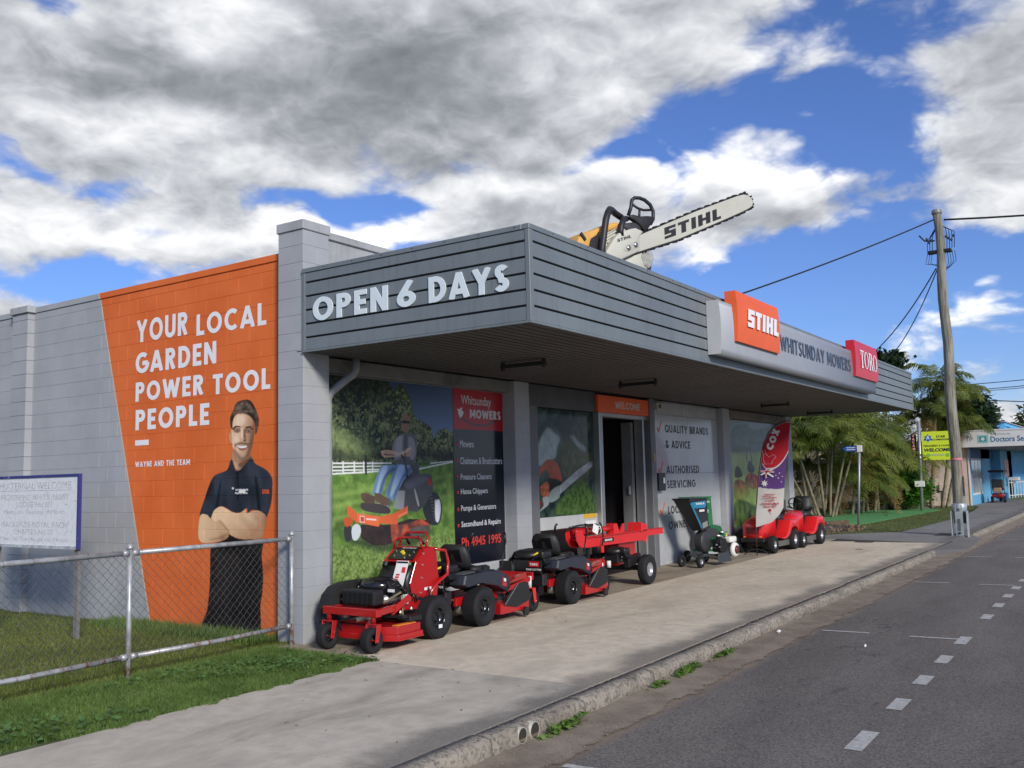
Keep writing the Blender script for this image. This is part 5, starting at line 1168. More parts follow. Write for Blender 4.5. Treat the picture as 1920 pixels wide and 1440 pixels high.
# ------------------------------------------------------------------ stand-on mower (front towards -x)
def stand_on():
    t = local(thing('stand_on_mower', (.95, -.72, 0), 'red stand-on mower nearest the corner pier, white price sheet on its tank', 'mower', 'mowers lined up outside the shop', rz=PI))
    # local: +x forward, y left; rear axle x=0
    for s in (-1, 1): wheel(t, (0, s*.30, .228), .228, .24, BLKG, .50, 32, True, 'rear_wheel', side=s)
    for s in (-1, 1): caster(t, 1.00, s*.31, .128, .115, .4, RED, RED, trail=-.05, side=-s if s > 0 else 1, tube_h=.13)
    f = MB(); f.box(.92, 1.0, -.38, .38, .355, .435); f.build('front_beam', RED, t, bevel=.006)
    for s in (-1, 1):
        MB().bar((.94, s*.33, .395), (.45, s*.24, .40), .05, .07).build('frame_rail', RED, t, bevel=.005)
        MB().bar((.50, s*.24, .40), (-.1, s*.20, .36), .05, .09).build('frame_rail', RED, t, bevel=.005)
        MB().bar((.62, s*.24, .34), (.52, s*.42, .52), .02, .06).build('deck_hanger', RED, t, bevel=.004)
        MB().cyl((.88, s*.18, .325), (.88, s*.14, .325), .018, n=10).build('frame_bolt', CHR, t)
        MB().tube([(.80, s*.30, .48), (.50, s*.27, .55)], .012, 8).build('lift_rod', STEEL, t)
        MB().tube([(.52, s*.30, .52), (.50, s*.30, .30)], .010, 6).build('lift_chain', STEEL, t)
    MB().box(.55, .62, -.40, .40, .30, .33).build('cross_member', BLKM, t)
    dk = MB(); P_ = [(.86, .30), (.76, .47), (.36, .46), (.36, -.46), (.76, -.42), (.86, -.28)]
    dk.prism([(.43+(a-.43)*.94, b_*.93, .15) for a, b_ in P_], (0, 0, .085)); dk.prism([(a, b_, .10) for a, b_ in P_], (0, 0, .055)); d_ = dk.build('cutting_deck', RED, t, bevel=.008, seg=2)
    MB().prism([(a*1.0+.0, b_*1.02, .095) for a, b_ in P_], (0, 0, .018)).build('deck_rim', RED, d_, bevel=.003)
    MB().box(.30, .50, .22, .40, .246, .31).build('belt_cover', BLKM, t, bevel=.01)
    MB().box(.42, .72, .34, .41, .2355, .242).build('warning_strip', mat('orange_label', (.8, .25, .03), .5, var=.1), d_)
    # black discharge chute, on the wall side
    rings = []
    for k in range(9):
        a = PI*k/8*.62; rings.append([V((.72-.62*k/8*.9, -.40-.10*math.sin(a*1.4), .30+.36*math.sin(.35+a*.95)-.04*j)) for j in (0,)] )
    ch = MB(); prof = [(.93, .28), (.95, .42), (.90, .56), (.80, .64), (.66, .67), (.48, .67), (.36, .64)]
    ra = [V((x_, -.33, z_)) for x_, z_ in prof]; rb = [V((x_, -.50, z_-.03)) for x_, z_ in prof]
    for i in range(len(prof)-1): ch.quad(ra[i], ra[i+1], rb[i+1], rb[i])
    ch.quad(*([V((x_, -.50, z_-.03)) for x_, z_ in prof]+[V((.36, -.50, .26)), V((.93, -.50, .24))])); ch.quad(*([V((x_, -.33, z_)) for x_, z_ in prof]+[V((.36, -.33, .26)), V((.93, -.33, .26))]))
    ch.build('discharge_chute', RUBD, t, smooth=40)
    # engine and its black box cover
    small_engine(t, (.53, .0, .43), 1.02)
    MB().box(.70, .86, -.24, .22, .44, .60).build('engine_guard', BLKM, t, bevel=.02, seg=2)
    for i in range(6): MB().box(.862, .868, -.20+.07*i, -.17+.07*i, .46, .57).build('guard_rib', BLKG, t)
    MB().box(.664, .668, .24, .33, .57, .60).build('data_label', WHT, t)
    MB().cyl((.42, .27, .42), (.42, .27, .52), .033, n=14).build('oil_filter', WHP, t, smooth=True)
    # tower: side plates, tank, dash, rails
    for s in (-1, 1):
        sp = MB(); pts = [(.24, .36), (.30, .62), (.20, .84), (.02, .98), (-.16, .98), (-.20, .60), (-.14, .36)]
        sp.prism([(a, s*.235, b_) for a, b_ in pts], (0, -s*.012, 0)); sp.build('side_plate', RED, t, bevel=.004)
    tk = MB(); rings = []
    for y_, k in ((-.215, .82), (-.19, 1), (.19, 1), (.215, .82)):
        c_ = V((.26, y_, .63)); rings.append([c_+V((a*k, 0, b_*k)) for a, b_ in ((-.09, -.15), (.05, -.17), (.09, -.10), (.07, .05), (.0, .16), (-.10, .17))])
    tk.loft(rings); tk.build('fuel_tank', BLKM, t, smooth=40)
    MB().cyl((.26, -.16, .79), (.24, -.16, .83), .035, n=16).build('fuel_cap', BLKG, t)
    dp_ = MB(); dp_.prism([(.20, -.22, .84), (.20, .22, .84), (.02, .20, .985), (.02, -.20, .985)], (-.012, 0, -.012)); dp_.build('dash_surround', RED, t, bevel=.004)
    dd_ = MB(); dd_.prism([(.188, -.18, .858), (.188, .18, .858), (.045, .165, .974), (.045, -.165, .974)], (.006, 0, .008)); db = dd_.build('dash_panel', BLKG, t)
    MB().cyl((.125, .0, .915), (.15, .0, .945), .022, n=12).build('choke_knob', YELP, db)
    for yy, xx in ((-.11, .15), (.10, .14), (.13, .10), (-.13, .09), (.05, .17)): MB().cyl((xx, yy, .985-.80*(xx-.03)), (xx+.012, yy, 1.0-.80*(xx-.03)), .010, n=8).build('switch', CHR, db)
    text_mesh('GRANDSTAND', (.066, .13, .972), (0, -1, 0), (-.78, 0, .62), .20, .014, LW, db, t=.2)
    MB().box(-.12, .02, -.20, .20, .93, .985).build('hand_rest', RED, t, bevel=.01)
    MB().tube([(.05, -.2, .98), (.06, -.19, 1.05), (.02, -.15, 1.09), (.02, .15, 1.09), (.06, .19, 1.05), (.05, .2, .98)], .013, 8).build('hand_rail', RED, t, smooth=True)
    MB().tube([(-.02, -.2, .98), (-.07, -.19, 1.09), (-.10, -.14, 1.14), (-.10, .14, 1.14), (-.07, .19, 1.09), (-.02, .2, .98)], .014, 8).build('hand_rail', RED, t, smooth=True)
    MB().tube([(-.01, .09, 1.10), (-.06, .10, 1.05), (-.10, .11, 1.01)], .016, 8).build('control_grip', BLKM, t, smooth=True)
    MB().tube([(-.01, -.09, 1.10), (-.06, -.10, 1.05), (-.10, -.11, 1.01)], .016, 8).build('control_grip', BLKM, t, smooth=True)
    for s in (-1, 1):
        MB().tube([(-.12, s*.23, .96), (-.30, s*.25, .93), (-.34, s*.26, .80), (-.32, s*.26, .66), (-.12, s*.27, .58), (-.02, s*.27, .50), (-.02, s*.26, .40)], .019, 10).build('side_rail', RED, t, smooth=True)
    MB().box(-.24, -.21, -.19, .19, .42, .90).build('operator_pad', RUBD, t, bevel=.015)
    MB().box(-.42, -.12, -.19, .19, .14, .17).build('foot_platform', BLKM, t, bevel=.005)
    MB().box(-.10, .02, -.12, .12, .20, .36).build('transaxle', CHR, t, bevel=.02)
    ps = MB(); ps.prism([(.415, .06, .60), (.415, .23, .60), (.270, .20, .855), (.270, .03, .855)], (.002, 0, .001)); q = ps.build('price_sheet', WHT, t)
    ps = MB(); ps.prism([(.288, .045, .83), (.288, .20, .83), (.278, .195, .848), (.278, .04, .848)], (.003, 0, .002)); ps.build('sheet_header', BLKP, q)
    ps = MB(); ps.prism([(.343, .15, .735), (.343, .20, .735), (.312, .19, .79), (.312, .14, .79)], (.003, 0, .002)); ps.build('sheet_picture', REDB, q)
    for i in range(4):
        ps = MB(); z_ = .63+i*.025; x_ = .402-i*.0142; ps.prism([(x_, .085, z_), (x_, .135, z_), (x_-.008, .135, z_+.016), (x_-.008, .085, z_+.016)], (.003, 0, .002)); ps.build('sheet_line', REDB, q)
    r_ = random.Random(9)
    for i in range(16):
        x_, y_, z_ = r_.uniform(.25, .75), r_.uniform(.18, .36), r_.uniform(.34, .50); MB().cbox((x_, y_, z_), (.03, .02, .03), Matrix.Rotation(r_.uniform(0, 3), 3, 'Y')).build('fitting', (CHR, BLKM, STEEL, BLKM)[i % 4], t, bevel=.003)
    for i in range(5):
        y_ = .16+.03*i; MB().tube([(.62-.05*i, y_, .60), (.50, y_+.08, .66-.03*i), (.36, y_+.06, .52), (.24, y_, .42)], .007, 6).build('cable', BLKM, t, smooth=True)
    for z_ in (.50, .66, .80, .92): MB().cyl((.12-.12*(z_-.5), .236, z_), (.12-.12*(z_-.5), .242, z_), .011, n=8).build('plate_bolt', CHR, t)
    MB().box(.10, .22, .2355, .238, .40, .46).build('vent_plate', BLKM, t); MB().box(-.06, .06, .2355, .2375, .52, .55).build('safety_label', WHT, t)
    MB().tube([(.10, .27, .40), (.04, .29, .34), (-.02, .27, .44), (.02, .26, .55)], .010, 6).build('brake_lever', BLKM, t, smooth=True)
    MB().box(-.01, .05, .421, .424, .12, .16).build('tyre_label', WHT, t)
    return t
stand_on()
# ------------------------------------------------------------------ zero-turn rider (front towards +x, engine behind)
def zero_turn(x, label, first=True, wb=1.22):
    t = local(thing('zero_turn_mower', (x, -.62, 0), label, 'mower', 'mowers lined up outside the shop'))
    for s in (-1, 1): wheel(t, (0, s*.355, .222), .222, .22, BLKG, .46, 32, True, 'rear_wheel', side=s)
    for s in (-1, 1): caster(t, wb+.06, s*.24-.02, .135, .10, .4, WHP, REDB if s < 0 else RED, trail=-.04, side=s, tube_h=.15)
    for s in (-1, 1):
        MB().bar((-.30, s*.22, .30), (.62, s*.22, .30), .045, .10).build('frame_rail', RED, t, bevel=.005)
        MB().bar((.62, s*.20, .30), (wb+.03, s*.24-.02, .42), .045, .06).build('frame_rail', RED, t, bevel=.005)
    MB().prism([(.66, -.30, .40), (wb+.06, -.22, .42), (wb+.06, .22, .42), (.66, .30, .40)], (0, 0, .02)).build('foot_plate', RED, t, bevel=.004)
    MB().bar((wb+.06, -.30, .45), (wb+.06, .26, .45), .03, .10).build('front_bar', RED, t, bevel=.006)
    dk = MB(); P_ = [(1.02, .30), (.92, .50), (.32, .50), (.30, -.46), (.92, -.46), (1.02, -.28)]
    dk.prism([(a, b_, .09) for a, b_ in P_], (0, 0, .13)); dk.build('cutting_deck', RED, t, bevel=.010, seg=2)
    MB().cyl((.62, -.20, .22), (.62, -.20, .29), .09, n=18).build('blade_pulley', BLKM, t); MB().cyl((.62, .22, .22), (.62, .22, .29), .09, n=18).build('blade_pulley', BLKM, t)
    MB().cyl((.80, -.475, .075), (.80, -.51, .075), .055, n=18).build('gauge_wheel', BLKM, t)
    # black rubber discharge flap, raised beside the wheel
    fl = MB(); prof = [(.34, .20), (.44, .31), (.64, .43), (.82, .44), (.90, .37), (.88, .20), (.62, .15)]
    fl.prism([(a, -.47, b_) for a, b_ in prof], (0, -.02, 0)); fl.build('discharge_flap', RUBD, t, bevel=.006)
    MB().bar((.34, -.495, .205), (.64, -.495, .435), .006, .009).build('flap_rod', CHR, t)
    MB().prism([(.62, -.30, .42), (.66, -.36, .52), (1.12, -.26, .52), (1.20, -.24, .43)], (0, -.03, 0)).build('side_step', RED, t, bevel=.005)
    # body pods over the wheels
    for s in (-1, 1):
        pts = [(-.38, .51), (-.34, .62), (.12, .635), (.40, .61), (.58, .53), (.62, .38), (.54, .33), (.32, .43), (-.02, .50), (-.30, .475)]
        mb = MB(); rings = []
        for y_, k in ((.20, 1.), (.33, 1.), (.40, .97), (.415, .93)):
            cx, cz = .1, .50; rings.append([V((cx+(a-cx)*k, s*y_, cz+(b_-cz)*k)) for a, b_ in pts])
        mb.loft(rings); mb.build('body_pod', BLUG, t, bevel=.006)
        tp = MB(); tp.prism([(-.34, s*.225, .622), (-.10, s*.225, .632), (-.10, s*.385, .632), (-.34, s*.385, .622)], (0, 0, .012)); tp.build('pod_trim', POD2, t, bevel=.004)
        tr = MB(); tr.prism([(-.06, s*.225, .635), (.32, s*.225, .617), (.32, s*.37, .617), (-.06, s*.385, .635)], (0, 0, .012)); tr.build('pod_top', BLUG, t, bevel=.005)
        bd_ = MB(); bd_.prism([(.40, s*.417, .43), (.50, s*.417, .40), (.52, s*.40, .53), (.42, s*.41, .57)], (0, s*.004, 0)); b2 = bd_.build('red_badge', RED, t)
        MB().prism([(.43, s*.4225, .475), (.48, s*.4225, .465), (.48, s*.42, .505), (.43, s*.42, .515)], (0, s*.002, 0)).build('badge_print', WHP, b2)
        MB().tube([(.44, s*.30, .57), (.50, s*.30, .61), (.58, s*.30, .65), (.62, s*.28, .74), (.70, s*.27, .92)], .011, 8).build('steering_lever', BLKM, t, smooth=True)
        MB().tube([(.70, s*.27, .92), (.71, s*.26, 1.01), (.73, s*.24, 1.04)], .017, 8).build('lever_grip', BLKM, t, smooth=True)
        MB().cyl((.20, s*.30, .62), (.20, s*.30, .665), .028, n=12).build('pod_knob', YELP if s > 0 else BLKM, t)
        MB().box(-.12, .14, s*.235, s*.215, .40, .60).build('inner_plate', BLKM, t)
    # seat
    rings = []
    for x_, hw, zt, zb in ((.10, .19, .66, .59), (.15, .225, .68, .57), (.30, .23, .665, .57), (.44, .21, .67, .58), (.49, .17, .645, .60)):
        rings.append([V((x_, -hw, zb)), V((x_, -hw, zt-.02)), V((x_, -hw*.7, zt)), V((x_, 0, zt-.02)), V((x_, hw*.7, zt)), V((x_, hw, zt-.02)), V((x_, hw, zb))])
    MB().loft(rings).build('seat', VIN, t, smooth=60)
    rings = []
    for z_, hw, x_, th in ((.65, .19, .10, .06), (.71, .215, .07, .08), (.83, .22, .03, .075), (.91, .195, .01, .06), (.945, .14, .0, .045)):
        rings.append([V((x_-th, -hw*.9, z_)), V((x_-.02, -hw, z_)), V((x_+.012, -hw*.7, z_)), V((x_-.012, 0, z_)), V((x_+.012, hw*.7, z_)), V((x_-.02, hw, z_)), V((x_-th, hw*.9, z_)), V((x_-th-.012, 0, z_))])
    MB().loft(rings).build('backrest', VIN, t, smooth=60)
    MB().prism([(.0, -.15, .73), (.0, .15, .73), (-.05, .13, .89), (-.05, -.13, .89)], (-.025, 0, 0)).build('backrest_shell', BLKG, t, bevel=.01)
    MB().bar((.12, 0, .55), (.40, 0, .55), .30, .08).build('seat_base', BLKM, t, bevel=.01)
    # engine at the back with guard
    small_engine(t, (-.38, 0, .47), 1.12, BLKM)
    MB().box(-.52, -.22, -.10, .10, .14, .42).build('engine_mount', BLKM, t, bevel=.01)
    for s in (-1, 1): MB().lathe((-.10, s*.10, .22), (0, s, 0), [(.05, 0), (.085, .02), (.085, .09), (.05, .12)], 14).build('hydro_pump', CHR, t, smooth=30)
    MB().box(-.66, -.635, -.34, .10, .46, .64).build('rear_guard', BLKG, t, bevel=.008)
    MB().box(-.62, -.50, -.34, .34, .30, .46).build('rear_bumper', BLKM, t, bevel=.012)
    MB().box(-.66, -.638, .12, .34, .42, .62).build('rear_box', BLKM, t, bevel=.01)
    bg = MB().box(-.668, -.6605, -.31, -.15, .55, .625).build('rear_badge', REDP, t, bevel=.003)
    text_mesh('TORO', (-.6685, -.17, .57), (0, -1, 0), (0, 0, 1), .12, .032, WHP, bg, t=.24, gap=.06)
    text_mesh('TIMECUTTER', (-.6615, -.10, .505), (0, -1, 0), (0, 0, 1), .24, .024, WHP, t, t=.2, gap=.08)
    MB().cyl((-.47, -.23, .42), (-.47, -.23, .36), .035, n=14).build('drain_cap', YELP, t)
    MB().tube([(-.62, -.20, .70), (-.58, -.24, .73), (-.54, -.20, .70)], .012, 8).build('dipstick_ring', YELP, t, smooth=True)
    return t
z1 = zero_turn(1.88, 'red zero-turn ride-on mower right behind the stand-on mower, black high-back seat')
z2 = zero_turn(3.96, 'zero-turn mower with red badge on its black rear guard, left of the log splitter', wb=1.10)
# ------------------------------------------------------------------ log splitter
t = thing('log_splitter', (6.2, -.5, 0), 'bright red log splitter with long beam and hydraulic ram before the shop door', 'log splitter')
def splitter(t):
    y = -.5
    bm_ = MB()
    pr = [(4.92, .93), (4.86, .88), (4.88, .78), (4.98, .68), (5.15, .655), (7.05, .64), (7.22, .60), (7.28, .72), (7.28, .80), (5.35, .82), (5.12, .83), (5.06, .93)]
    bm_.prism([(a, y-.09, b_) for a, b_ in pr], (0, .012, 0)); bm_.build('side_web', REDB, t, bevel=.004)
    MB().prism([(a, y+.08, b_) for a, b_ in pr], (0, .012, 0)).build('side_web', REDB, t, bevel=.004)
    MB().box(5.0, 7.26, y-.078, y+.078, .775, .79).build('beam_top', REDB, t); MB().box(5.15, 7.1, y-.078, y+.078, .66, .675).build('beam_bottom', REDB, t)
    MB().box(5.2, 7.28, y-.12, y+.12, .80, .815).build('beam_flange', REDB, t, bevel=.003)
    cy = MB(); cy.cyl((4.97, y, .895), (5.62, y, .895), .058, n=20); cy.build('ram_cylinder', RED, t, smooth=True)
    MB().cyl((5.62, y, .895), (6.15, y, .895), .042, n=20).build('ram_sleeve', REDB, t, smooth=True)
    for x_ in (5.60, 5.66, 5.72): MB().cyl((x_, y, .895), (x_+.03, y, .895), .064, n=20).build('ram_collar', WHP if x_ != 5.66 else BLKM, t, smooth=True)
    MB().prism([(6.14, y-.06, .80), (6.14, y-.06, .965), (6.24, y-.06, .97), (6.34, y-.06, .80)], (0, .14, 0)).build('push_block', REDB, t, bevel=.004)
    MB().prism([(6.42, y-.015, .815), (6.55, y-.015, .95), (6.58, y-.015, .95), (6.58, y-.015, .815)], (0, .03, 0)).build('splitting_wedge', REDB, t, bevel=.003)
    fp_ = MB(); fp_.box(6.98, 7.02, y-.13, y+.13, .79, .945); fp_.build('foot_plate', REDB, t, bevel=.006)
    for i in (-1, 0, 1): MB().prism([(7.02, y+i*.11-.01, .80), (7.02, y+i*.11-.01, .93), (7.20, y+i*.11-.01, .90), (7.20, y+i*.11-.01, .80)], (0, .02, 0)).build('gusset', REDB, t)
    MB().box(7.28, 7.98, y-.05, y-.04, .70, .80).build('tow_bar', REDB, t); MB().box(7.28, 7.98, y+.04, y+.05, .70, .80).build('tow_bar', REDB, t); MB().box(7.28, 7.98, y-.05, y+.05, .795, .805).build('tow_bar', REDB, t)
    MB().tube([(5.58, y-.13, .60), (5.60, y-.15, .80), (5.56, y-.15, .96), (5.50, y-.15, 1.02)], .012, 8).build('valve_lever', BLKM, t, smooth=True)
    MB().tube([(4.80, y-.02, .98), (5.1, y-.05, 1.0), (5.5, y-.1, .99)], .013, 8).build('hydraulic_hose', BLKM, t, smooth=True)
    MB().cbox((5.33, y-.17, .93), (.17, .003, .13), Matrix.Rotation(.35, 3, 'Y')).build('price_tag', WHT, t)
    MB().box(5.72, 6.05, y-.095, y-.091, .70, .76).build('makers_plate', BLKP, t); [MB().box(5.75+.042*i, 5.78+.042*i, y-.0965, y-.0955, .715, .745).build('plate_print', WHP, t) for i in range(6)]
    MB().cyl((5.57, y-.14, .56), (5.57, y-.14, .66), .03, n=12).build('valve_body', REDB, t)
    tk = MB().box(6.35, 6.95, y-.02, y+.30, .28, .66).build('oil_tank', RED, t, bevel=.02, seg=2)
    MB().box(5.55, 6.7, y-.06, y+.06, .36, .44).build('chassis', BLKM, t); MB().box(6.38, 6.50, y-.42, y+.42, .22, .30).build('axle', BLKM, t)
    MB().bar((6.05, y-.30, .36), (6.48, y-.30, .42), .10, .14).build('engine_tray', BLKM, t, bevel=.01)
    small_engine(t, (5.95, y-.16, .38), .92, BLKM)
    MB().cyl((5.62, y-.22, .33), (5.62, y-.22, .43), .034, n=14).build('return_filter', WHP, t, smooth=True)
    MB().box(5.3, 5.36, y-.04, y+.04, .0, .66).build('front_leg', BLKM, t)
    for s in (-1, 1): wheel(t, (6.45, y+s*.46, .235), .235, .14, SILV, .46, 30, False, 'wheel', side=s)
splitter(t)
# ------------------------------------------------------------------ chippers
def chipper(x, y, mc, mk, label, hop, green=False, s=1.):
    t = local(thing('garden_chipper', (x, y, 0), label, 'chipper', 'garden chippers beside the panels', rz=R(-8)))
    # inclined hopper
    a, b_ = hop
    h = MB(); top = [V((-.36, -.17, 1.26)), V((.26, -.17, 1.26)), V((.26, .17, 1.26)), V((-.36, .17, 1.26))]; bot = [V((.16, -.10, .66)), V((.42, -.10, .70)), V((.42, .10, .70)), V((.16, .10, .66))]
    h.add(top+bot, [(0, 1, 5, 4), (1, 2, 6, 5), (2, 3, 7, 6), (3, 0, 4, 7)]); hp = h.build('feed_hopper', mc, t)
    md = hp.modifiers.new('thickness', 'SOLIDIFY'); md.thickness = .006
    MB().prism([(-.38, -.185, 1.25), (.28, -.185, 1.25), (.28, -.185, 1.275), (-.38, -.185, 1.275)], (0, .37, 0)).build('hopper_lip', BLKM if not green else mc, t)
    if not green:
        MB().prism([(-.30, -.178, 1.20), (.22, -.178, 1.22), (.22, -.178, 1.12), (.18, -.172, 1.09), (-.18, -.168, 1.09)], (0, .004, 0)).build('maker_band', BLU, t)
        MB().prism([(-.34, -.176, 1.19), (-.28, -.176, 1.19), (.17, -.112, .72), (.14, -.112, .70)], (0, .003, 0)).build('hopper_edge', BLU, t)
        text_mesh('HANSA', (-.14, -.1815, 1.155), UX, (0, .1, 1), .30, .036, WHP, t, t=.22)
        MB().prism([(.0, -.165, 1.06), (.18, -.165, 1.06), (.18, -.161, 1.02), (.0, -.161, 1.02)], (0, .003, 0)).build('model_label', WHP, t)
        MB().prism([(.16, -.120, .80), (.34, -.122, .84), (.38, -.112, .74), (.20, -.108, .70)], (0, .004, 0)).build('clear_label', SILV, t)
    else:
        text_mesh('HANSA', (-.02, -.1780, 1.15), UX, (0, .1, 1), .22, .036, WHP, t, t=.22)
        MB().cyl((.12, -.16, .98), (.12, -.154, .98), .05, n=16).build('warning_disc', WHP, t)
    # drum housing, outlet, frame
    MB().lathe((.34, -.10, .45), (0, 1, 0), [(.08, 0), (.195, .01), (.20, .02), (.20, .16), (.195, .17), (.08, .18)], 26).build('drum_housing', mk, t, smooth=30)
    MB().prism([(.30, -.08, .72), (.78, -.08, .66), (.88, -.08, .52), (.5, -.08, .50)], (0, .14, 0)).build('discharge_spout', mk, t, bevel=.01)
    MB().bar((.05, -.12, .22), (.80, -.12, .16), .04, .05).build('frame_rail', mk, t); MB().bar((.05, .12, .22), (.55, .12, .16), .04, .05).build('frame_rail', mk, t)
    MB().prism([(.50, -.24, .24), (.88, -.24, .24), (.92, -.28, .05), (.42, -.28, .05)], (0, .02, 0)).build('skid_plate', mk, t, bevel=.004)
    MB().bar((.10, -.12, .24), (-.12, -.12, .12), .04, .04).build('axle_arm', mk, t)
    for s_ in (-1, 1): wheel(t, (-.10, s_*.20, .11), .11, .07, SILV if not green else GRN, .45, 18, False, 'wheel', side=s_)
    e = MB().box(.50, .74, -.30, -.10, .24, .48).build('engine_block', BLKM, t, bevel=.02)
    fn = MB()
    for i in range(6): fn.box(.49, .75, -.32, -.16, .27+i*.03, .275+i*.03)
    fn.build('cooling_fin', BLKM, e)
    MB().tube([(.42, -.26, .56), (.54, -.30, .54), (.62, -.28, .48)], .022, 10).build('exhaust', CHR, t, smooth=True)
    for i in range(7): MB().cbox((.32+.06*i, -.26-.01*(i % 2), .34+.05*(i % 3)), (.035, .03, .03)).build('fitting', CHR if i % 2 else BLKM, t, bevel=.004)
    MB().cyl((.84, -.18, .40), (.84, -.02, .40), .09, n=18).build('pulley', BLKM, t, smooth=True)
    return t
c1 = chipper(9.28, -.55, mat('hopper_black', (.020, .023, .028), .42, var=.05), mat('charcoal_paint', (.035, .037, .040), .45, var=.06), 'black and blue wood chipper with tall sloping hopper hiding the word OWNED', (0, 0))
c2 = chipper(10.35, -.20, GRN, mat('chipper_dark_green', (.012, .12, .045), .4, var=.06), 'green wood chipper with white engine tucked behind the black one', (0, 0), True)
wt = MB().box(.52, .80, -.42, -.18, .34, .46).build('fuel_tank', WHP, c2, bevel=.03, seg=2, smooth=40)
MB().lathe((.66, -.40, .20), (0, -1, 0), [(.14, 0), (.15, .03), (.13, .07), (.08, .08)], 22).build('recoil_cover', WHP, c2, smooth=40)
MB().lathe((.66, -.481, .20), (0, -1, 0), [(.085, 0), (.08, .02), (.02, .03)], 20).build('recoil_centre', BRN, c2, smooth=40)
MB().box(.50, .66, -.30, -.12, .46, .56).build('shield', GRN, c2, bevel=.01); MB().box(.56, .62, -.306, -.301, .47, .53).build('warning_label', YELP, c2)
# ------------------------------------------------------------------ lawn tractors (front towards -x)
def tractor(x, y, label):
    t = local(thing('lawn_tractor', (x, y, 0), label, 'ride-on mower', 'red lawn tractors past the third pier', rz=PI))
    for s in (-1, 1): wheel(t, (0, s*.40, .225), .225, .20, SILV, .46, 26, False, 'rear_wheel', side=s)
    for s in (-1, 1): wheel(t, (1.22, s*.36, .185), .185, .15, SILV, .42, 24, False, 'front_wheel', side=s)
    rings = []
    for x_, hw, zt, zb in ((.55, .22, .80, .40), (.62, .24, .82, .36), (1.05, .245, .76, .33), (1.36, .235, .70, .32), (1.43, .21, .66, .33)):
        rings.append([V((x_, -hw, zb)), V((x_, -hw, zt-.10)), V((x_, -hw*.8, zt-.02)), V((x_, -hw*.3, zt)), V((x_, hw*.3, zt)), V((x_, hw*.8, zt-.02)), V((x_, hw, zt-.10)), V((x_, hw, zb))])
    MB().loft(rings).build('hood', REDB, t, smooth=40)
    g = MB().box(1.425, 1.436, -.15, .15, .40, .56).build('grille', RED, t, bevel=.004)
    for i in range(5): MB().box(1.436, 1.441, -.13, .13, .42+.027*i, .430+.027*i).build('grille_slot', BLKM, g)
    for s in (-1, 1): MB().box(1.40, 1.442, s*.15, s*.20, .345, .365).build('indicator', mat('amber_lamp', (.8, .35, .05), .3, var=0), t)
    MB().box(1.38, 1.46, -.26, .26, .24, .33).build('front_bumper', BLKM, t, bevel=.015)
    MB().box(-.05, 1.35, -.16, .16, .20, .34).build('chassis', BLKM, t)
    rings = []
    for s in (-1, 1):
        pts = [(-.30, .42), (-.28, .58), (-.12, .66), (.30, .66), (.40, .50), (.62, .34), (.80, .32), (.80, .28), (.56, .28), (.34, .36), (.24, .47), (.0, .52), (-.2, .48), (-.26, .42)]
        MB().prism([(a, s*.18, b_) for a, b_ in pts], (0, s*.30, 0)).build('rear_fender', REDB, t, bevel=.018, seg=2, smooth=40)
    MB().box(-.28, .34, -.18, .18, .50, .62).build('body_tub', BLKM, t); MB().box(.36, .80, -.42, .42, .285, .305).build('foot_rest', BLKM, t)
    MB().box(.40, .56, -.20, .20, .32, .82).build('dash_column', BLKM, t, bevel=.02)
    MB().tube([(.50, 0, .80), (.36, 0, .96)], .02, 8).build('steering_column', BLKM, t)
    ring = [(V((.35, 0, .965))+V((.55*.17*math.sin(a), .17*math.cos(a), .83*.17*math.sin(a)))) for a in [2*PI*k/20 for k in range(20)]]
    MB().tube(ring, .014, 8, closed=True).tube([ring[0], (.35, 0, .955), ring[10]], .010, 6).build('steering_wheel', BLKM, t, smooth=True)
    rings = []
    for x_, hw, zt in ((-.12, .18, .75), (.0, .225, .77), (.18, .22, .76), (.25, .17, .74)): rings.append([V((x_, -hw, .64)), V((x_, -hw, zt)), V((x_, 0, zt+.01)), V((x_, hw, zt)), V((x_, hw, .64))])
    MB().loft(rings).build('seat', VIN, t, smooth=50)
    rings = []
    for z_, hw, x_ in ((.73, .20, -.12), (.90, .235, -.17), (1.06, .225, -.21), (1.13, .16, -.23)): rings.append([V((x_-.08, -hw*.9, z_)), V((x_, -hw, z_)), V((x_+.02, 0, z_)), V((x_, hw, z_)), V((x_-.08, hw*.9, z_))])
    MB().loft(rings).build('backrest', VIN, t, smooth=50)
    for s in (-1, 1): MB().tube([(-.16, s*.26, .84), (-.02, s*.27, .88), (.10, s*.27, .88)], .022, 8).build('armrest', VIN, t, smooth=True)
    MB().tube([(-.25, -.2, .60), (-.42, -.2, .66), (-.42, .2, .66), (-.25, .2, .60)], .012, 6).build('tow_handle', BLKM, t)
    dk = MB().prism([(.30, -.44, .12), (1.0, -.44, .12), (1.05, .40, .12), (.28, .42, .12)], (0, 0, .12)).build('mower_deck', mat('deck_grey', (.10, .10, .09), .5, var=.2), t, bevel=.01)
    MB().box(.34, .62, -.50, -.44, .13, .19).build('discharge_chute', mat('olive_steel', (.22, .21, .12), .5, var=.2), t, bevel=.005)
    for yy in (-.2, .2): MB().cyl((.65, yy, .24), (.65, yy, .28), .08, n=14).build('deck_pulley', BLKM, t)
    return t
tractor(13.78, -.60, 'red lawn tractor right behind the feather flag, seat partly hidden')
tractor(15.42, -.72, 'farther red lawn tractor at the awning end with steering wheel in view')
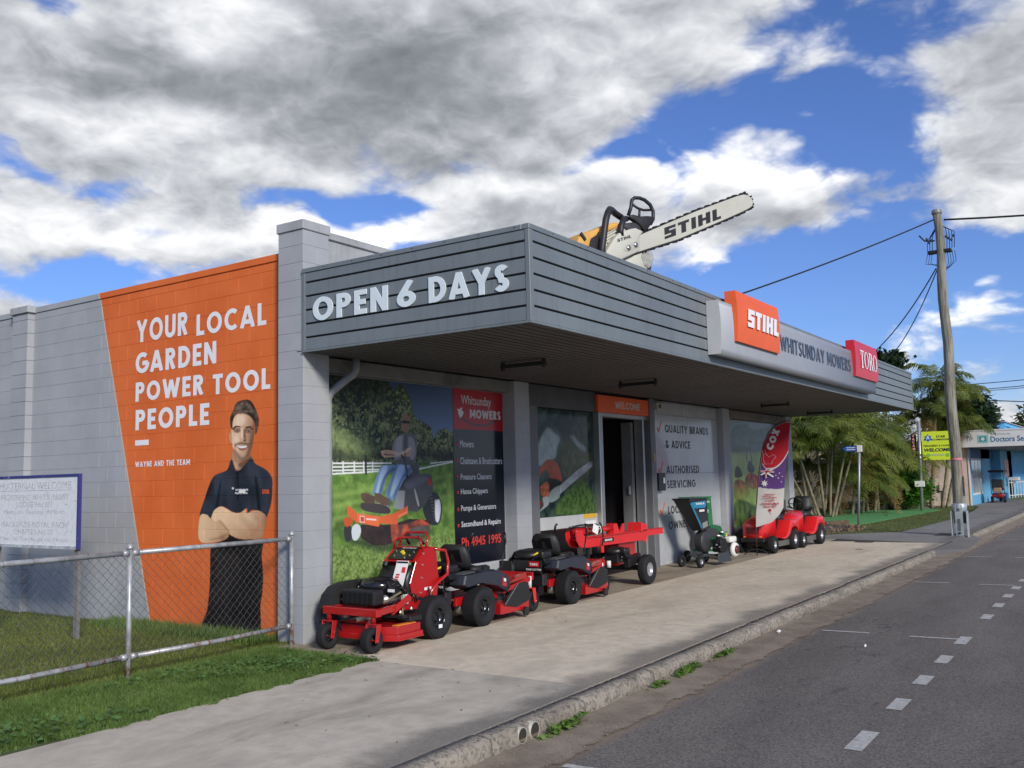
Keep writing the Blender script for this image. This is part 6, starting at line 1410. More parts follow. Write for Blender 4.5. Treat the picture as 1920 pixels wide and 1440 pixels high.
# ------------------------------------------------------------------ feather flag
FX = 12.15
fg = thing('feather_flag', (FX, -.75, 0), 'red, purple and white feather flag on a bent pole before the lawn tractors', 'flag')
def inside(pt, poly):
    c = False
    for i in range(len(poly)):
        (xa, ya), (xb, yb) = poly[i-1], poly[i]
        if (ya > pt[1]) != (yb > pt[1]) and pt[0] < xa+(pt[1]-ya)*(xb-xa)/(yb-ya): c = not c
    return c
edgeL = [(-.765, .58), (-.79, .95), (-.84, 1.35), (-.895, 1.7), (-.93, 1.95), (-1.00, 2.28), (-1.12, 2.52), (-1.27, 2.66), (-1.42, 2.735), (-1.59, 2.76)]
edgeR = [(-.80, .585), (-1.10, .68), (-1.27, .84), (-1.36, .98), (-1.40, 1.36), (-1.46, 1.8), (-1.52, 2.1), (-1.56, 2.4), (-1.58, 2.6), (-1.592, 2.755)]
def ip(E, t_): k = min(int(t_*(len(E)-1)), len(E)-2); f_ = t_*(len(E)-1)-k; return E[k][0]*(1-f_)+E[k+1][0]*f_, E[k][1]*(1-f_)+E[k+1][1]*f_
def wav(y, z): return FX+.025*math.sin(z*3.1+y*5)+.012*math.sin(z*9+y*3)+.03*(z-1.5)*0
FW = mat('flag_white', (.62, .60, .58), .8, var=.06); FR = mat('flag_red', (.50, .012, .03), .8, var=.05); FP = mat('flag_purple', (.11, .045, .22), .8, var=.06)
NU, NV = 30, 140; fm = MB(); grid = {}
def redline(y): return 1.80+2.4*max(0, -y-1.15)**2+1.6*max(0, y+1.02)
for j in range(NV+1):
    a = ip(edgeL, j/NV); b_ = ip(edgeR, j/NV)
    for i in range(NU+1):
        f_ = i/NU; y_ = a[0]*(1-f_)+b_[0]*f_; z_ = a[1]*(1-f_)+b_[1]*f_; grid[i, j] = (wav(y_, z_), y_, z_)
parts = {'w': MB(), 'r': MB(), 'p': MB()}
for j in range(NV):
    for i in range(NU):
        q = [grid[i, j], grid[i+1, j], grid[i+1, j+1], grid[i, j+1]]; cy = sum(p[1] for p in q)/4; cz = sum(p[2] for p in q)/4
        k = 'r' if cz > redline(cy) else ('p' if cz > 1.385-.02*math.sin(cy*9) else 'w')
        parts[k].quad(*q)
for k, m_, nm in (('w', FW, 'white_cloth'), ('p', FP, 'purple_cloth'), ('r', FR, 'red_cloth')):
    parts[k].build(nm, m_, fg, smooth=80, recalc=False)
ed = MB(); yy = [-.95-.042*k for k in range(15)]
for a, b_ in zip(yy[:-1], yy[1:]):
    if a < -1.52: break
    ed.quad((wav(a, redline(a))-.004, a, redline(a)-.02), (wav(b_, redline(b_))-.004, b_, redline(b_)-.02), (wav(b_, redline(b_))-.004, b_, redline(b_)+.015), (wav(a, redline(a))-.004, a, redline(a)+.015))
ed.build('white_edge', FW, fg, recalc=False)
cd = V((0, -.55, 1)).normalized(); cu_ = V((0, .62, .42)).normalized()
fx0 = FX-.045
text_mesh('COX', (fx0, -1.20, 2.17), (0, -.42, .91), (0, .91, .42), .46, .15, mat('flag_letter', (.70, .68, .68), .7, var=0), fg, t=.27, gap=.08)
mb = MB(); pts = [(-1.0, 2.19), (-.99, 2.12), (-1.02, 2.11), (-1.0, 2.03), (-1.03, 1.90), (-1.18, 1.90), (-1.20, 1.97), (-1.28, 2.04), (-1.22, 2.09), (-1.13, 2.04), (-1.07, 2.10), (-1.05, 2.19)]
for a, b_ in zip(pts, pts[1:]): mb.bar((fx0, a[0], a[1]), (fx0, b_[0], b_[1]), .002, .007, (1, 0, 0))
mb.build('map_outline', MATS['flag_letter'], fg)
def star(mb, y, z, r, n=7):
    pts = []
    for k in range(2*n):
        a = PI/2+PI*k/n; rr = r if k % 2 == 0 else r*.42; pts.append((fx0+.006, y+rr*math.cos(a), z+rr*math.sin(a)))
    for k in range(2*n): mb.quad((fx0+.006, y, z), pts[k], pts[(k+1) % (2*n)])
st = MB(); star(st, -1.00, 1.49, .085); star(st, -1.30, 1.60, .02); star(st, -1.33, 1.70, .02); star(st, -1.25, 1.655, .016); star(st, -1.385, 1.63, .016); star(st, -1.36, 1.52, .018); st.build('star', MATS['flag_letter'], fg, recalc=False)
uj = MB(); uj.quad((fx0, -.93, 1.73), (fx0, -1.22, 1.71), (fx0, -1.22, 1.745), (fx0, -.93, 1.765)); uj.quad((fx0, -1.02, 1.60), (fx0, -1.055, 1.60), (fx0, -1.07, 1.80), (fx0, -1.035, 1.80)); uj.quad((fx0, -.94, 1.66), (fx0, -.92, 1.68), (fx0, -1.19, 1.80), (fx0, -1.21, 1.78)); uj.quad((fx0, -1.19, 1.61), (fx0, -1.21, 1.64), (fx0, -1.06, 1.74), (fx0, -1.05, 1.70))
uj.build('flag_cross', MATS['flag_letter'], fg, recalc=False)
uj = MB(); uj.quad((fx0-.002, -.93, 1.74), (fx0-.002, -1.22, 1.72), (fx0-.002, -1.22, 1.735), (fx0-.002, -.93, 1.755)); uj.quad((fx0-.002, -1.03, 1.60), (fx0-.002, -1.045, 1.60), (fx0-.002, -1.06, 1.80), (fx0-.002, -1.045, 1.80)); uj.build('flag_cross', FR, fg, recalc=False)
for k, (tx, w_) in enumerate((('Legendary', .24), ('COX Mowers,', .31), ('Proudly', .20), ('Australian Made', .38), ('Since 1952', .27))):
    font_text(tx, (fx0, -.915-(.36-w_)/2-.012*k*0, 1.235-k*.062), (0, -1, 0), UZ, w_, .046, FR, fg, weight=.03)
st = MB(); st.quad((fx0, -1.05, .93), (fx0, -1.10, .90), (fx0, -1.13, .94), (fx0, -1.08, .97)); st.bar((fx0, -1.10, .92), (fx0, -1.13, .86), .002, .008, (1, 0, 0)); st.build('small_emblem', FR, fg, recalc=False)
MB().tube([(FX, -.745, .12), (FX, -.755, .5), (FX, -.785, 1.0), (FX, -.83, 1.4), (FX, -.885, 1.75), (FX, -.935, 2.02), (FX, -1.01, 2.33), (FX, -1.13, 2.56), (FX, -1.28, 2.70), (FX, -1.43, 2.77), (FX, -1.60, 2.785)], .012, 8).build('pole', mat('pole_dark', (.08, .02, .03), .5, var=.1), fg, smooth=True)
bs = MB(); 
for a in (0.3, 1.9, 3.5, 5.0): bs.tube([(FX, -.745, .12), (FX+.14*math.cos(a), -.745+.14*math.sin(a), .09), (FX+.25*math.cos(a), -.745+.25*math.sin(a), .006)], .012, 6)
bs.build('base_legs', BLKM, fg)
# ------------------------------------------------------------------ giant chainsaw on the awning roof
sw_ = thing('giant_chainsaw', (3.6, -1.8, 3.7), 'oversized cream and orange display chainsaw with bar pointing skyward from the awning roof', 'chainsaw')
SD = V((.9153, -.4027, 0)); SN = V((-.4027, -.9153, 0)); SO = V((3.6, -1.8, 0))
def S3(a, z, o=0.): return SO + SD*a + V((0, 0, z)) + SN*o
def sprism(pts, o0, o1, name, m, bev=.0, sm=False, seg=1): return MB().prism([S3(a, z, o0) for a, z in pts], SN*(o1-o0)).build(name, m, sw_, bevel=bev, smooth=sm, seg=seg)
CREAM = mat('saw_cream', (.50, .50, .43), .5, var=.06, vs=2, dirt=.25, dirtcol=(.3, .3, .26)); SORG = mat('saw_orange', (.62, .33, .07), .5, var=.12, vs=2, dirt=.3, dirtcol=(.4, .25, .1)); SBLK = mat('saw_black', (.018, .016, .018), .5, var=.15)
sprism([(.60, 4.97), (.643, 4.989), (.937, 5.124), (1.789, 5.504), (2.60, 5.835), (2.74, 5.882), (2.83, 5.886), (2.90, 5.855), (2.935, 5.80), (2.925, 5.74), (2.86, 5.69), (2.7, 5.61), (2.324, 5.441), (1.397, 5.036), (1.027, 4.906), (.60, 4.75)], .02, .075, 'guide_bar', CREAM, .006)
chn = [(.62, 4.985), (.937, 5.129), (1.789, 5.509), (2.60, 5.840), (2.74, 5.887), (2.83, 5.891), (2.905, 5.86), (2.942, 5.80), (2.93, 5.735), (2.86, 5.685), (2.7, 5.602), (2.324, 5.434), (1.397, 5.028), (1.027, 4.898), (.62, 4.752)]
MB().tube([S3(a, z, .048) for a, z in chn], .017, 6).build('saw_chain', SBLK, sw_)
import itertools
acc = 0
for (a, b_) in zip(chn[:-1], chn[1:]):
    L_ = math.hypot(b_[0]-a[0], b_[1]-a[1]); n_ = (-(b_[1]-a[1])/L_, (b_[0]-a[0])/L_); d_ = ((b_[0]-a[0])/L_, (b_[1]-a[1])/L_)
    s_ = .12-acc
    while s_ < L_:
        p = (a[0]+d_[0]*s_, a[1]+d_[1]*s_)
        mb = MB()
        for off, h_ in ((-.028, .030), (.018, .026)):
            c0 = (p[0]+d_[0]*off, p[1]+d_[1]*off)
            mb.prism([S3(c0[0]-d_[0]*.013, c0[1]-d_[1]*.013, .025), S3(c0[0]+d_[0]*.013, c0[1]+d_[1]*.013, .025), S3(c0[0]+d_[0]*.009+n_[0]*h_, c0[1]+d_[1]*.009+n_[1]*h_, .025), S3(c0[0]-d_[0]*.013+n_[0]*h_*.8, c0[1]-d_[1]*.013+n_[1]*h_*.8, .025)], SN*.045)
        mb.build('cutter', SBLK, sw_); s_ += .165
    acc = L_-(s_-.165)
ub = (SD*.915+V((0, 0, .403))).normalized(); vb = (V((0, 0, .99))-SD*.02).normalized()
vb = (V((0, 0, 1)) + SD*.02).normalized()
def stihl(o, w, h, m, parent, nrm, u, v, t_=.24):
    polys, W = stroke_text('$TIHL', t_, .12); mb = MB()
    for q, j in polys: mb.quad(*[o+u*(x/W*w)+v*(y*h)+nrm*(.003+.0006*j) for x, y in q])
    mb.build('lettering', m, parent, recalc=False)
stihl(S3(1.128, 5.000, .075), 1.20, .165, SBLK, sw_, SN, (S3(2.243, 5.453)-S3(1.124, 5.004)).normalized(), V((0, 0, 1)))
# body shells
sprism([(.02, 4.45), (.02, 4.72), (.045, 4.93), (.12, 5.03), (.33, 5.135), (.44, 5.145), (.53, 5.085), (.66, 5.07), (.70, 4.80), (.62, 4.60), (.45, 4.50)], -.36, -.02, 'engine_body', CREAM, .03, 40, 2)
sprism([(.07, 4.58), (.067, 4.71), (.215, 4.90), (.31, 4.99), (.40, 5.03), (.52, 5.075), (.60, 5.095), (.69, 5.075), (.735, 5.057), (.66, 4.985), (.655, 4.79), (.632, 4.763), (.42, 4.665), (.25, 4.58)], -.02, .095, 'sprocket_cover', CREAM, .02, 40, 2)
for i in range(5):
    a0 = (.11+.015*i, 4.99-.032*i); a1 = (.33+.01*i, 5.115-.032*i)
    MB().bar(S3(a0[0], a0[1], -.005), S3(a1[0], a1[1], -.005), .02, .012).build('cooling_rib', CREAM, sw_)
sprism([(-.36, 4.45), (-.357, 4.76), (-.33, 4.87), (-.266, 4.937), (-.03, 5.020), (.143, 5.110), (.352, 5.170), (.40, 5.10), (.12, 4.99), (.03, 4.80), (.02, 4.45)], -.40, .02, 'rear_shell', SORG, .03, 40, 2)
sprism([(-.16, 4.50), (-.166, 4.765), (-.136, 4.868), (-.034, 4.935), (.003, 4.995), (.02, 4.77), (.01, 4.5)], .018, .045, 'filter_door', SBLK, .01)
MB().bar(S3(-.30, 4.93, .03), S3(-.22, 4.84, .03), .02, .045).build('latch', SBLK, sw_, bevel=.006)
sprism([(.38, 4.50), (.398, 4.62), (.56, 4.70), (.659, 4.766), (.80, 4.815), (.890, 4.835), (.93, 4.80), (.94, 4.72), (.90, 4.60), (.82, 4.545), (.65, 4.50)], -.30, .04, 'oil_tank', CREAM, .04, 40, 2)
sprism([(.70, 4.74), (.80, 4.80), (.888, 4.826), (.935, 4.79), (.945, 4.72), (.905, 4.60), (.84, 4.55), (.76, 4.58)], -.305, .052, 'spiked_bumper', mat('saw_weathered', (.30, .30, .28), .5, var=.4, vs=12), .03, 40, 2)
sprism([(.60, 4.58), (.82, 4.545), (.90, 4.60), (.86, 4.52), (.7, 4.46)], -.30, .056, 'bumper_base', SBLK, .01)
for a, z in ((.449, 4.798), (.574, 4.854)):
    MB().cyl(S3(a, z, .09), S3(a, z, .112), .036, n=18).build('bar_nut', CHR, sw_, smooth=True)
sprism([(.36, 4.76), (.40, 4.83), (.60, 4.92), (.65, 4.90), (.645, 4.84), (.50, 4.77), (.42, 4.74)], .094, .100, 'nut_recess_shade', mat('saw_cream_shade', (.43, .43, .37), .5, var=.05), .004)  # raised plate in dimmed cream; the recess shade is painted as colour
stihl(S3(.262, 4.853, .096), .26, .042, SBLK, sw_, SN, (S3(.499, 4.944)-S3(.265, 4.853)).normalized(), V((0, 0, 1)), .2)
MB().tube([S3(-.02, 4.45, .10), S3(-.012, 4.74, .11), S3(.035, 4.98, .11), S3(.075, 5.14, .10), S3(.13, 5.25, .08), S3(.21, 5.32, .02), S3(.30, 5.34, -.05), S3(.42, 5.325, -.12), S3(.54, 5.29, -.14)], .046, 12).build('front_handle', SBLK, sw_, smooth=True)
MB().tube([S3(.60, 5.27, -.10), S3(.50, 5.235, -.02), S3(.43, 5.19, .03), S3(.375, 5.12, .06), S3(.345, 5.02, .07), S3(.36, 4.96, .06)], .042, 12).build('handle_arm', SBLK, sw_, smooth=True)
gf = [(.57, 5.30), (.62, 5.42), (.64, 5.52), (.69, 5.56), (.78, 5.57), (.87, 5.555), (.97, 5.50), (1.02, 5.41), (1.015, 5.30), (.96, 5.22)]
MB().tube([S3(a, z, -.02) for a, z in gf], .026, 10).build('hand_guard', SBLK, sw_, smooth=True)
MB().tube([S3(.655, 5.455, -.02), S3(.74, 5.42, -.02), S3(.84, 5.405, -.02), S3(.97, 5.425, -.02)], .018, 8).build('guard_bar', SBLK, sw_, smooth=True)
MB().tube([S3(.775, 5.415, -.02), S3(.765, 5.34, -.02), S3(.76, 5.28, -.02)], .018, 8).build('guard_bar', SBLK, sw_, smooth=True)
sprism([(.55, 5.26), (.62, 5.31), (.76, 5.30), (.90, 5.325), (1.005, 5.33), (1.0, 5.27), (.92, 5.17), (.846, 5.08), (.80, 5.11), (.74, 5.17), (.67, 5.21)], -.06, .02, 'guard_base', SBLK, .02, 40, 2)
sprism([(.44, 5.12), (.52, 5.18), (.66, 5.21), (.76, 5.17), (.80, 5.08), (.74, 5.03), (.60, 5.06)], -.22, .0, 'brake_housing', mat('saw_dark', (.035, .035, .04), .5, var=.3, vs=8), .02, 40, 2)
MB().tube([S3(.42, 4.98, -.1), S3(.44, 5.12, -.1)], .03, 10).build('filler_neck', CREAM, sw_, smooth=True)
for a in (.0, .5):
    MB().bar(S3(a, 3.70, -.2), S3(a+.02, 4.60, -.2), .06, .06).build('stand_leg', mat('stand_steel', (.2, .2, .2), .5, .5, var=.1), sw_)
# ------------------------------------------------------------------ chain-link fence
fc = thing('chain_link_fence', (-2.0, .1, 0), 'galvanised chain-link fence with rusty lower rail in front of the mural', 'fence')
GAL = D.materials.new('galvanised'); GAL.use_nodes = True
def galv():
    T = NT(GAL.node_tree); b = GAL.node_tree.nodes['Principled BSDF']; pos = T.new('ShaderNodeNewGeometry').outputs['Position']
    n = T.noise(pos, 9, 7, .65); n2 = T.noise(T.vmath('MULTIPLY', pos, (7, 3, 3)), 3, 6, .75)
    c = T.mix(T.ramp(n, .3, .7), (.28, .29, .30, 1), (.48, .49, .50, 1)); X, Y, Z = T.sep(pos)
    rz = T.ramp(Z, .45, .22, .0, .95)
    c = T.mix(T.math('MULTIPLY', T.ramp(n2, .52, .60), rz), c, (.24, .10, .05, 1)); c = T.mix(T.ramp(T.noise(pos, 5, 8, .7), .66, .74, 0, .8), c, (.20, .12, .08, 1))
    T.set(b.inputs['Base Color'], c); b.inputs['Roughness'].default_value = .42; b.inputs['Metallic'].default_value = .35
galv()
FY = .10
for x in (-7.9, -5.95, -3.99, -2.03, -.075):
    MB().cyl((x, FY, -.15), (x, FY, 1.17), .024, n=14).build('post', GAL, fc, smooth=True)
    MB().lathe((x, FY, 1.165), (0, 0, 1), [(.032, 0), (.034, .012), (.028, .03), (.016, .045), (.004, .05)], 14).build('post_cap', GAL, fc, smooth=True)
for a, b_ in zip((-7.9, -5.95, -3.99, -2.03), (-5.95, -3.99, -2.03, -.075)):
    for z, r_ in ((1.13, .0235), (.205, .0235)):
        MB().tube([(a+.03, FY-.005, z), ((a+b_)/2, FY-.005, z-(.0 if z > 1 else .012)), (b_-.03, FY-.005, z)], r_, 12).build('rail', GAL, fc, smooth=True)
    for x in (a+.05, b_-.05):
        for z in (1.13, .205): MB().cyl((x-.03, FY-.005, z), (x+.03, FY-.005, z), .029, n=12).build('rail_clamp', GAL, fc, smooth=True)
WIRE = mat('fence_wire', (.085, .085, .085), .5, .3, var=.3, vs=12, dirt=.4, dirtcol=(.12, .08, .06))
wm = MB(); P_ = .0425; zlo, zhi = .215, 1.125; wr = .0018
def wire(p, q): wm.tube([p, q], wr, 4, caps=False)
nn = int((zhi-zlo)/(P_))
xs = -7.88; k = 0
nz_ = int(round((zhi-zlo)/P_)); dz = (zhi-zlo)/nz_
r_ = random.Random(5)
x = -7.87; ph = 0
while x < -.11:
    ph = 1-ph
    pts = [(x+(P_/2 if (j+ph) % 2 else -P_/2)+r_.uniform(-.003, .003), FY+.022+(.003 if j % 2 else -.003), zlo+dz*j) for j in range(nz_+1)]
    pts = [p for p in pts if p[0] < -.10]
    for a, b_ in zip(pts[:-1], pts[1:]): wire(a, b_)
    x += P_*1.0
for a, b_ in zip((-7.9, -5.95, -3.99, -2.03), (-5.95, -3.99, -2.03, -.075)):
    xx = a+.1
    while xx < b_-.05:
        wm.tube([(xx+.028*math.sin(u)*0+.012*u/6.28, FY-.005+.027*math.cos(u), 1.13+.027*math.sin(u)) for u in [i*PI/4 for i in range(9)]], .0018, 4); xx += r_.uniform(.18, .3)
o = wm.build('chain_link_mesh', WIRE, fc, recalc=False); o['kind'] = 'stuff'
# ------------------------------------------------------------------ lodge board
lb = thing('lodge_sign', (-1.0, 3.5, 0), 'weathered white FRATERNAL WELCOME board with flaking blue edge on posts', 'sign')
def crack_mat():
    m = D.materials.new('cracked_white'); m.use_nodes = True; T = NT(m.node_tree); b = m.node_tree.nodes['Principled BSDF']; pos = T.new('ShaderNodeNewGeometry').outputs['Position']
    v = T.new('ShaderNodeTexVoronoi', feature='DISTANCE_TO_EDGE'); T.set(v.inputs['Vector'], T.vmath('ADD', T.vmath('MULTIPLY', pos, (1, 1.2, 1)), T.vmath('SCALE', T.comb(T.noise(pos, 14, 4, .6), T.noise(pos, 17, 4, .6), T.noise(pos, 21, 4, .6)), scale=.10))); v.inputs['Scale'].default_value = 8
    T.set(b.inputs['Base Color'], T.mix(T.ramp(v.outputs[0], .0, .03), (.46, .48, .50, 1), (.72, .74, .77, 1))); b.inputs['Roughness'].default_value = .6; return m
def blue_flake():
    m = D.materials.new('flaking_blue'); m.use_nodes = True; T = NT(m.node_tree); b = m.node_tree.nodes['Principled BSDF']; pos = T.new('ShaderNodeNewGeometry').outputs['Position']
    T.set(b.inputs['Base Color'], T.mix(T.ramp(T.noise(pos, 5, 8, .7), .60, .66), (.035, .04, .20, 1), (.30, .33, .42, 1))); b.inputs['Roughness'].default_value = .6; return m
MB().box(-1.0, -.975, 2.68, 4.52, 1.06, 1.87).build('board', crack_mat(), lb)
BF = blue_flake()
MB().box(-1.012, -.97, 2.66, 4.54, 1.87, 1.90).build('edge_strip', BF, lb); MB().box(-1.012, -.97, 2.63, 2.66, 1.03, 1.90).build('edge_strip', BF, lb)
MB().box(-1.012, -.97, 2.66, 4.54, 1.025, 1.06).build('edge_strip', mat('bare_edge', (.42, .44, .47), .6, var=.3, vs=9), lb); MB().box(-1.012, -.97, 4.54, 4.57, 1.03, 1.90).build('edge_strip', BF, lb)
for y_ in (2.68, 4.45): MB().box(-.97, -.93, y_-.0, y_+.07, -.1, 1.06).build('post', mat('grey_post', (.20, .20, .20), .6, .2, var=.2), lb)
FD = mat('faded_letter', (.50, .52, .55), .7, var=.3, vs=20)
cyy = 3.60
for tx, w_, h_, z_ in (('FRATERNAL WELCOME', 1.60, .085, 1.73), ('PROSERPINE WHITSUNDAY', 1.52, .068, 1.60), ('LODGE No 281', .80, .065, 1.515), ('Meets 1st Thursday of Month', 1.36, .062, 1.42), ('MACKENZIE ROYAL ARCH', 1.46, .068, 1.27), ('CHAPTER No 29', .85, .065, 1.185), ('Meet 1st Tuesday of the Month', 1.5, .060, 1.095)):
    font_text(tx, (-1.002, cyy+w_/2, z_), (0, -1, 0), UZ, w_, h_, FD, lb)
MB().box(-1.0025, -1.0005, cyy-.8, cyy+.8, 1.712, 1.718).build('underline', FD, lb)
# ------------------------------------------------------------------ grass
def leafmat(name, c1, c2, rough=.55, trans=.25, vs=1.2, c3=None):
    m = D.materials.new(name); m.use_nodes = True; T = NT(m.node_tree); b = m.node_tree.nodes['Principled BSDF']
    pos = T.new('ShaderNodeNewGeometry').outputs['Position']
    n = T.noise(pos, vs, 5, .65); n2 = T.noise(pos, vs*14, 2, .6)
    c = T.mix(T.ramp(T.math('MULTIPLY_ADD', n2, .5, T.math('MULTIPLY', n, .75)), .40, .80), (*c1, 1), (*c2, 1))
    if c3: c = T.mix(T.ramp(T.noise(pos, vs*3, 4, .7), .60, .72, 0, .85), c, (*c3, 1))
    T.set(b.inputs['Base Color'], c); b.inputs['Roughness'].default_value = rough; b.inputs['Specular IOR Level'].default_value = .35
    tr = T.new('ShaderNodeBsdfTranslucent'); T.set(tr.inputs[0], T.vmath('SCALE', c, scale=1.3)); mx = T.new('ShaderNodeMixShader'); mx.inputs[0].default_value = trans
    T.l.new(b.outputs[0], mx.inputs[1]); T.l.new(tr.outputs[0], mx.inputs[2]); T.l.new(mx.outputs[0], m.node_tree.nodes['Material Output'].inputs[0]); return m
def tri_mesh(name, P, F, m, parent=None, off=(0, 0, 0)):
    me = D.meshes.new(name); P = np.asarray(P, np.float32).reshape(-1, 3)-np.array(off, np.float32); F = np.asarray(F, np.int32)
    k = F.shape[1]; me.vertices.add(len(P)); me.vertices.foreach_set('co', P.ravel())
    me.loops.add(F.size); me.loops.foreach_set('vertex_index', F.ravel()); me.polygons.add(len(F))
    me.polygons.foreach_set('loop_start', np.arange(0, F.size, k, dtype=np.int32)); me.polygons.foreach_set('loop_total', np.full(len(F), k, np.int32))
    me.update(calc_edges=True); me.materials.append(m); o = D.objects.new(name, me); COL.objects.link(o)
    if parent is not None: o.parent = parent
    ORG[o.name] = V(off); return o
def grass(name, xy, hmin, hmax, w, m, lean=.5):
    n = len(xy); a = rng.random(n)*2*PI; h = hmin+(hmax-hmin)*rng.random(n)**1.4; la = rng.random(n)*2*PI; ll = lean*rng.random(n)*h
    b = np.stack([xy[:, 0], xy[:, 1], np.full(n, -.012)], 1); d = np.stack([np.cos(a), np.sin(a), np.zeros(n)], 1)*(w*(.6+.8*rng.random(n)))[:, None]/2
    mid = b+np.stack([np.cos(la)*ll*.35, np.sin(la)*ll*.35, h*.6], 1); tip = b+np.stack([np.cos(la)*ll, np.sin(la)*ll, h], 1)
    P = np.stack([b-d, b+d, mid+d*.7, mid-d*.7, tip], 1).reshape(-1, 3)
    i = np.arange(n)[:, None]*5
    F = np.concatenate([i+np.array([[0, 1, 2]]), i+np.array([[0, 2, 3]]), i+np.array([[3, 2, 4]])]); return tri_mesh(name, P, F, m)
def scatter(n, x0, x1, y0, y1, f=None):
    p = np.stack([x0+(x1-x0)*rng.random(n), y0+(y1-y0)*rng.random(n)], 1)
    return p[f(p)] if f else p
GR1 = leafmat('kerb_grass', (.065, .125, .024), (.19, .29, .075), .55, .4, 1.6, (.30, .34, .15)); GR2 = leafmat('yard_grass', (.105, .145, .024), (.20, .235, .055), .55, .35, 1.1, (.24, .23, .09))
def dens(p, s=1.7): 
    v = .5+.25*np.sin(p[:, 0]*s*1.3+1.7*np.sin(p[:, 1]*s))+.25*np.sin(p[:, 1]*s*1.9+1.3*np.cos(p[:, 0]*s*.8)); return rng.random(len(p)) < .65+.35*v
edge = lambda p: p[:, 1] > -1.33+.035*np.sin(p[:, 0]*9)+.03*np.sin(p[:, 0]*23)
pa = scatter(130000, -5.0, -.28, -1.42, .20, lambda p: edge(p) & dens(p) & ~((p[:, 0] < -3.45) & (p[:, 1] < -1.28+.08*np.sin(p[:, 0]*3))))
o = grass('nature_strip_grass', pa, .02, .065, .0055, GR1, 1.1); tag(o, 'darker green grass strip between the fence and the footpath', 'grass', kind='stuff')
pb = scatter(11000, -5.0, -.2, -1.40, .15, lambda p: edge(p)); o2 = None
# broad-leaf weeds in the strip
pw = scatter(1500, -4.6, -.3, -1.36, -.1, lambda p: (np.sin(p[:, 0]*2.3+p[:, 1]*3) > .35) & edge(p))
n = len(pw); a = rng.random(n)*2*PI; L = .022+.03*rng.random(n); z = .03+.05*rng.random(n)
Pw = []; 
c = np.stack([pw[:, 0], pw[:, 1], z], 1); dd = np.stack([np.cos(a)*L, np.sin(a)*L, rng.normal(0, .01, n)], 1); ss = np.stack([-np.sin(a)*L*.4, np.cos(a)*L*.4, rng.normal(0, .006, n)], 1)
P = np.stack([c-dd*.5, c+ss, c+dd, c-ss], 1).reshape(-1, 3); F = np.arange(n)[:, None]*4+np.array([[0, 1, 2, 3]])
o = tri_mesh('broadleaf_weeds', P, F, leafmat('weed_leaf', (.05, .13, .03), (.13, .24, .07), .45, .25, 3)); tag(o, 'small bright broad-leaf weeds among the strip grass', 'weeds', kind='stuff')
pc = scatter(190000, -7.5, .08, .12, 8.5, lambda p: dens(p, 1.2) & (rng.random(len(p)) < np.clip(1.25-p[:, 1]*.14, .25, 1)))
o = grass('yard_grass', pc, .02, .060, .0075, GR2, .9); tag(o, 'yellow-green lawn between the chain-link fence and the mural wall', 'grass', kind='stuff')
pd = scatter(5000, -.3, .095, .45, 3.5, None); o = grass('wall_edge_grass', pd, .06, .15, .009, GR1, .5); tag(o, 'longer grass fringe along the foot of the mural wall', 'grass', kind='stuff')
# far verge blades
pe = scatter(26000, 18.0, 38, -2.2, .4, lambda p: (p[:, 1] > np.interp(p[:, 0], [18, 19.6, 20.4, 27.8, 38.4], [.4, -1.0, -1.95, -2.1, -1.5])) & (p[:, 1] < np.interp(p[:, 0], [18, 24, 34.6, 38], [.6, -.14, -.62, -.3])))
o = grass('verge_grass', pe, .02, .05, .012, leafmat('verge_blade', (.07, .10, .025), (.14, .16, .05), .6, .25, .9, (.18, .15, .08)), .8); tag(o, 'short patchy grass beside the driveway before the artificial turf', 'grass', kind='stuff')
# weeds along the kerb foot
wmat = MATS.get('x') or leafmat('kerb_weed_leaf', (.06, .14, .02), (.15, .25, .05), .5, .3, 5)
for k, (x0, cx, s_, lab) in enumerate(((0, -1.12, 1., 'leafy weed at the kerb foot just right of the two drain pipes'), (0, 1.10, 1.1, 'largest leafy weed growing from the gutter further along the kerb'), (0, .45, .5, 'small flat weed between the two bigger kerb weeds'), (0, 2.0, .8, 'sprawling weed farthest along the kerb foot'))):
    n = int(160*s_); c = np.stack([cx+rng.normal(0, .13*s_, n), -3.92+np.abs(rng.normal(0, .035, n))*-1, -.12+.055*s_*rng.random(n)], 1); a = rng.random(n)*2*PI; L = .018+.02*rng.random(n)
    dd = np.stack([np.cos(a)*L, np.sin(a)*L, rng.normal(.004, .010, n)], 1); ss = np.stack([-np.sin(a)*L*.45, np.cos(a)*L*.45, rng.normal(0, .006, n)], 1)
    o = tri_mesh('gutter_weed', np.stack([c-dd, c+ss, c+dd, c-ss], 1).reshape(-1, 3), np.arange(n)[:, None]*4+np.array([[0, 1, 2, 3]]), wmat); tag(o, lab, 'weed', 'weeds in the gutter')
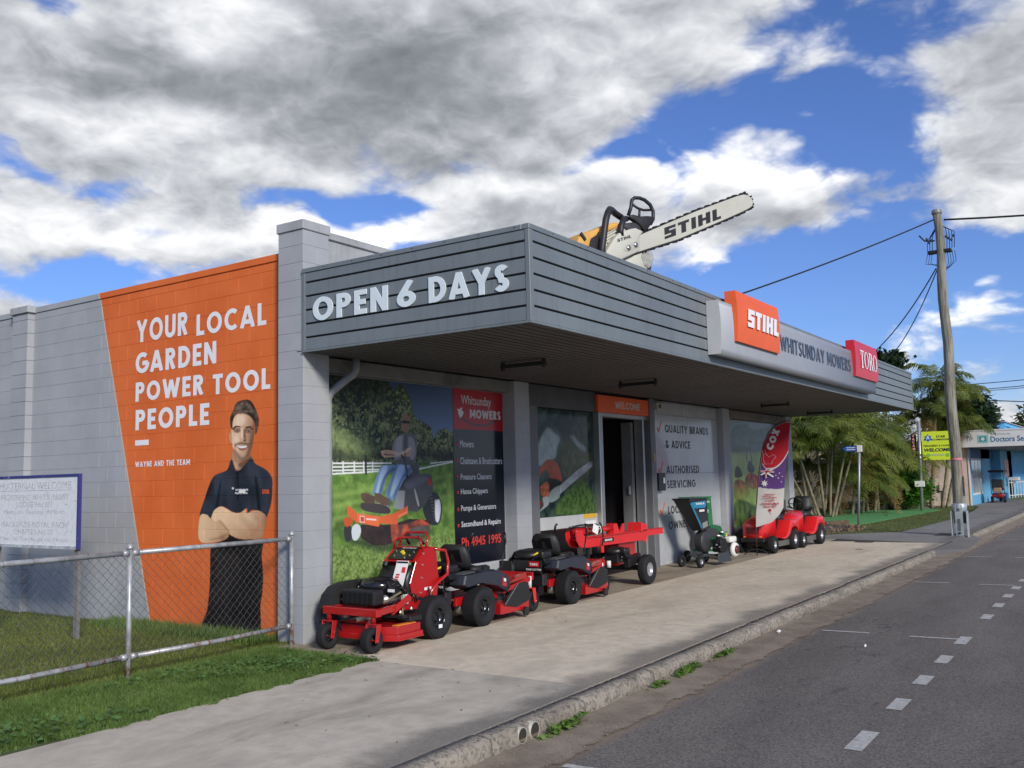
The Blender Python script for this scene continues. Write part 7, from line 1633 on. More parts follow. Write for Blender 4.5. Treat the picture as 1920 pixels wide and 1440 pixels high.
# gutter stones and leaf litter
n = 2600; c = np.stack([-3+14*rng.random(n), -3.90-.42*rng.random(n)**1.5, np.full(n, -.122)], 1); s_ = .003+.006*rng.random(n)**2
P = (c[:, None]+np.array([[1, 0, 0], [0, 1, 0], [-1, 0, 0], [0, -1, 0], [0, 0, .9]])[None]*s_[:, None, None]*(.7+.6*rng.random((n, 5, 1)))).reshape(-1, 3)
i = np.arange(n)[:, None]*5; F = np.concatenate([i+np.array([[0, 1, 4]]), i+np.array([[1, 2, 4]]), i+np.array([[2, 3, 4]]), i+np.array([[3, 0, 4]])])
o = tri_mesh('gutter_gravel', P, F, mat('gravel', (.24, .20, .15), .9, var=.4, vs=60)); tag(o, 'loose grit and small stones lying in the dusty gutter', 'gravel', kind='stuff')
for k, (x, y, z, s_, lab) in enumerate(((3.62, -3.99, -.118, .04, 'scrap of white litter in the gutter'), (3.2, -5.05, -.134, .02, 'tiny white litter scrap out on the asphalt'))):
    mb = MB(); mb.add([(x-s_, y-s_*.5, z), (x, y-s_*.7, z+.02), (x+s_, y-.1*s_, z+.004), (x+s_*.4, y+s_*.6, z+.018), (x-s_*.7, y+s_*.5, z+.006), (x-.1*s_, y, z+.03)], [(0, 1, 5), (1, 2, 5), (2, 3, 5), (3, 4, 5), (4, 0, 5)])
    tag(mb.build('litter', WHT), lab, 'litter')
for k, (x, y, sx, sy) in enumerate(((16.3, -1.95, .42, .42), (14.1, -2.35, .14, .14))):
    o = MB().box(x-sx/2, x+sx/2, y-sy/2, y+sy/2, -.02, .004).build('service_cover', mat('cast_iron', (.06, .055, .05), .7, .3, var=.3, vs=10)); tag(o, ('larger square dark cover plate set in the footpath corner', 'small square cover plate nearer the kerb')[k], 'cover')
# dead leaves on the footpath
n = 150; c = np.stack([-2.5+17*rng.random(n), -3.6+2.9*rng.random(n), np.full(n, .003)], 1); a = rng.random(n)*6.28; L = .012+.014*rng.random(n)
dd = np.stack([np.cos(a)*L, np.sin(a)*L, .004+0*a], 1); ss = np.stack([-np.sin(a)*L*.35, np.cos(a)*L*.35, 0*a], 1)
o = tri_mesh('dead_leaves', np.stack([c-dd, c+ss, c+dd, c-ss], 1).reshape(-1, 3), np.arange(n)[:, None]*4+np.array([[0, 1, 2, 3]]), mat('dead_leaf', (.16, .10, .05), .8, var=.4, vs=30)); tag(o, 'dry leaf fragments scattered over the pale footpath', 'leaves', kind='stuff')

# ------------------------------------------------------------------ palms
PL = [leafmat('palm_green', (.050, .085, .014), (.15, .185, .040), .42, .38, 1.4, (.22, .17, .045)), leafmat('palm_bright', (.085, .13, .020), (.23, .26, .055), .42, .4, 1.4, (.30, .21, .05)), leafmat('palm_dry', (.16, .10, .03), (.30, .20, .06), .6, .25, 1.5)]
CANE = mat('palm_cane', (.22, .185, .12), .7, var=.35, vs=5, dirt=.4, dirtcol=(.10, .08, .05)); CANEG = mat('palm_crownshaft', (.16, .17, .05), .45, var=.25, vs=4)
def frond(c, az, L, rise, droop, width, r_, nl=34):
    """rachis arc with two rows of drooping leaflets"""
    V_ = []; F_ = []; pts = []; d = np.array([math.cos(az), math.sin(az)])
    for k in range(12):
        t = k/11; h = L*(t-.10*t*t)*math.cos(rise*.6); z = L*(math.sin(rise)*t-droop*t*t)
        pts.append(np.array([c[0]+d[0]*h*math.cos(rise)**.3, c[1]+d[1]*h*math.cos(rise)**.3, c[2]+z]))
    side = np.array([-d[1], d[0], 0.])
    for k in range(nl):
        t = .12+.88*k/nl; f = t*11; i = min(int(f), 10); p = pts[i]*(1-(f-i))+pts[i+1]*(f-i); tan = pts[i+1]-pts[i]; tan /= np.linalg.norm(tan)
        ll = width*(math.sin(PI*min(1, t*.95+.05))**.6)*r_.uniform(.8, 1.1)+.04
        for s in (-1, 1):
            dr = side*s*.78+tan*.55+np.array([0, 0, r_.uniform(-.05, .25)]); dr /= np.linalg.norm(dr)
            m = p+dr*ll*.5; e = p+dr*ll+np.array([0, 0, -ll*r_.uniform(.25, .7)]); w = tan*.016*(1+width)
            b = len(V_); V_ += [p-w*.5, p+w*.5, m+w, m-w, e]; F_ += [(b, b+1, b+2), (b, b+2, b+3), (b+3, b+2, b+4)]
    for k in range(11):
        b = len(V_); w = side*.010*(1-k/14)+np.array([0, 0, .0]); u = np.array([0, 0, .012]); V_ += [pts[k]-w, pts[k]+w, pts[k+1]+w, pts[k+1]-w, pts[k]+u]; F_ += [(b, b+1, b+2), (b, b+2, b+3), (b, b+4, b+1)]
    return V_, F_
def palm(base, tip, nf, L, r0, label, mi=0, group='golden cane palms at the accommodation garden', seed=1, dry=2, rise=(.2, 1.25)):
    r_ = random.Random(seed); t = thing('cane_palm', base, label, 'palm', group)
    b = V(base); e = V(tip); mid = (b+e)/2+V((0, 0, -(e.z-b.z)*.03))+V((r_.uniform(-.1, .1), r_.uniform(-.1, .1), 0))
    pts = [b.lerp(mid, k/4).lerp(mid.lerp(e, k/4), k/4) for k in range(5)]
    nr = 14; pp = []; rr = []
    for k in range(nr*2+1):
        s_ = k/(nr*2); q = (b*(1-s_)+mid*s_)*(1-s_)+(mid*(1-s_)+e*s_)*s_; pp.append(q); rr.append(r0*(1.15-.35*s_)*(1.12 if k % 2 else .95))
    MB().tube(pp, rr, 8).build('trunk', CANE, t, smooth=70)
    cs = (e-mid).normalized(); MB().tube([e-cs*.05, e+cs*.25, e+cs*.5], [r0*.95, r0*1.2, r0*.5], 8).build('crownshaft', CANEG, t, smooth=True)
    c = e+cs*.42
    for k in range(nf):
        az = 2*PI*k/nf*1.0+r_.uniform(-.3, .3); ri = r_.uniform(*rise); V_, F_ = frond((c.x, c.y, c.z), az, L*r_.uniform(.8, 1.1), ri, r_.uniform(.35, .75)+.25*ri, L*.26, r_)
        is_dry = k < dry
        tri_mesh('frond', V_, F_, PL[2] if (is_dry and k == 0) else PL[(mi+(1 if r_.random() < .3 else 0)) % 2], t, base)
    for k in range(dry):
        az = r_.uniform(0, 6.28); V_, F_ = frond((e.x, e.y, e.z+.05), az, L*.8, .1, 1.3, L*.2, r_); tri_mesh('dry_frond', V_, F_, PL[2], t, base)
    return t
clA = [((28.2, 2.7, 0), (27.3, 3.5, 2.3)), ((28.3, 2.5, 0), (27.5, 3.0, 2.7)), ((28.5, 2.35, 0), (28.0, 2.4, 3.0)), ((28.6, 2.2, 0), (28.3, 1.9, 2.6)), ((28.4, 2.9, 0), (28.6, 3.3, 3.4)), ((28.8, 2.5, 0), (29.3, 2.3, 3.2)), ((28.3, 2.05, 0), (27.9, 1.4, 2.2)), ((28.9, 2.1, 0), (29.2, 1.3, 2.7)), ((28.1, 3.0, 0), (26.9, 4.1, 2.0)), ((28.9, 2.9, 0), (29.9, 3.4, 2.9))]
desc = ['leftmost leaning cane of the near palm clump', 'second leaning cane of the near palm clump', 'cane palm leaning slightly left near the middle of the near clump', 'short cane palm at the front middle of the near clump', 'tallest cane palm at the back of the near clump', 'upright cane palm right of centre in the near clump', 'low front cane palm of the near clump, fronds over the street sign', 'cane palm on the right edge of the near clump', 'low cane palm bending furthest left beside the awning end', 'rear right cane palm of the near clump']
for i, (b, e) in enumerate(clA): palm(b, e, 11, 2.4, .05, desc[i], i % 2, seed=i+10, dry=1 if i % 2 == 0 else 0, rise=(.15, 1.35))
clB = [((34.5, 1.8, 0), (34.3, 1.7, 3.3), 12, 2.5), ((36.6, .5, 0), (36.8, .2, 3.8), 13, 2.5), ((37.0, -.3, 0), (37.2, -.9, 4.5), 13, 2.2), ((36.9, .1, 0), (37.3, -.35, 5.2), 14, 2.3), ((33.4, 2.0, 0), (32.9, 1.9, 2.5), 12, 2.3), ((37.6, -.4, 0), (37.8, -1.1, 3.1), 12, 1.9), ((35.2, 2.4, 0), (35.1, 2.5, 4.3), 12, 2.5), ((37.8, .6, 0), (38.0, .4, 3.4), 12, 2.3)]
desc = ['palm left of the vacancy sign in the far clump', 'tall palm directly above the vacancy sign', 'palm with crown just left of the power pole', 'highest palm crown, showing above the awning corner', 'lower palm between the two clumps', 'small palm partly behind the lime green sign', 'rear left palm of the far clump', 'palm behind the lime sign and power pole']
for i, (b, e, nf, L) in enumerate(clB): palm(b, e, nf, L, .07, desc[i], (i+1) % 2, seed=i+40, dry=2, rise=(-.1, 1.35))
clC = [((30.6, 1.9, 0), (30.5, 1.7, 1.1), 15, 2.1), ((31.8, 1.8, 0), (31.8, 1.6, 1.5), 15, 2.2), ((33.0, 1.6, 0), (33.1, 1.3, 2.3), 15, 2.3), ((30.2, 3.2, 0), (30.2, 3.4, 1.3), 15, 2.2), ((30.8, 2.4, 0), (30.9, 2.5, 3.4), 14, 2.5), ((36.2, 1.2, 0), (36.3, 1.0, 1.9), 14, 2.1)]
desc = ['short bushy palm behind the street sign post', 'bushy palm right of the street sign post', 'medium palm above the rounded shrub', 'short bushy palm behind the leaning canes', 'tall palm between the two clumps', 'bushy palm directly behind the vacancy sign']
for i, (b, e, nf, L) in enumerate(clC): palm(b, e, nf, L, .055, desc[i], i % 2, seed=i+80, dry=1, rise=(-.1, 1.3))
# leafy crowns for shrubs and trees
def leafy(name, pts, size, m, parent, off, asp=.5, updown=.5):
    n = len(pts); a = rng.random(n)*2*PI; L = size*(.6+.8*rng.random(n)); tilt = rng.normal(0, updown, n)
    dd = np.stack([np.cos(a)*L*np.cos(tilt), np.sin(a)*L*np.cos(tilt), np.sin(tilt)*L], 1); ss = np.stack([-np.sin(a)*L*asp, np.cos(a)*L*asp, rng.normal(0, .35, n)*L*asp], 1)
    return tri_mesh(name, np.stack([pts-dd*.5, pts+ss, pts+dd*.7, pts-ss], 1).reshape(-1, 3), np.arange(n)[:, None]*4+np.array([[0, 1, 2, 3]]), m, parent, off)
def clumps(n, centre, rad, nc, spread=.22, zsq=.8, shell=.6):
    u = rng.normal(size=(nc, 3)); u /= np.linalg.norm(u, axis=1)[:, None]; cc = np.array(centre)+u*np.array(rad)*(shell+(1-shell)*rng.random((nc, 1)))
    k = rng.integers(0, nc, n); return cc[k]+rng.normal(size=(n, 3))*np.array(rad)*spread
def shrub(base, rad, h, n, m, label, size=.07, name='shrub', cat='shrub', group=None):
    t = thing(name, base, label, cat, group); st = MB(); r_ = random.Random(n)
    for k in range(7):
        a = r_.uniform(0, 6.28); st.tube([base, (base[0]+math.cos(a)*rad[0]*.4, base[1]+math.sin(a)*rad[1]*.4, base[2]+h*.5), (base[0]+math.cos(a)*rad[0]*.7, base[1]+math.sin(a)*rad[1]*.7, base[2]+h*.85)], [.035, .02, .008], 6)
    st.build('stems', CANE, t); p = clumps(n, (base[0], base[1], base[2]+h*.58), (rad[0], rad[1], h*.42), 46); p = p[p[:, 2] > base[2]+.05]
    leafy('foliage', p, size, m, t, base); return t
SHR = leafmat('shrub_leaf', (.030, .105, .012), (.085, .22, .025), .35, .25, 2.2)
shrub((35.2, .62, 0), (1.05, .80, 1), 1.72, 9000, SHR, 'rounded bright green shrub left of the lime sign pole', .10)
shrub((37.0, 2.2, 0), (.9, .9, 1), 1.1, 2500, PL[0], 'dull green low bush behind the rounded shrub', .1)
def ltree(base, top, rad, n, m, label, size, name='broadleaf_tree', cat='tree', cl=60, sp=.15, limbs=9, group=None, tr=.14, asp=.45, shell=.45):
    t = thing(name, base, label, cat, group); r_ = random.Random(int(base[0]*10)); st = MB(); b = V(base); c = V(top); fork = b.lerp(V((c.x, c.y, c.z-rad[2]*1.0)), .9)
    st.tube([b, b.lerp(fork, .5)+V((.1, .05, 0)), fork], [tr, tr*.8, tr*.7], 9)
    for k in range(limbs):
        a = 2*PI*k/limbs+r_.uniform(-.3, .3); q = V((c.x+math.cos(a)*rad[0]*.75, c.y+math.sin(a)*rad[1]*.75, c.z+r_.uniform(-.5, .7)*rad[2])); st.tube([fork, fork.lerp(q, .5)+V((0, 0, .15*rad[2])), q], [tr*.5, tr*.3, tr*.1], 6)
    st.build('trunk', mat('tree_bark', (.12, .10, .08), .85, var=.3, vs=6), t, smooth=70)
    p = clumps(n, tuple(c), rad, cl, sp, 1, shell); leafy('crown', p, size, m, t, base, asp); return t
UMB = leafmat('umbrella_leaf', (.015, .040, .018), (.045, .085, .035), .28, .15, 1.2)
ltree((41.5, 1.0, 0), (41.0, -.9, 4.1), (2.2, 1.45, 1.1), 9000, UMB, 'dark glossy umbrella tree right of the power pole', .26, cl=48, sp=.17, asp=.32, group=None)
ltree((42, 3.8, 0), (41.5, 2.35, 7.05), (1.3, .95, .60), 2200, UMB, 'dark umbrella tree crown peeping above the awning by the red sign block', .27, cl=26, sp=.2, asp=.30)
FT = leafmat('far_tree_leaf', (.030, .055, .018), (.085, .125, .040), .5, .25, .3); FT2 = leafmat('far_tree_olive', (.06, .075, .03), (.13, .15, .06), .5, .25, .3)
for k, (b, c, rd, n, m, lab) in enumerate((((86, -2.5, 0), (86, -2.5, 3.3), (5, 3.0, 2.6), 5000, FT, 'distant round tree above the white picket fence'), ((98, .6, 0), (98, .6, 5.4), (5, 2.4, 2.4), 4200, FT2, 'distant olive tree just right of the blue gable'), ((100, -4.6, 0), (100, -4.4, 5.8), (5, 3.0, 2.2), 4200, FT, 'distant tree at the right edge of the view'),
      ((72, .8, 0), (72, .8, 2.2), (4, 2.6, 2.3), 4200, FT, 'dark leafy tree behind the clinic doorway'), ((66, -1.6, 0), (66, -1.6, 1.5), (3, 1.5, 1.6), 3000, UMB, 'low dark bush mass behind the picket fence'), ((46, 12, 0), (46, 12, 4.5), (5, 5, 2.6), 5000, FT, 'tree behind the cream house roof'),
      ((38, 9, 0), (38, 9, 3.6), (4, 3, 2.6), 4200, FT, 'broad tree behind the near palm clump'), ((-4, 38, 0), (-4, 38, 2.4), (6, 5, 1.8), 3000, FT2, 'tree behind the shop yard, hidden by the wall'))):
    ltree(b, c, rd, n, m, lab, .38, cl=50, sp=.18, asp=.55, group='far trees', tr=.22, shell=.5)
palm((96, -6.0, 0), (96, -6.0, 7.0), 12, 3.2, .16, 'distant single palm at the right edge of the view', 0, group=None, seed=77, dry=0)
# ------------------------------------------------------------------ cream house behind the palms
HC = mat('house_cream', (.56, .50, .36), .8, var=.06); HB = mat('brown_trim', (.20, .07, .035), .6, var=.1); HR = mat('roof_yellow', (.52, .42, .20), .55, var=.12)
hs = thing('cream_house', (33, 5, 0), 'low cream house with brown sill behind the palm clumps', 'house')
MB().box(26, 39.9, 5.0, 12, -.1, 3.0).build('wall', HC, hs)
MB().prism([(25.6, 4.4, 3.0), (25.6, 12.6, 3.0), (25.6, 8.5, 4.6)], (14.2, 0, 0)).build('roof', HR, hs)
for x_ in (28, 33.6, 37):
    wf = MB().box(x_-.1, x_+2.0, 4.94, 5.02, 1.25, 2.35).build('window', mat('window_frame_white', (.6, .6, .58), .5, var=.05), hs); MB().box(x_, x_+.92, 4.93, 4.939, 1.33, 2.27).build('pane', GLASS, wf); MB().box(x_+.98, x_+1.9, 4.93, 4.939, 1.33, 2.27).build('pane', GLASS, wf)
    MB().box(x_-.15, x_+2.05, 4.86, 4.995, 1.12, 1.245).build('window_sill', HB, hs)
MB().box(33.2, 34.6, 3.4, 3.6, 0, .75).build('low_wall', mat('brick_red', (.22, .06, .035), .8, var=.3, vs=12), hs)
# ------------------------------------------------------------------ clinic
CLN = mat('clinic_cream', (.60, .50, .42), .75, var=.05, dirt=.25, dirtcol=(.3, .25, .2)); CBL = mat('clinic_blue', (.12, .38, .60), .6, var=.06); CBD = mat('clinic_deep_blue', (.02, .10, .26), .6, var=.06); CBW = mat('clinic_white', (.62, .62, .62), .55, var=.05)
cl = thing('clinic_building', (40, 0, 0), 'cream and sky-blue clinic with a long white awning sign', 'building')
MB().box(40, 40.3, -1.0, 8, -.1, 3.0).build('side_wall', CLN, cl)
MB().box(39.97, 40.28, -1.04, -1.0, -.1, 3.0).build('corner_trim', CLN, cl)
MB().box(40.3, 41.0, -1.0, -.8, -.1, 2.6).build('front_wall', CBL, cl); MB().box(41.0, 44.4, -1.0, -.8, -.1, .42).build('front_wall', CBL, cl); MB().box(44.4, 47.6, -1.0, -.8, -.1, 2.6).build('front_wall', CBL, cl)
MB().box(47.6, 49.0, -.5, -.4, -.1, 2.6).build('recess_wall', CBD, cl); MB().box(49.0, 54.0, -1.35, -1.1, -.1, 2.6).build('front_wall', CBL, cl); MB().box(48.9, 49.0, -1.35, -.4, -.1, 2.6).build('return_wall', CBL, cl)
MB().box(41.0, 54, -1.0, -.8, 2.15, 2.6).build('transom', CBD, cl); MB().box(40.3, 60, -.8, 8, 2.6, 3.0).build('roof', ROOF, cl)
wf = MB().box(41.05, 44.35, -.98, -.92, .42, 2.15).build('window', CBW, cl)
for i in range(3): MB().box(41.15+i*1.08, 42.1+i*1.08, -.99, -.981, 1.22, 2.05).build('pane', mat('pale_glass', (.30, .36, .38), .1, var=.1), wf); MB().box(41.15+i*1.08, 42.1+i*1.08, -.99, -.981, .52, 1.15).build('pane', mat('pale_glass', (.30, .36, .38), .1, var=.1), wf)
MB().box(50.4, 52.2, -1.37, -1.355, 1.2, 2.1).build('poster', mat('clinic_poster', (.62, .35, .28), .5, var=.3, vs=3), cl)
sw2 = MB().box(39.93, 39.995, 1.15, 1.75, .85, 2.25).build('side_window', mat('aged_frame', (.40, .37, .33), .6, var=.1), cl); MB().box(39.915, 39.929, 1.25, 1.65, .95, 2.15).build('pane', mat('curtain_glass', (.50, .50, .47), .2, var=.1), sw2); MB().box(39.88, 39.996, 1.1, 1.8, .78, .848).build('window_ledge', CLN, cl)
MB().box(39.9, 39.995, .05, .25, .68, .95).build('meter_box', CLN, cl); MB().cyl((39.95, .12, 0), (39.95, .12, .68), .025).build('conduit', CLN, cl)
sgn = MB().box(39.4, 39.62, -4.2, -.62, 2.63, 3.33).build('awning_sign', CBW, cl); MB().box(39.38, 62, -4.22, -.6, 3.335, 3.40).build('awning_capping', CBW, cl)
MB().box(39.62, 62, -4.2, -1.02, 2.62, 2.66).build('awning_soffit', mat('soffit_grey', (.28, .27, .27), .7, var=.05), cl); MB().box(39.62, 62, -4.2, -4.1, 2.665, 3.33).build('awning_fascia', CBW, cl)
TEAL = mat('clinic_teal', (.05, .25, .30), .5, var=0); LTE = mat('clinic_pale_teal', (.25, .48, .46), .5, var=0)
font_text('Doctors Services', (39.395, -2.08, 2.83), (0, -1, 0), UZ, 2.0, .25, mat('clinic_letter', (.03, .13, .28), .5, var=0), cl, weight=.02); font_text('The Whitsunday', (39.395, -2.15, 3.13), (0, -1, 0), UZ, .75, .075, TEAL, cl)
MB().box(39.392, 39.398, -2.0, -1.55, 2.80, 3.16).build('emblem', LTE, cl); MB().box(39.388, 39.391, -1.92, -1.63, 2.86, 3.10).build('emblem', TEAL, cl); MB().cyl((39.387, -1.77, 2.98), (39.383, -1.77, 2.98), .075, n=14).build('emblem_ring', CBW, cl)
bb = thing('blue_building', (52, 0, 0), 'sky-blue gabled building rising behind the clinic roof', 'building')
MB().prism([(52, -1.35, -.1), (52, 1.3, -.1), (52, 1.3, 4.75), (52, 1.0, 4.75), (52, -1.35, 4.2)], (12, 0, 0)).build('wall', mat('sky_blue_paint', (.09, .38, .68), .6, var=.04), bb); MB().prism([(51.9, -1.42, 4.21), (51.9, 1.0, 4.77), (51.9, 1.0, 4.83), (51.9, -1.42, 4.27)], (12.2, 0, 0)).build('roof', ROOF, bb)
# mobility scooter
ms = thing('mobility_scooter', (43.6, -1.75, 0), 'canopied mobility scooter parked outside the clinic window', 'scooter'); ms.scale = (1, 1, 1)
for yy in (-.27, .27): wheel(ms, (43.5, -1.75+yy, .16), .16, .10, BLKM, .5, 16, False, 'wheel', side=1)
wheel(ms, (44.5, -1.75, .16), .16, .10, BLKM, .5, 16, False, 'wheel', side=1)
MB().box(43.25, 43.95, -2.0, -1.5, .24, .45).build('rear_body', mat('scooter_maroon', (.20, .015, .02), .35, var=.05, coat=.3), ms, bevel=.04, seg=2, smooth=40); MB().box(43.9, 44.6, -1.9, -1.6, .18, .26).build('footboard', BLKM, ms)
MB().box(43.5, 43.95, -2.0, -1.5, .58, .70).build('seat', VIN, ms, bevel=.03); MB().box(43.38, 43.5, -2.0, -1.5, .65, 1.12).build('backrest', VIN, ms, bevel=.04, seg=2)
for yy in (-2.03, -1.47): MB().tube([(43.45, yy, .4), (43.42, yy, 1.45)], .018, 6).build('canopy_post', BLKM, ms)
MB().box(43.2, 44.5, -2.1, -1.4, 1.45, 1.56).build('canopy', BLKM, ms, bevel=.03); MB().tube([(44.5, -1.75, .2), (44.25, -1.75, 1.0)], .03, 8).build('tiller', BLKM, ms)
MB().box(43.22, 43.245, -1.95, -1.83, .33, .39).build('tail_light', mat('red_lamp', (.5, .02, .02), .3, var=0), ms); MB().box(43.22, 43.245, -1.66, -1.54, .33, .39).build('tail_light', MATS['red_lamp'], ms); MB().box(43.05, 43.24, -1.95, -1.6, .5, .72).build('rear_bag', mat('bag_tan', (.30, .18, .12), .8, var=.2), ms, bevel=.03)
bx = thing('blue_crate', (45.4, -1.65, 0), 'small blue box beside the mobility scooter', 'box'); MB().box(45.2, 45.6, -1.95, -1.55, 0, .42).build('case', CBD, bx, bevel=.02); MB().box(45.18, 45.62, -1.97, -1.53, .42, .46).build('lid', CBL, bx)
# picket fence on the far right
pf = thing('picket_fence', (52, -2, 0), 'white metal picket fence along the lawn at the far right', 'fence')
for i in range(22):
    x_ = 50+i*.55; y_ = -1.55-i*.085; MB().box(x_-.02, x_+.02, y_-.02, y_+.02, 0, .95).build('picket', CBW, pf)
for z_ in (.15, .85): MB().bar((50, -1.55, z_), (61.6, -3.34, z_), .03, .04).build('rail', CBW, pf)
fl_ = MB().quad((46.5, -1.35, -.001), (75, -2.2, -.001), (75, -5.0, -.001), (50, -2.9, -.001)).build('far_lawn', mat('far_lawn_green', (.10, .16, .04), .9, var=.25, vs=1.5, fine=.3)); fl_['kind'] = 'structure'
mbx = thing('white_mailbox', (51, -1.6, 0), 'white box on top of the picket fence start', 'box'); MB().box(50.7, 51.2, -2.0, -1.45, .95, 1.14).build('case', CBW, mbx, bevel=.02); MB().box(50.93, 50.97, -1.75, -1.70, 0, .95).build('stand', CBW, mbx)
# concrete table in the garden
CT = mat('aged_concrete', (.34, .33, .29), .9, var=.25, vs=8, dirt=.5)
for k, (x_, y_, s_, lab) in enumerate(((35.2, 1.55, 1., 'white concrete pedestal table on the artificial turf'), (32.2, 2.1, .8, 'second concrete garden stool half hidden by palm stems'))):
    ct = thing('concrete_table', (x_, y_, 0), lab, 'table'); MB().lathe((x_, y_, .50*s_), (0, 0, 1), [(.02, -.02), (.42*s_, -.01), (.45*s_, .03), (.43*s_, .06), (.02, .07)], 22).build('table_top', CT, ct, smooth=40)
    for i in range(3):
        a = 2*PI*i/3+.5; MB().tube([(x_+.10*math.cos(a), y_+.10*math.sin(a), .48*s_), (x_+.12*math.cos(a), y_+.12*math.sin(a), .28*s_), (x_+.30*s_*math.cos(a), y_+.30*s_*math.sin(a), .0)], [.08*s_, .06*s_, .08*s_], 8).build('leg', CT, ct, smooth=True)
# timber edging and rocks in the mulch
for k, (x_, y_, lab) in enumerate(((23.3, .55, 'dark timber sleeper end at the mulch bed corner'), (21.6, 1.1, 'short log lying on the mulch bed'))):
    tag(MB().bar((x_-.55, y_+.25, .07), (x_+.45, y_-.2, .07), .16, .14).build('timber_sleeper', mat('old_timber', (.10, .07, .045), .9, var=.4, vs=8), bevel=.02), lab, 'timber')
n = 5200; ang = rng.random(n)*6.28; rad_ = 2.2*np.sqrt(rng.random(n)); c = np.stack([20.9+rad_*np.cos(ang), 1.35+rad_*np.sin(ang), .10-.03*rad_], 1); far_ = rng.random(n) < .45; c[far_] = np.stack([37.5+2.2*rng.random(far_.sum())*np.cos(ang[far_]), 2.4+2.2*rng.random(far_.sum())*np.sin(ang[far_]), .2+0*ang[far_]], 1)
leafy('mulch_litter', c, .11, mat('litter_brown', (.20, .14, .085), .9, var=.5, vs=12), None, (0, 0, 0), .3); tag(D.objects['mulch_litter'], 'bark chips and dead fronds covering the mulch beds', 'mulch', kind='stuff')
# ------------------------------------------------------------------ signs on poles
GP = mat('galv_pole', (.34, .36, .37), .45, .5, var=.12)
ss_ = thing('street_name_sign', (21.9, -.45, 0), 'small blue arrow street sign on a slim grey post by the driveway', 'sign')
MB().cyl((21.9, -.44, -.1), (21.9, -.62, 2.46), .033, n=10).build('post', GP, ss_, smooth=True)
SB = mat('street_blue', (.015, .10, .42), .4, var=.03); MB().prism([(21.88, -.56, 2.29), (21.88, -.22, 2.29), (21.88, -.12, 2.37), (21.88, -.22, 2.45), (21.88, -.56, 2.45)], (.02, 0, 0)).build('blade', SB, ss_); MB().box(21.85, 21.95, -.68, -.55, 2.27, 2.47).build('bracket', WHP, ss_)
[MB().box(21.872, 21.879, -.50, -.24, z_, z_+.022).build('sign_print', WHP, ss_) for z_ in (2.33, 2.39)]
ac = thing('accommodation_sign', (34, -.08, 0), 'lime green accommodation WELCOME banner on a grey pole with floodlights', 'sign')
MB().cyl((34, -.02, -.1), (34, -.12, 3.72), .065, n=12).build('pole', GP, ac, smooth=True)
LIME = mat('sign_lime', (.62, .74, .03), .5, var=.03); MB().box(33.93, 33.96, -1.34, -.20, 2.06, 3.22).build('banner', LIME, ac)
LBK = MATS['letter_black']; FXs = 33.925
def actext(tx, y_, z_, w_, h_, m_, k=text_mesh, **kw): k(tx, (FXs, y_, z_), (0, -1, 0), UZ, w_, h_, m_, ac, **kw)
actext('STAR', -.75, 2.96, .34, .09, LBK, t=.22); actext('ACCOMMODATION', -.58, 2.85, .66, .065, LBK, t=.22); actext('PERMANENT & CASUAL', -.26, 2.60, 1.02, .075, mat('dark_lime', (.10, .13, .02), .5, var=0), t=.22)
font_text('WELCOME', (FXs, -.27, 2.40), (0, -1, 0), UZ, 1.0, .135, LBK, ac, weight=.04, shear=.25); font_text('0749470187', (FXs, -.50, 2.22), (0, -1, 0), UZ, .52, .07, mat('phone_grey', (.35, .42, .40), .5, var=0), ac, weight=.03)
for k, (yy, zz) in enumerate(((-.42, 2.23), (-1.14, 2.22))): MB().cyl((33.93, yy, zz+.03), (33.922, yy, zz+.03), .075, n=12).build('green_emblem', mat('emblem_green', (.22, .48, .06), .5, var=0), ac)
mb = MB(); mb.prism([(33.93, -.26, 2.86), (33.93, -.62, 2.86), (33.93, -.44, 3.12)], (-.006, 0, 0)); mb.prism([(33.93, -.30, 3.04), (33.93, -.58, 3.04), (33.93, -.44, 2.78)], (-.004, 0, 0)); mb.build('blue_emblem', SB, ac)
text_mesh('A', (33.921, -.37, 2.90), (0, -1, 0), UZ, .14, .15, WHP, ac, t=.2)
MB().box(33.90, 33.98, .18, -.20, .98, 1.22).build('lower_notice', WHP, ac, bevel=.01)
for z_, y_ in ((3.70, -.12), (3.42, .02)): MB().lathe((33.9, y_, z_), (-.6, .3, .4), [(.01, 0), (.09, .03), (.10, .09), (.02, .10)], 12).build('floodlight', WHP, ac)
vs_ = thing('vacancy_sign', (34, .10, 2.1), 'narrow black vertical VACANCY sign left of the lime banner pole', 'sign'); MB().box(33.96, 34.02, .02, .22, 2.12, 3.14).build('board', BLKP, vs_)
mvac = mat('vacancy_letter', (.75, .30, .22), .5, var=0)
for i, ch in enumerate('VACANCY'): text_mesh(ch, (33.955, .175, 3.02-.135*i), (0, -1, 0), UZ, .10, .105, mvac, vs_, t=.24)
lp = thing('leaning_stakes', (39.2, .75, 0), 'two dark stakes leaning against the cream clinic side wall', 'stake'); MB().bar((39.0, .65, 0), (39.85, .95, 1.0), .05, .05).build('stake', mat('dark_stake', (.05, .045, .04), .8, var=.2), lp); MB().bar((39.0, .55, 0), (39.85, .75, 1.02), .05, .05).build('stake', MATS['dark_stake'], lp)
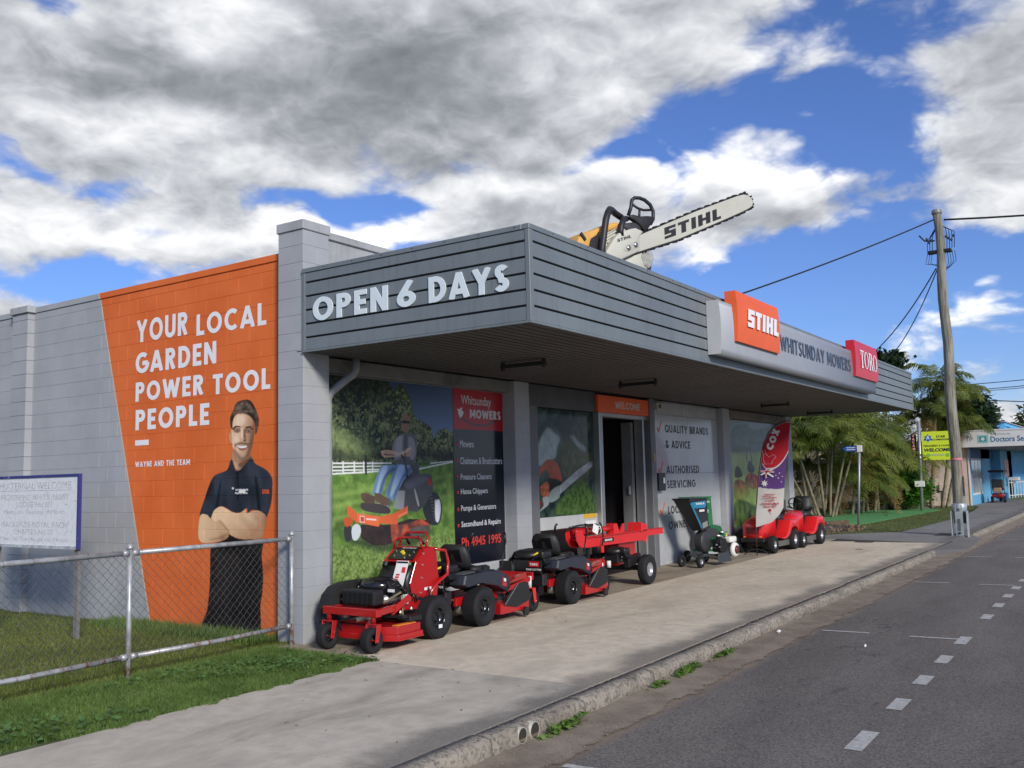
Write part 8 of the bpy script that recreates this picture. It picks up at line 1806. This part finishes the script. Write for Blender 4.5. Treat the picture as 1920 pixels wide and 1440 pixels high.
# ------------------------------------------------------------------ power pole
pp = thing('power_pole', (19.3, -3.62, 0), 'weathered timber power pole in a galvanised steel boot at the kerb', 'power pole')
PT = D.materials.new('pole_timber'); PT.use_nodes = True
def ptm():
    T = NT(PT.node_tree); b = PT.node_tree.nodes['Principled BSDF']; pos = T.new('ShaderNodeNewGeometry').outputs['Position']; n = T.noise(T.vmath('MULTIPLY', pos, (9, 9, .7)), 2, 7, .7); n2 = T.noise(pos, 2, 4, .6)
    c = T.mix(T.ramp(n, .35, .65), (.105, .10, .08, 1), (.30, .29, .235, 1)); c = T.mix(T.ramp(n2, .5, .8, 0, .5), c, (.16, .13, .09, 1)); T.set(b.inputs['Base Color'], c); b.inputs['Roughness'].default_value = .9
    bn = T.new('ShaderNodeBump'); bn.inputs['Strength'].default_value = .8; bn.inputs['Distance'].default_value = .01; T.set(bn.inputs['Height'], n); T.l.new(bn.outputs[0], b.inputs['Normal'])
ptm()
pts = []; 
for k in range(15):
    z_ = .3+8.2*k/14; pts.append((19.3+.02*math.sin(k*.9), -3.64+.03*math.sin(k*1.3+1)*(.2+k/14)+.035*k/14, z_))
MB().tube(pts, [.150-.045*k/14 for k in range(15)], 14).build('shaft', PT, pp, smooth=60)
MB().lathe((pts[-1][0], pts[-1][1], 8.46), (0, 0, 1), [(.125, 0), (.135, .03), (.12, .11), (.02, .13)], 14).build('pole_cap', mat('dull_cap', (.25, .25, .24), .6, .4, var=.1), pp)
GB = mat('boot_steel', (.42, .47, .50), .42, .45, var=.15, vs=8)
MB().lathe((19.3, -3.63, .60), (0, 0, 1), [(.165, 0), (.18, .01), (.18, .20), (.165, .21)], 20).build('boot_collar', GB, pp, smooth=30)
for s in (-1, 1):
    MB().box(19.10, 19.36, -3.63+s*.185-.012, -3.63+s*.185+.012, -.05, .62).build('boot_leg', GB, pp, bevel=.005)
MB().box(19.13, 19.145, -3.72, -3.54, -.05, .78).build('boot_plate', GB, pp, bevel=.004); MB().box(19.115, 19.1299, -3.66, -3.60, .12, .42).build('boot_slot', mat('slot_dark', (.10, .11, .12), .6, var=.1), pp)
MB().cyl((19.118, -3.63, .06), (19.105, -3.63, .06), .028, n=10).build('boot_bolt', BLKM, pp); MB().cyl((19.118, -3.63, .66), (19.105, -3.63, .66), .02, n=10).build('boot_bolt', BLKM, pp)
PK = mat('pink_paint', (.75, .20, .25), .7, var=.05); 
def polepatch(a0, a1, z0, z1, r_, m_, name):
    mb = MB(); n_ = 6
    for i in range(n_):
        u, v = a0+(a1-a0)*i/n_, a0+(a1-a0)*(i+1)/n_; mb.quad(*[(19.3+r_*math.cos(q), -3.64+r_*math.sin(q), z) for q, z in ((u, z0), (v, z0), (v, z1), (u, z1))])
    mb.build(name, m_, pp, recalc=False)
polepatch(2.7, 4.4, 1.93, 1.97, .1475, PK, 'pink_band'); polepatch(4.25, 4.4, 1.5, 1.93, .150, PK, 'pink_band'); polepatch(4.2, 4.75, 1.0, 1.5, .151, mat('dark_patch', (.05, .03, .035), .8, var=.1), 'dark_patch')
pbx = MB(); pbx.box(19.0, 19.95, -3.45, -3.02, .0005, .0035); pbx.build('asphalt_patch', mat('patch_asphalt', (.05, .048, .046), .9, var=.2, vs=20), dv)
hw = mat('line_black', (.012, .012, .014), .5, var=0)
for s in (-1, 1):
    MB().box(19.2, 19.4, -3.60+s*.16-.13, -3.60+s*.16+.13, 7.40, 7.48).build('fuse_bracket', hw, pp, bevel=.01)
r_ = random.Random(3)
for i in range(7):
    y0 = -3.78-.06*i if i < 4 else -3.42+.06*(i-4); MB().lathe((19.3, y0, 7.78-.05*(i % 3)), (0, 0, 1), [(.012, 0), (.03, .02), (.03, .06), (.012, .08)], 8).build('line_insulator', hw, pp)
    MB().tube([(19.3, -3.60, 8.2), (19.3+.05*i, y0, 8.05-.03*i), (19.3, y0-.02, 7.8), (19.3, y0, 7.5)], .010, 5).build('jumper_wire', hw, pp)
    yl_ = y0; MB().tube([(19.3, y0, 7.42), (19.3, y0-.02*(1 if i < 4 else -3), 7.15), (19.3, (y0-3.6)/2-.05, 6.92+.03*i), (19.3, -3.60, 7.0)], .008, 5).build('loop_wire', hw, pp)
MB().tube([(19.3, -3.50, 7.75), (19.3, -3.25, 7.78), (19.3, -3.12, 7.95)], .02, 6).build('hook_arm', hw, pp)
def wire_span(a, b_, sag, rad, label, group='overhead service wires'):
    a = V(a); b_ = V(b_); pts = [a.lerp(b_, k/18)-V((0, 0, sag*4*(k/18)*(1-k/18))) for k in range(19)]
    tag(MB().tube(pts, rad, 6).build('overhead_wire', hw, smooth=True), label, 'wire', group)
wire_span((19.3, -3.50, 8.32), (9.6, .2, 4.75), .10, .018, 'black service cable running down left from the pole top behind the awning')
wire_span((19.3, -3.75, 8.28), (20.8, -22, 8.7), .62, .026, 'thick black line running right out of view from the pole top')
wire_span((19.3, -3.48, 7.0), (24.8, .35, 5.05), .42, .016, 'left of the two slack wires dropping behind the red sign block')
wire_span((19.3, -3.52, 7.0), (27.5, .35, 5.2), .62, .014, 'right of the two slack wires dropping to the umbrella tree')
wire_span((60, 4.0, 7.15), (60, -8, 7.55), .15, .025, 'uppermost distant wire right of the pole'); wire_span((60, 4.0, 6.75), (60, -8, 7.2), .15, .025, 'middle distant wire right of the pole'); wire_span((60, 3.0, 6.35), (60, -8, 5.3), .1, .03, 'lowest distant wire right of the umbrella tree'); wire_span((60, 4.0, 6.65), (60, -8, 7.05), .15, .02, 'faint distant wire just under the middle one')
# goods just inside the shop door
rb = thing('red_drum', (8.1, 1.4, 0), 'round red drum standing in the dark doorway', 'drum'); MB().lathe((8.2, 1.3, 0), (0, 0, 1), [(.30, 0), (.34, .05), (.36, .5), (.34, .95), (.22, 1.12), (.05, 1.15)], 22).build('drum', mat('dull_red', (.42, .012, .012), .45, var=.08), rb, smooth=40); MB().cyl((8.2, 1.3, 1.14), (8.2, 1.3, 1.2), .05).build('cap', BLKM, rb)
gd = thing('goods_stand', (7.3, .5, 0), 'grey display stand with red boxes just inside the doorway', 'display'); MB().box(7.10, 7.52, .42, .72, 0, .78).build('stand', mat('stand_grey', (.35, .35, .36), .6, var=.1), gd)
for i in range(3):
    for j in range(3): MB().box(7.13+i*.13, 7.24+i*.13, .39, .418, .40+j*.12, .49+j*.12).build('packet', mat('packet_maroon', (.25, .05, .06), .5, var=.3, vs=20), gd)
MB().box(7.25, 7.62, .5, .9, .95, 1.02).build('red_case', mat('case_red', (.30, .01, .01), .5, var=.1), gd); MB().box(7.1, 7.6, .5, .9, .78, .95).build('shelf_box', mat('stand_grey', (.35, .35, .36), .6), gd)
fn_ = thing('wheel_display', (7.75, .8, .7), 'small pale reel hanging inside the doorway left of the red drum', 'reel'); MB().lathe((7.72, .8, .84), (0, 1, 0), [(.09, 0), (.10, .02), (.10, .05), (.03, .06)], 16).build('reel', mat('reel_grey', (.30, .32, .28), .5, var=.1), fn_)
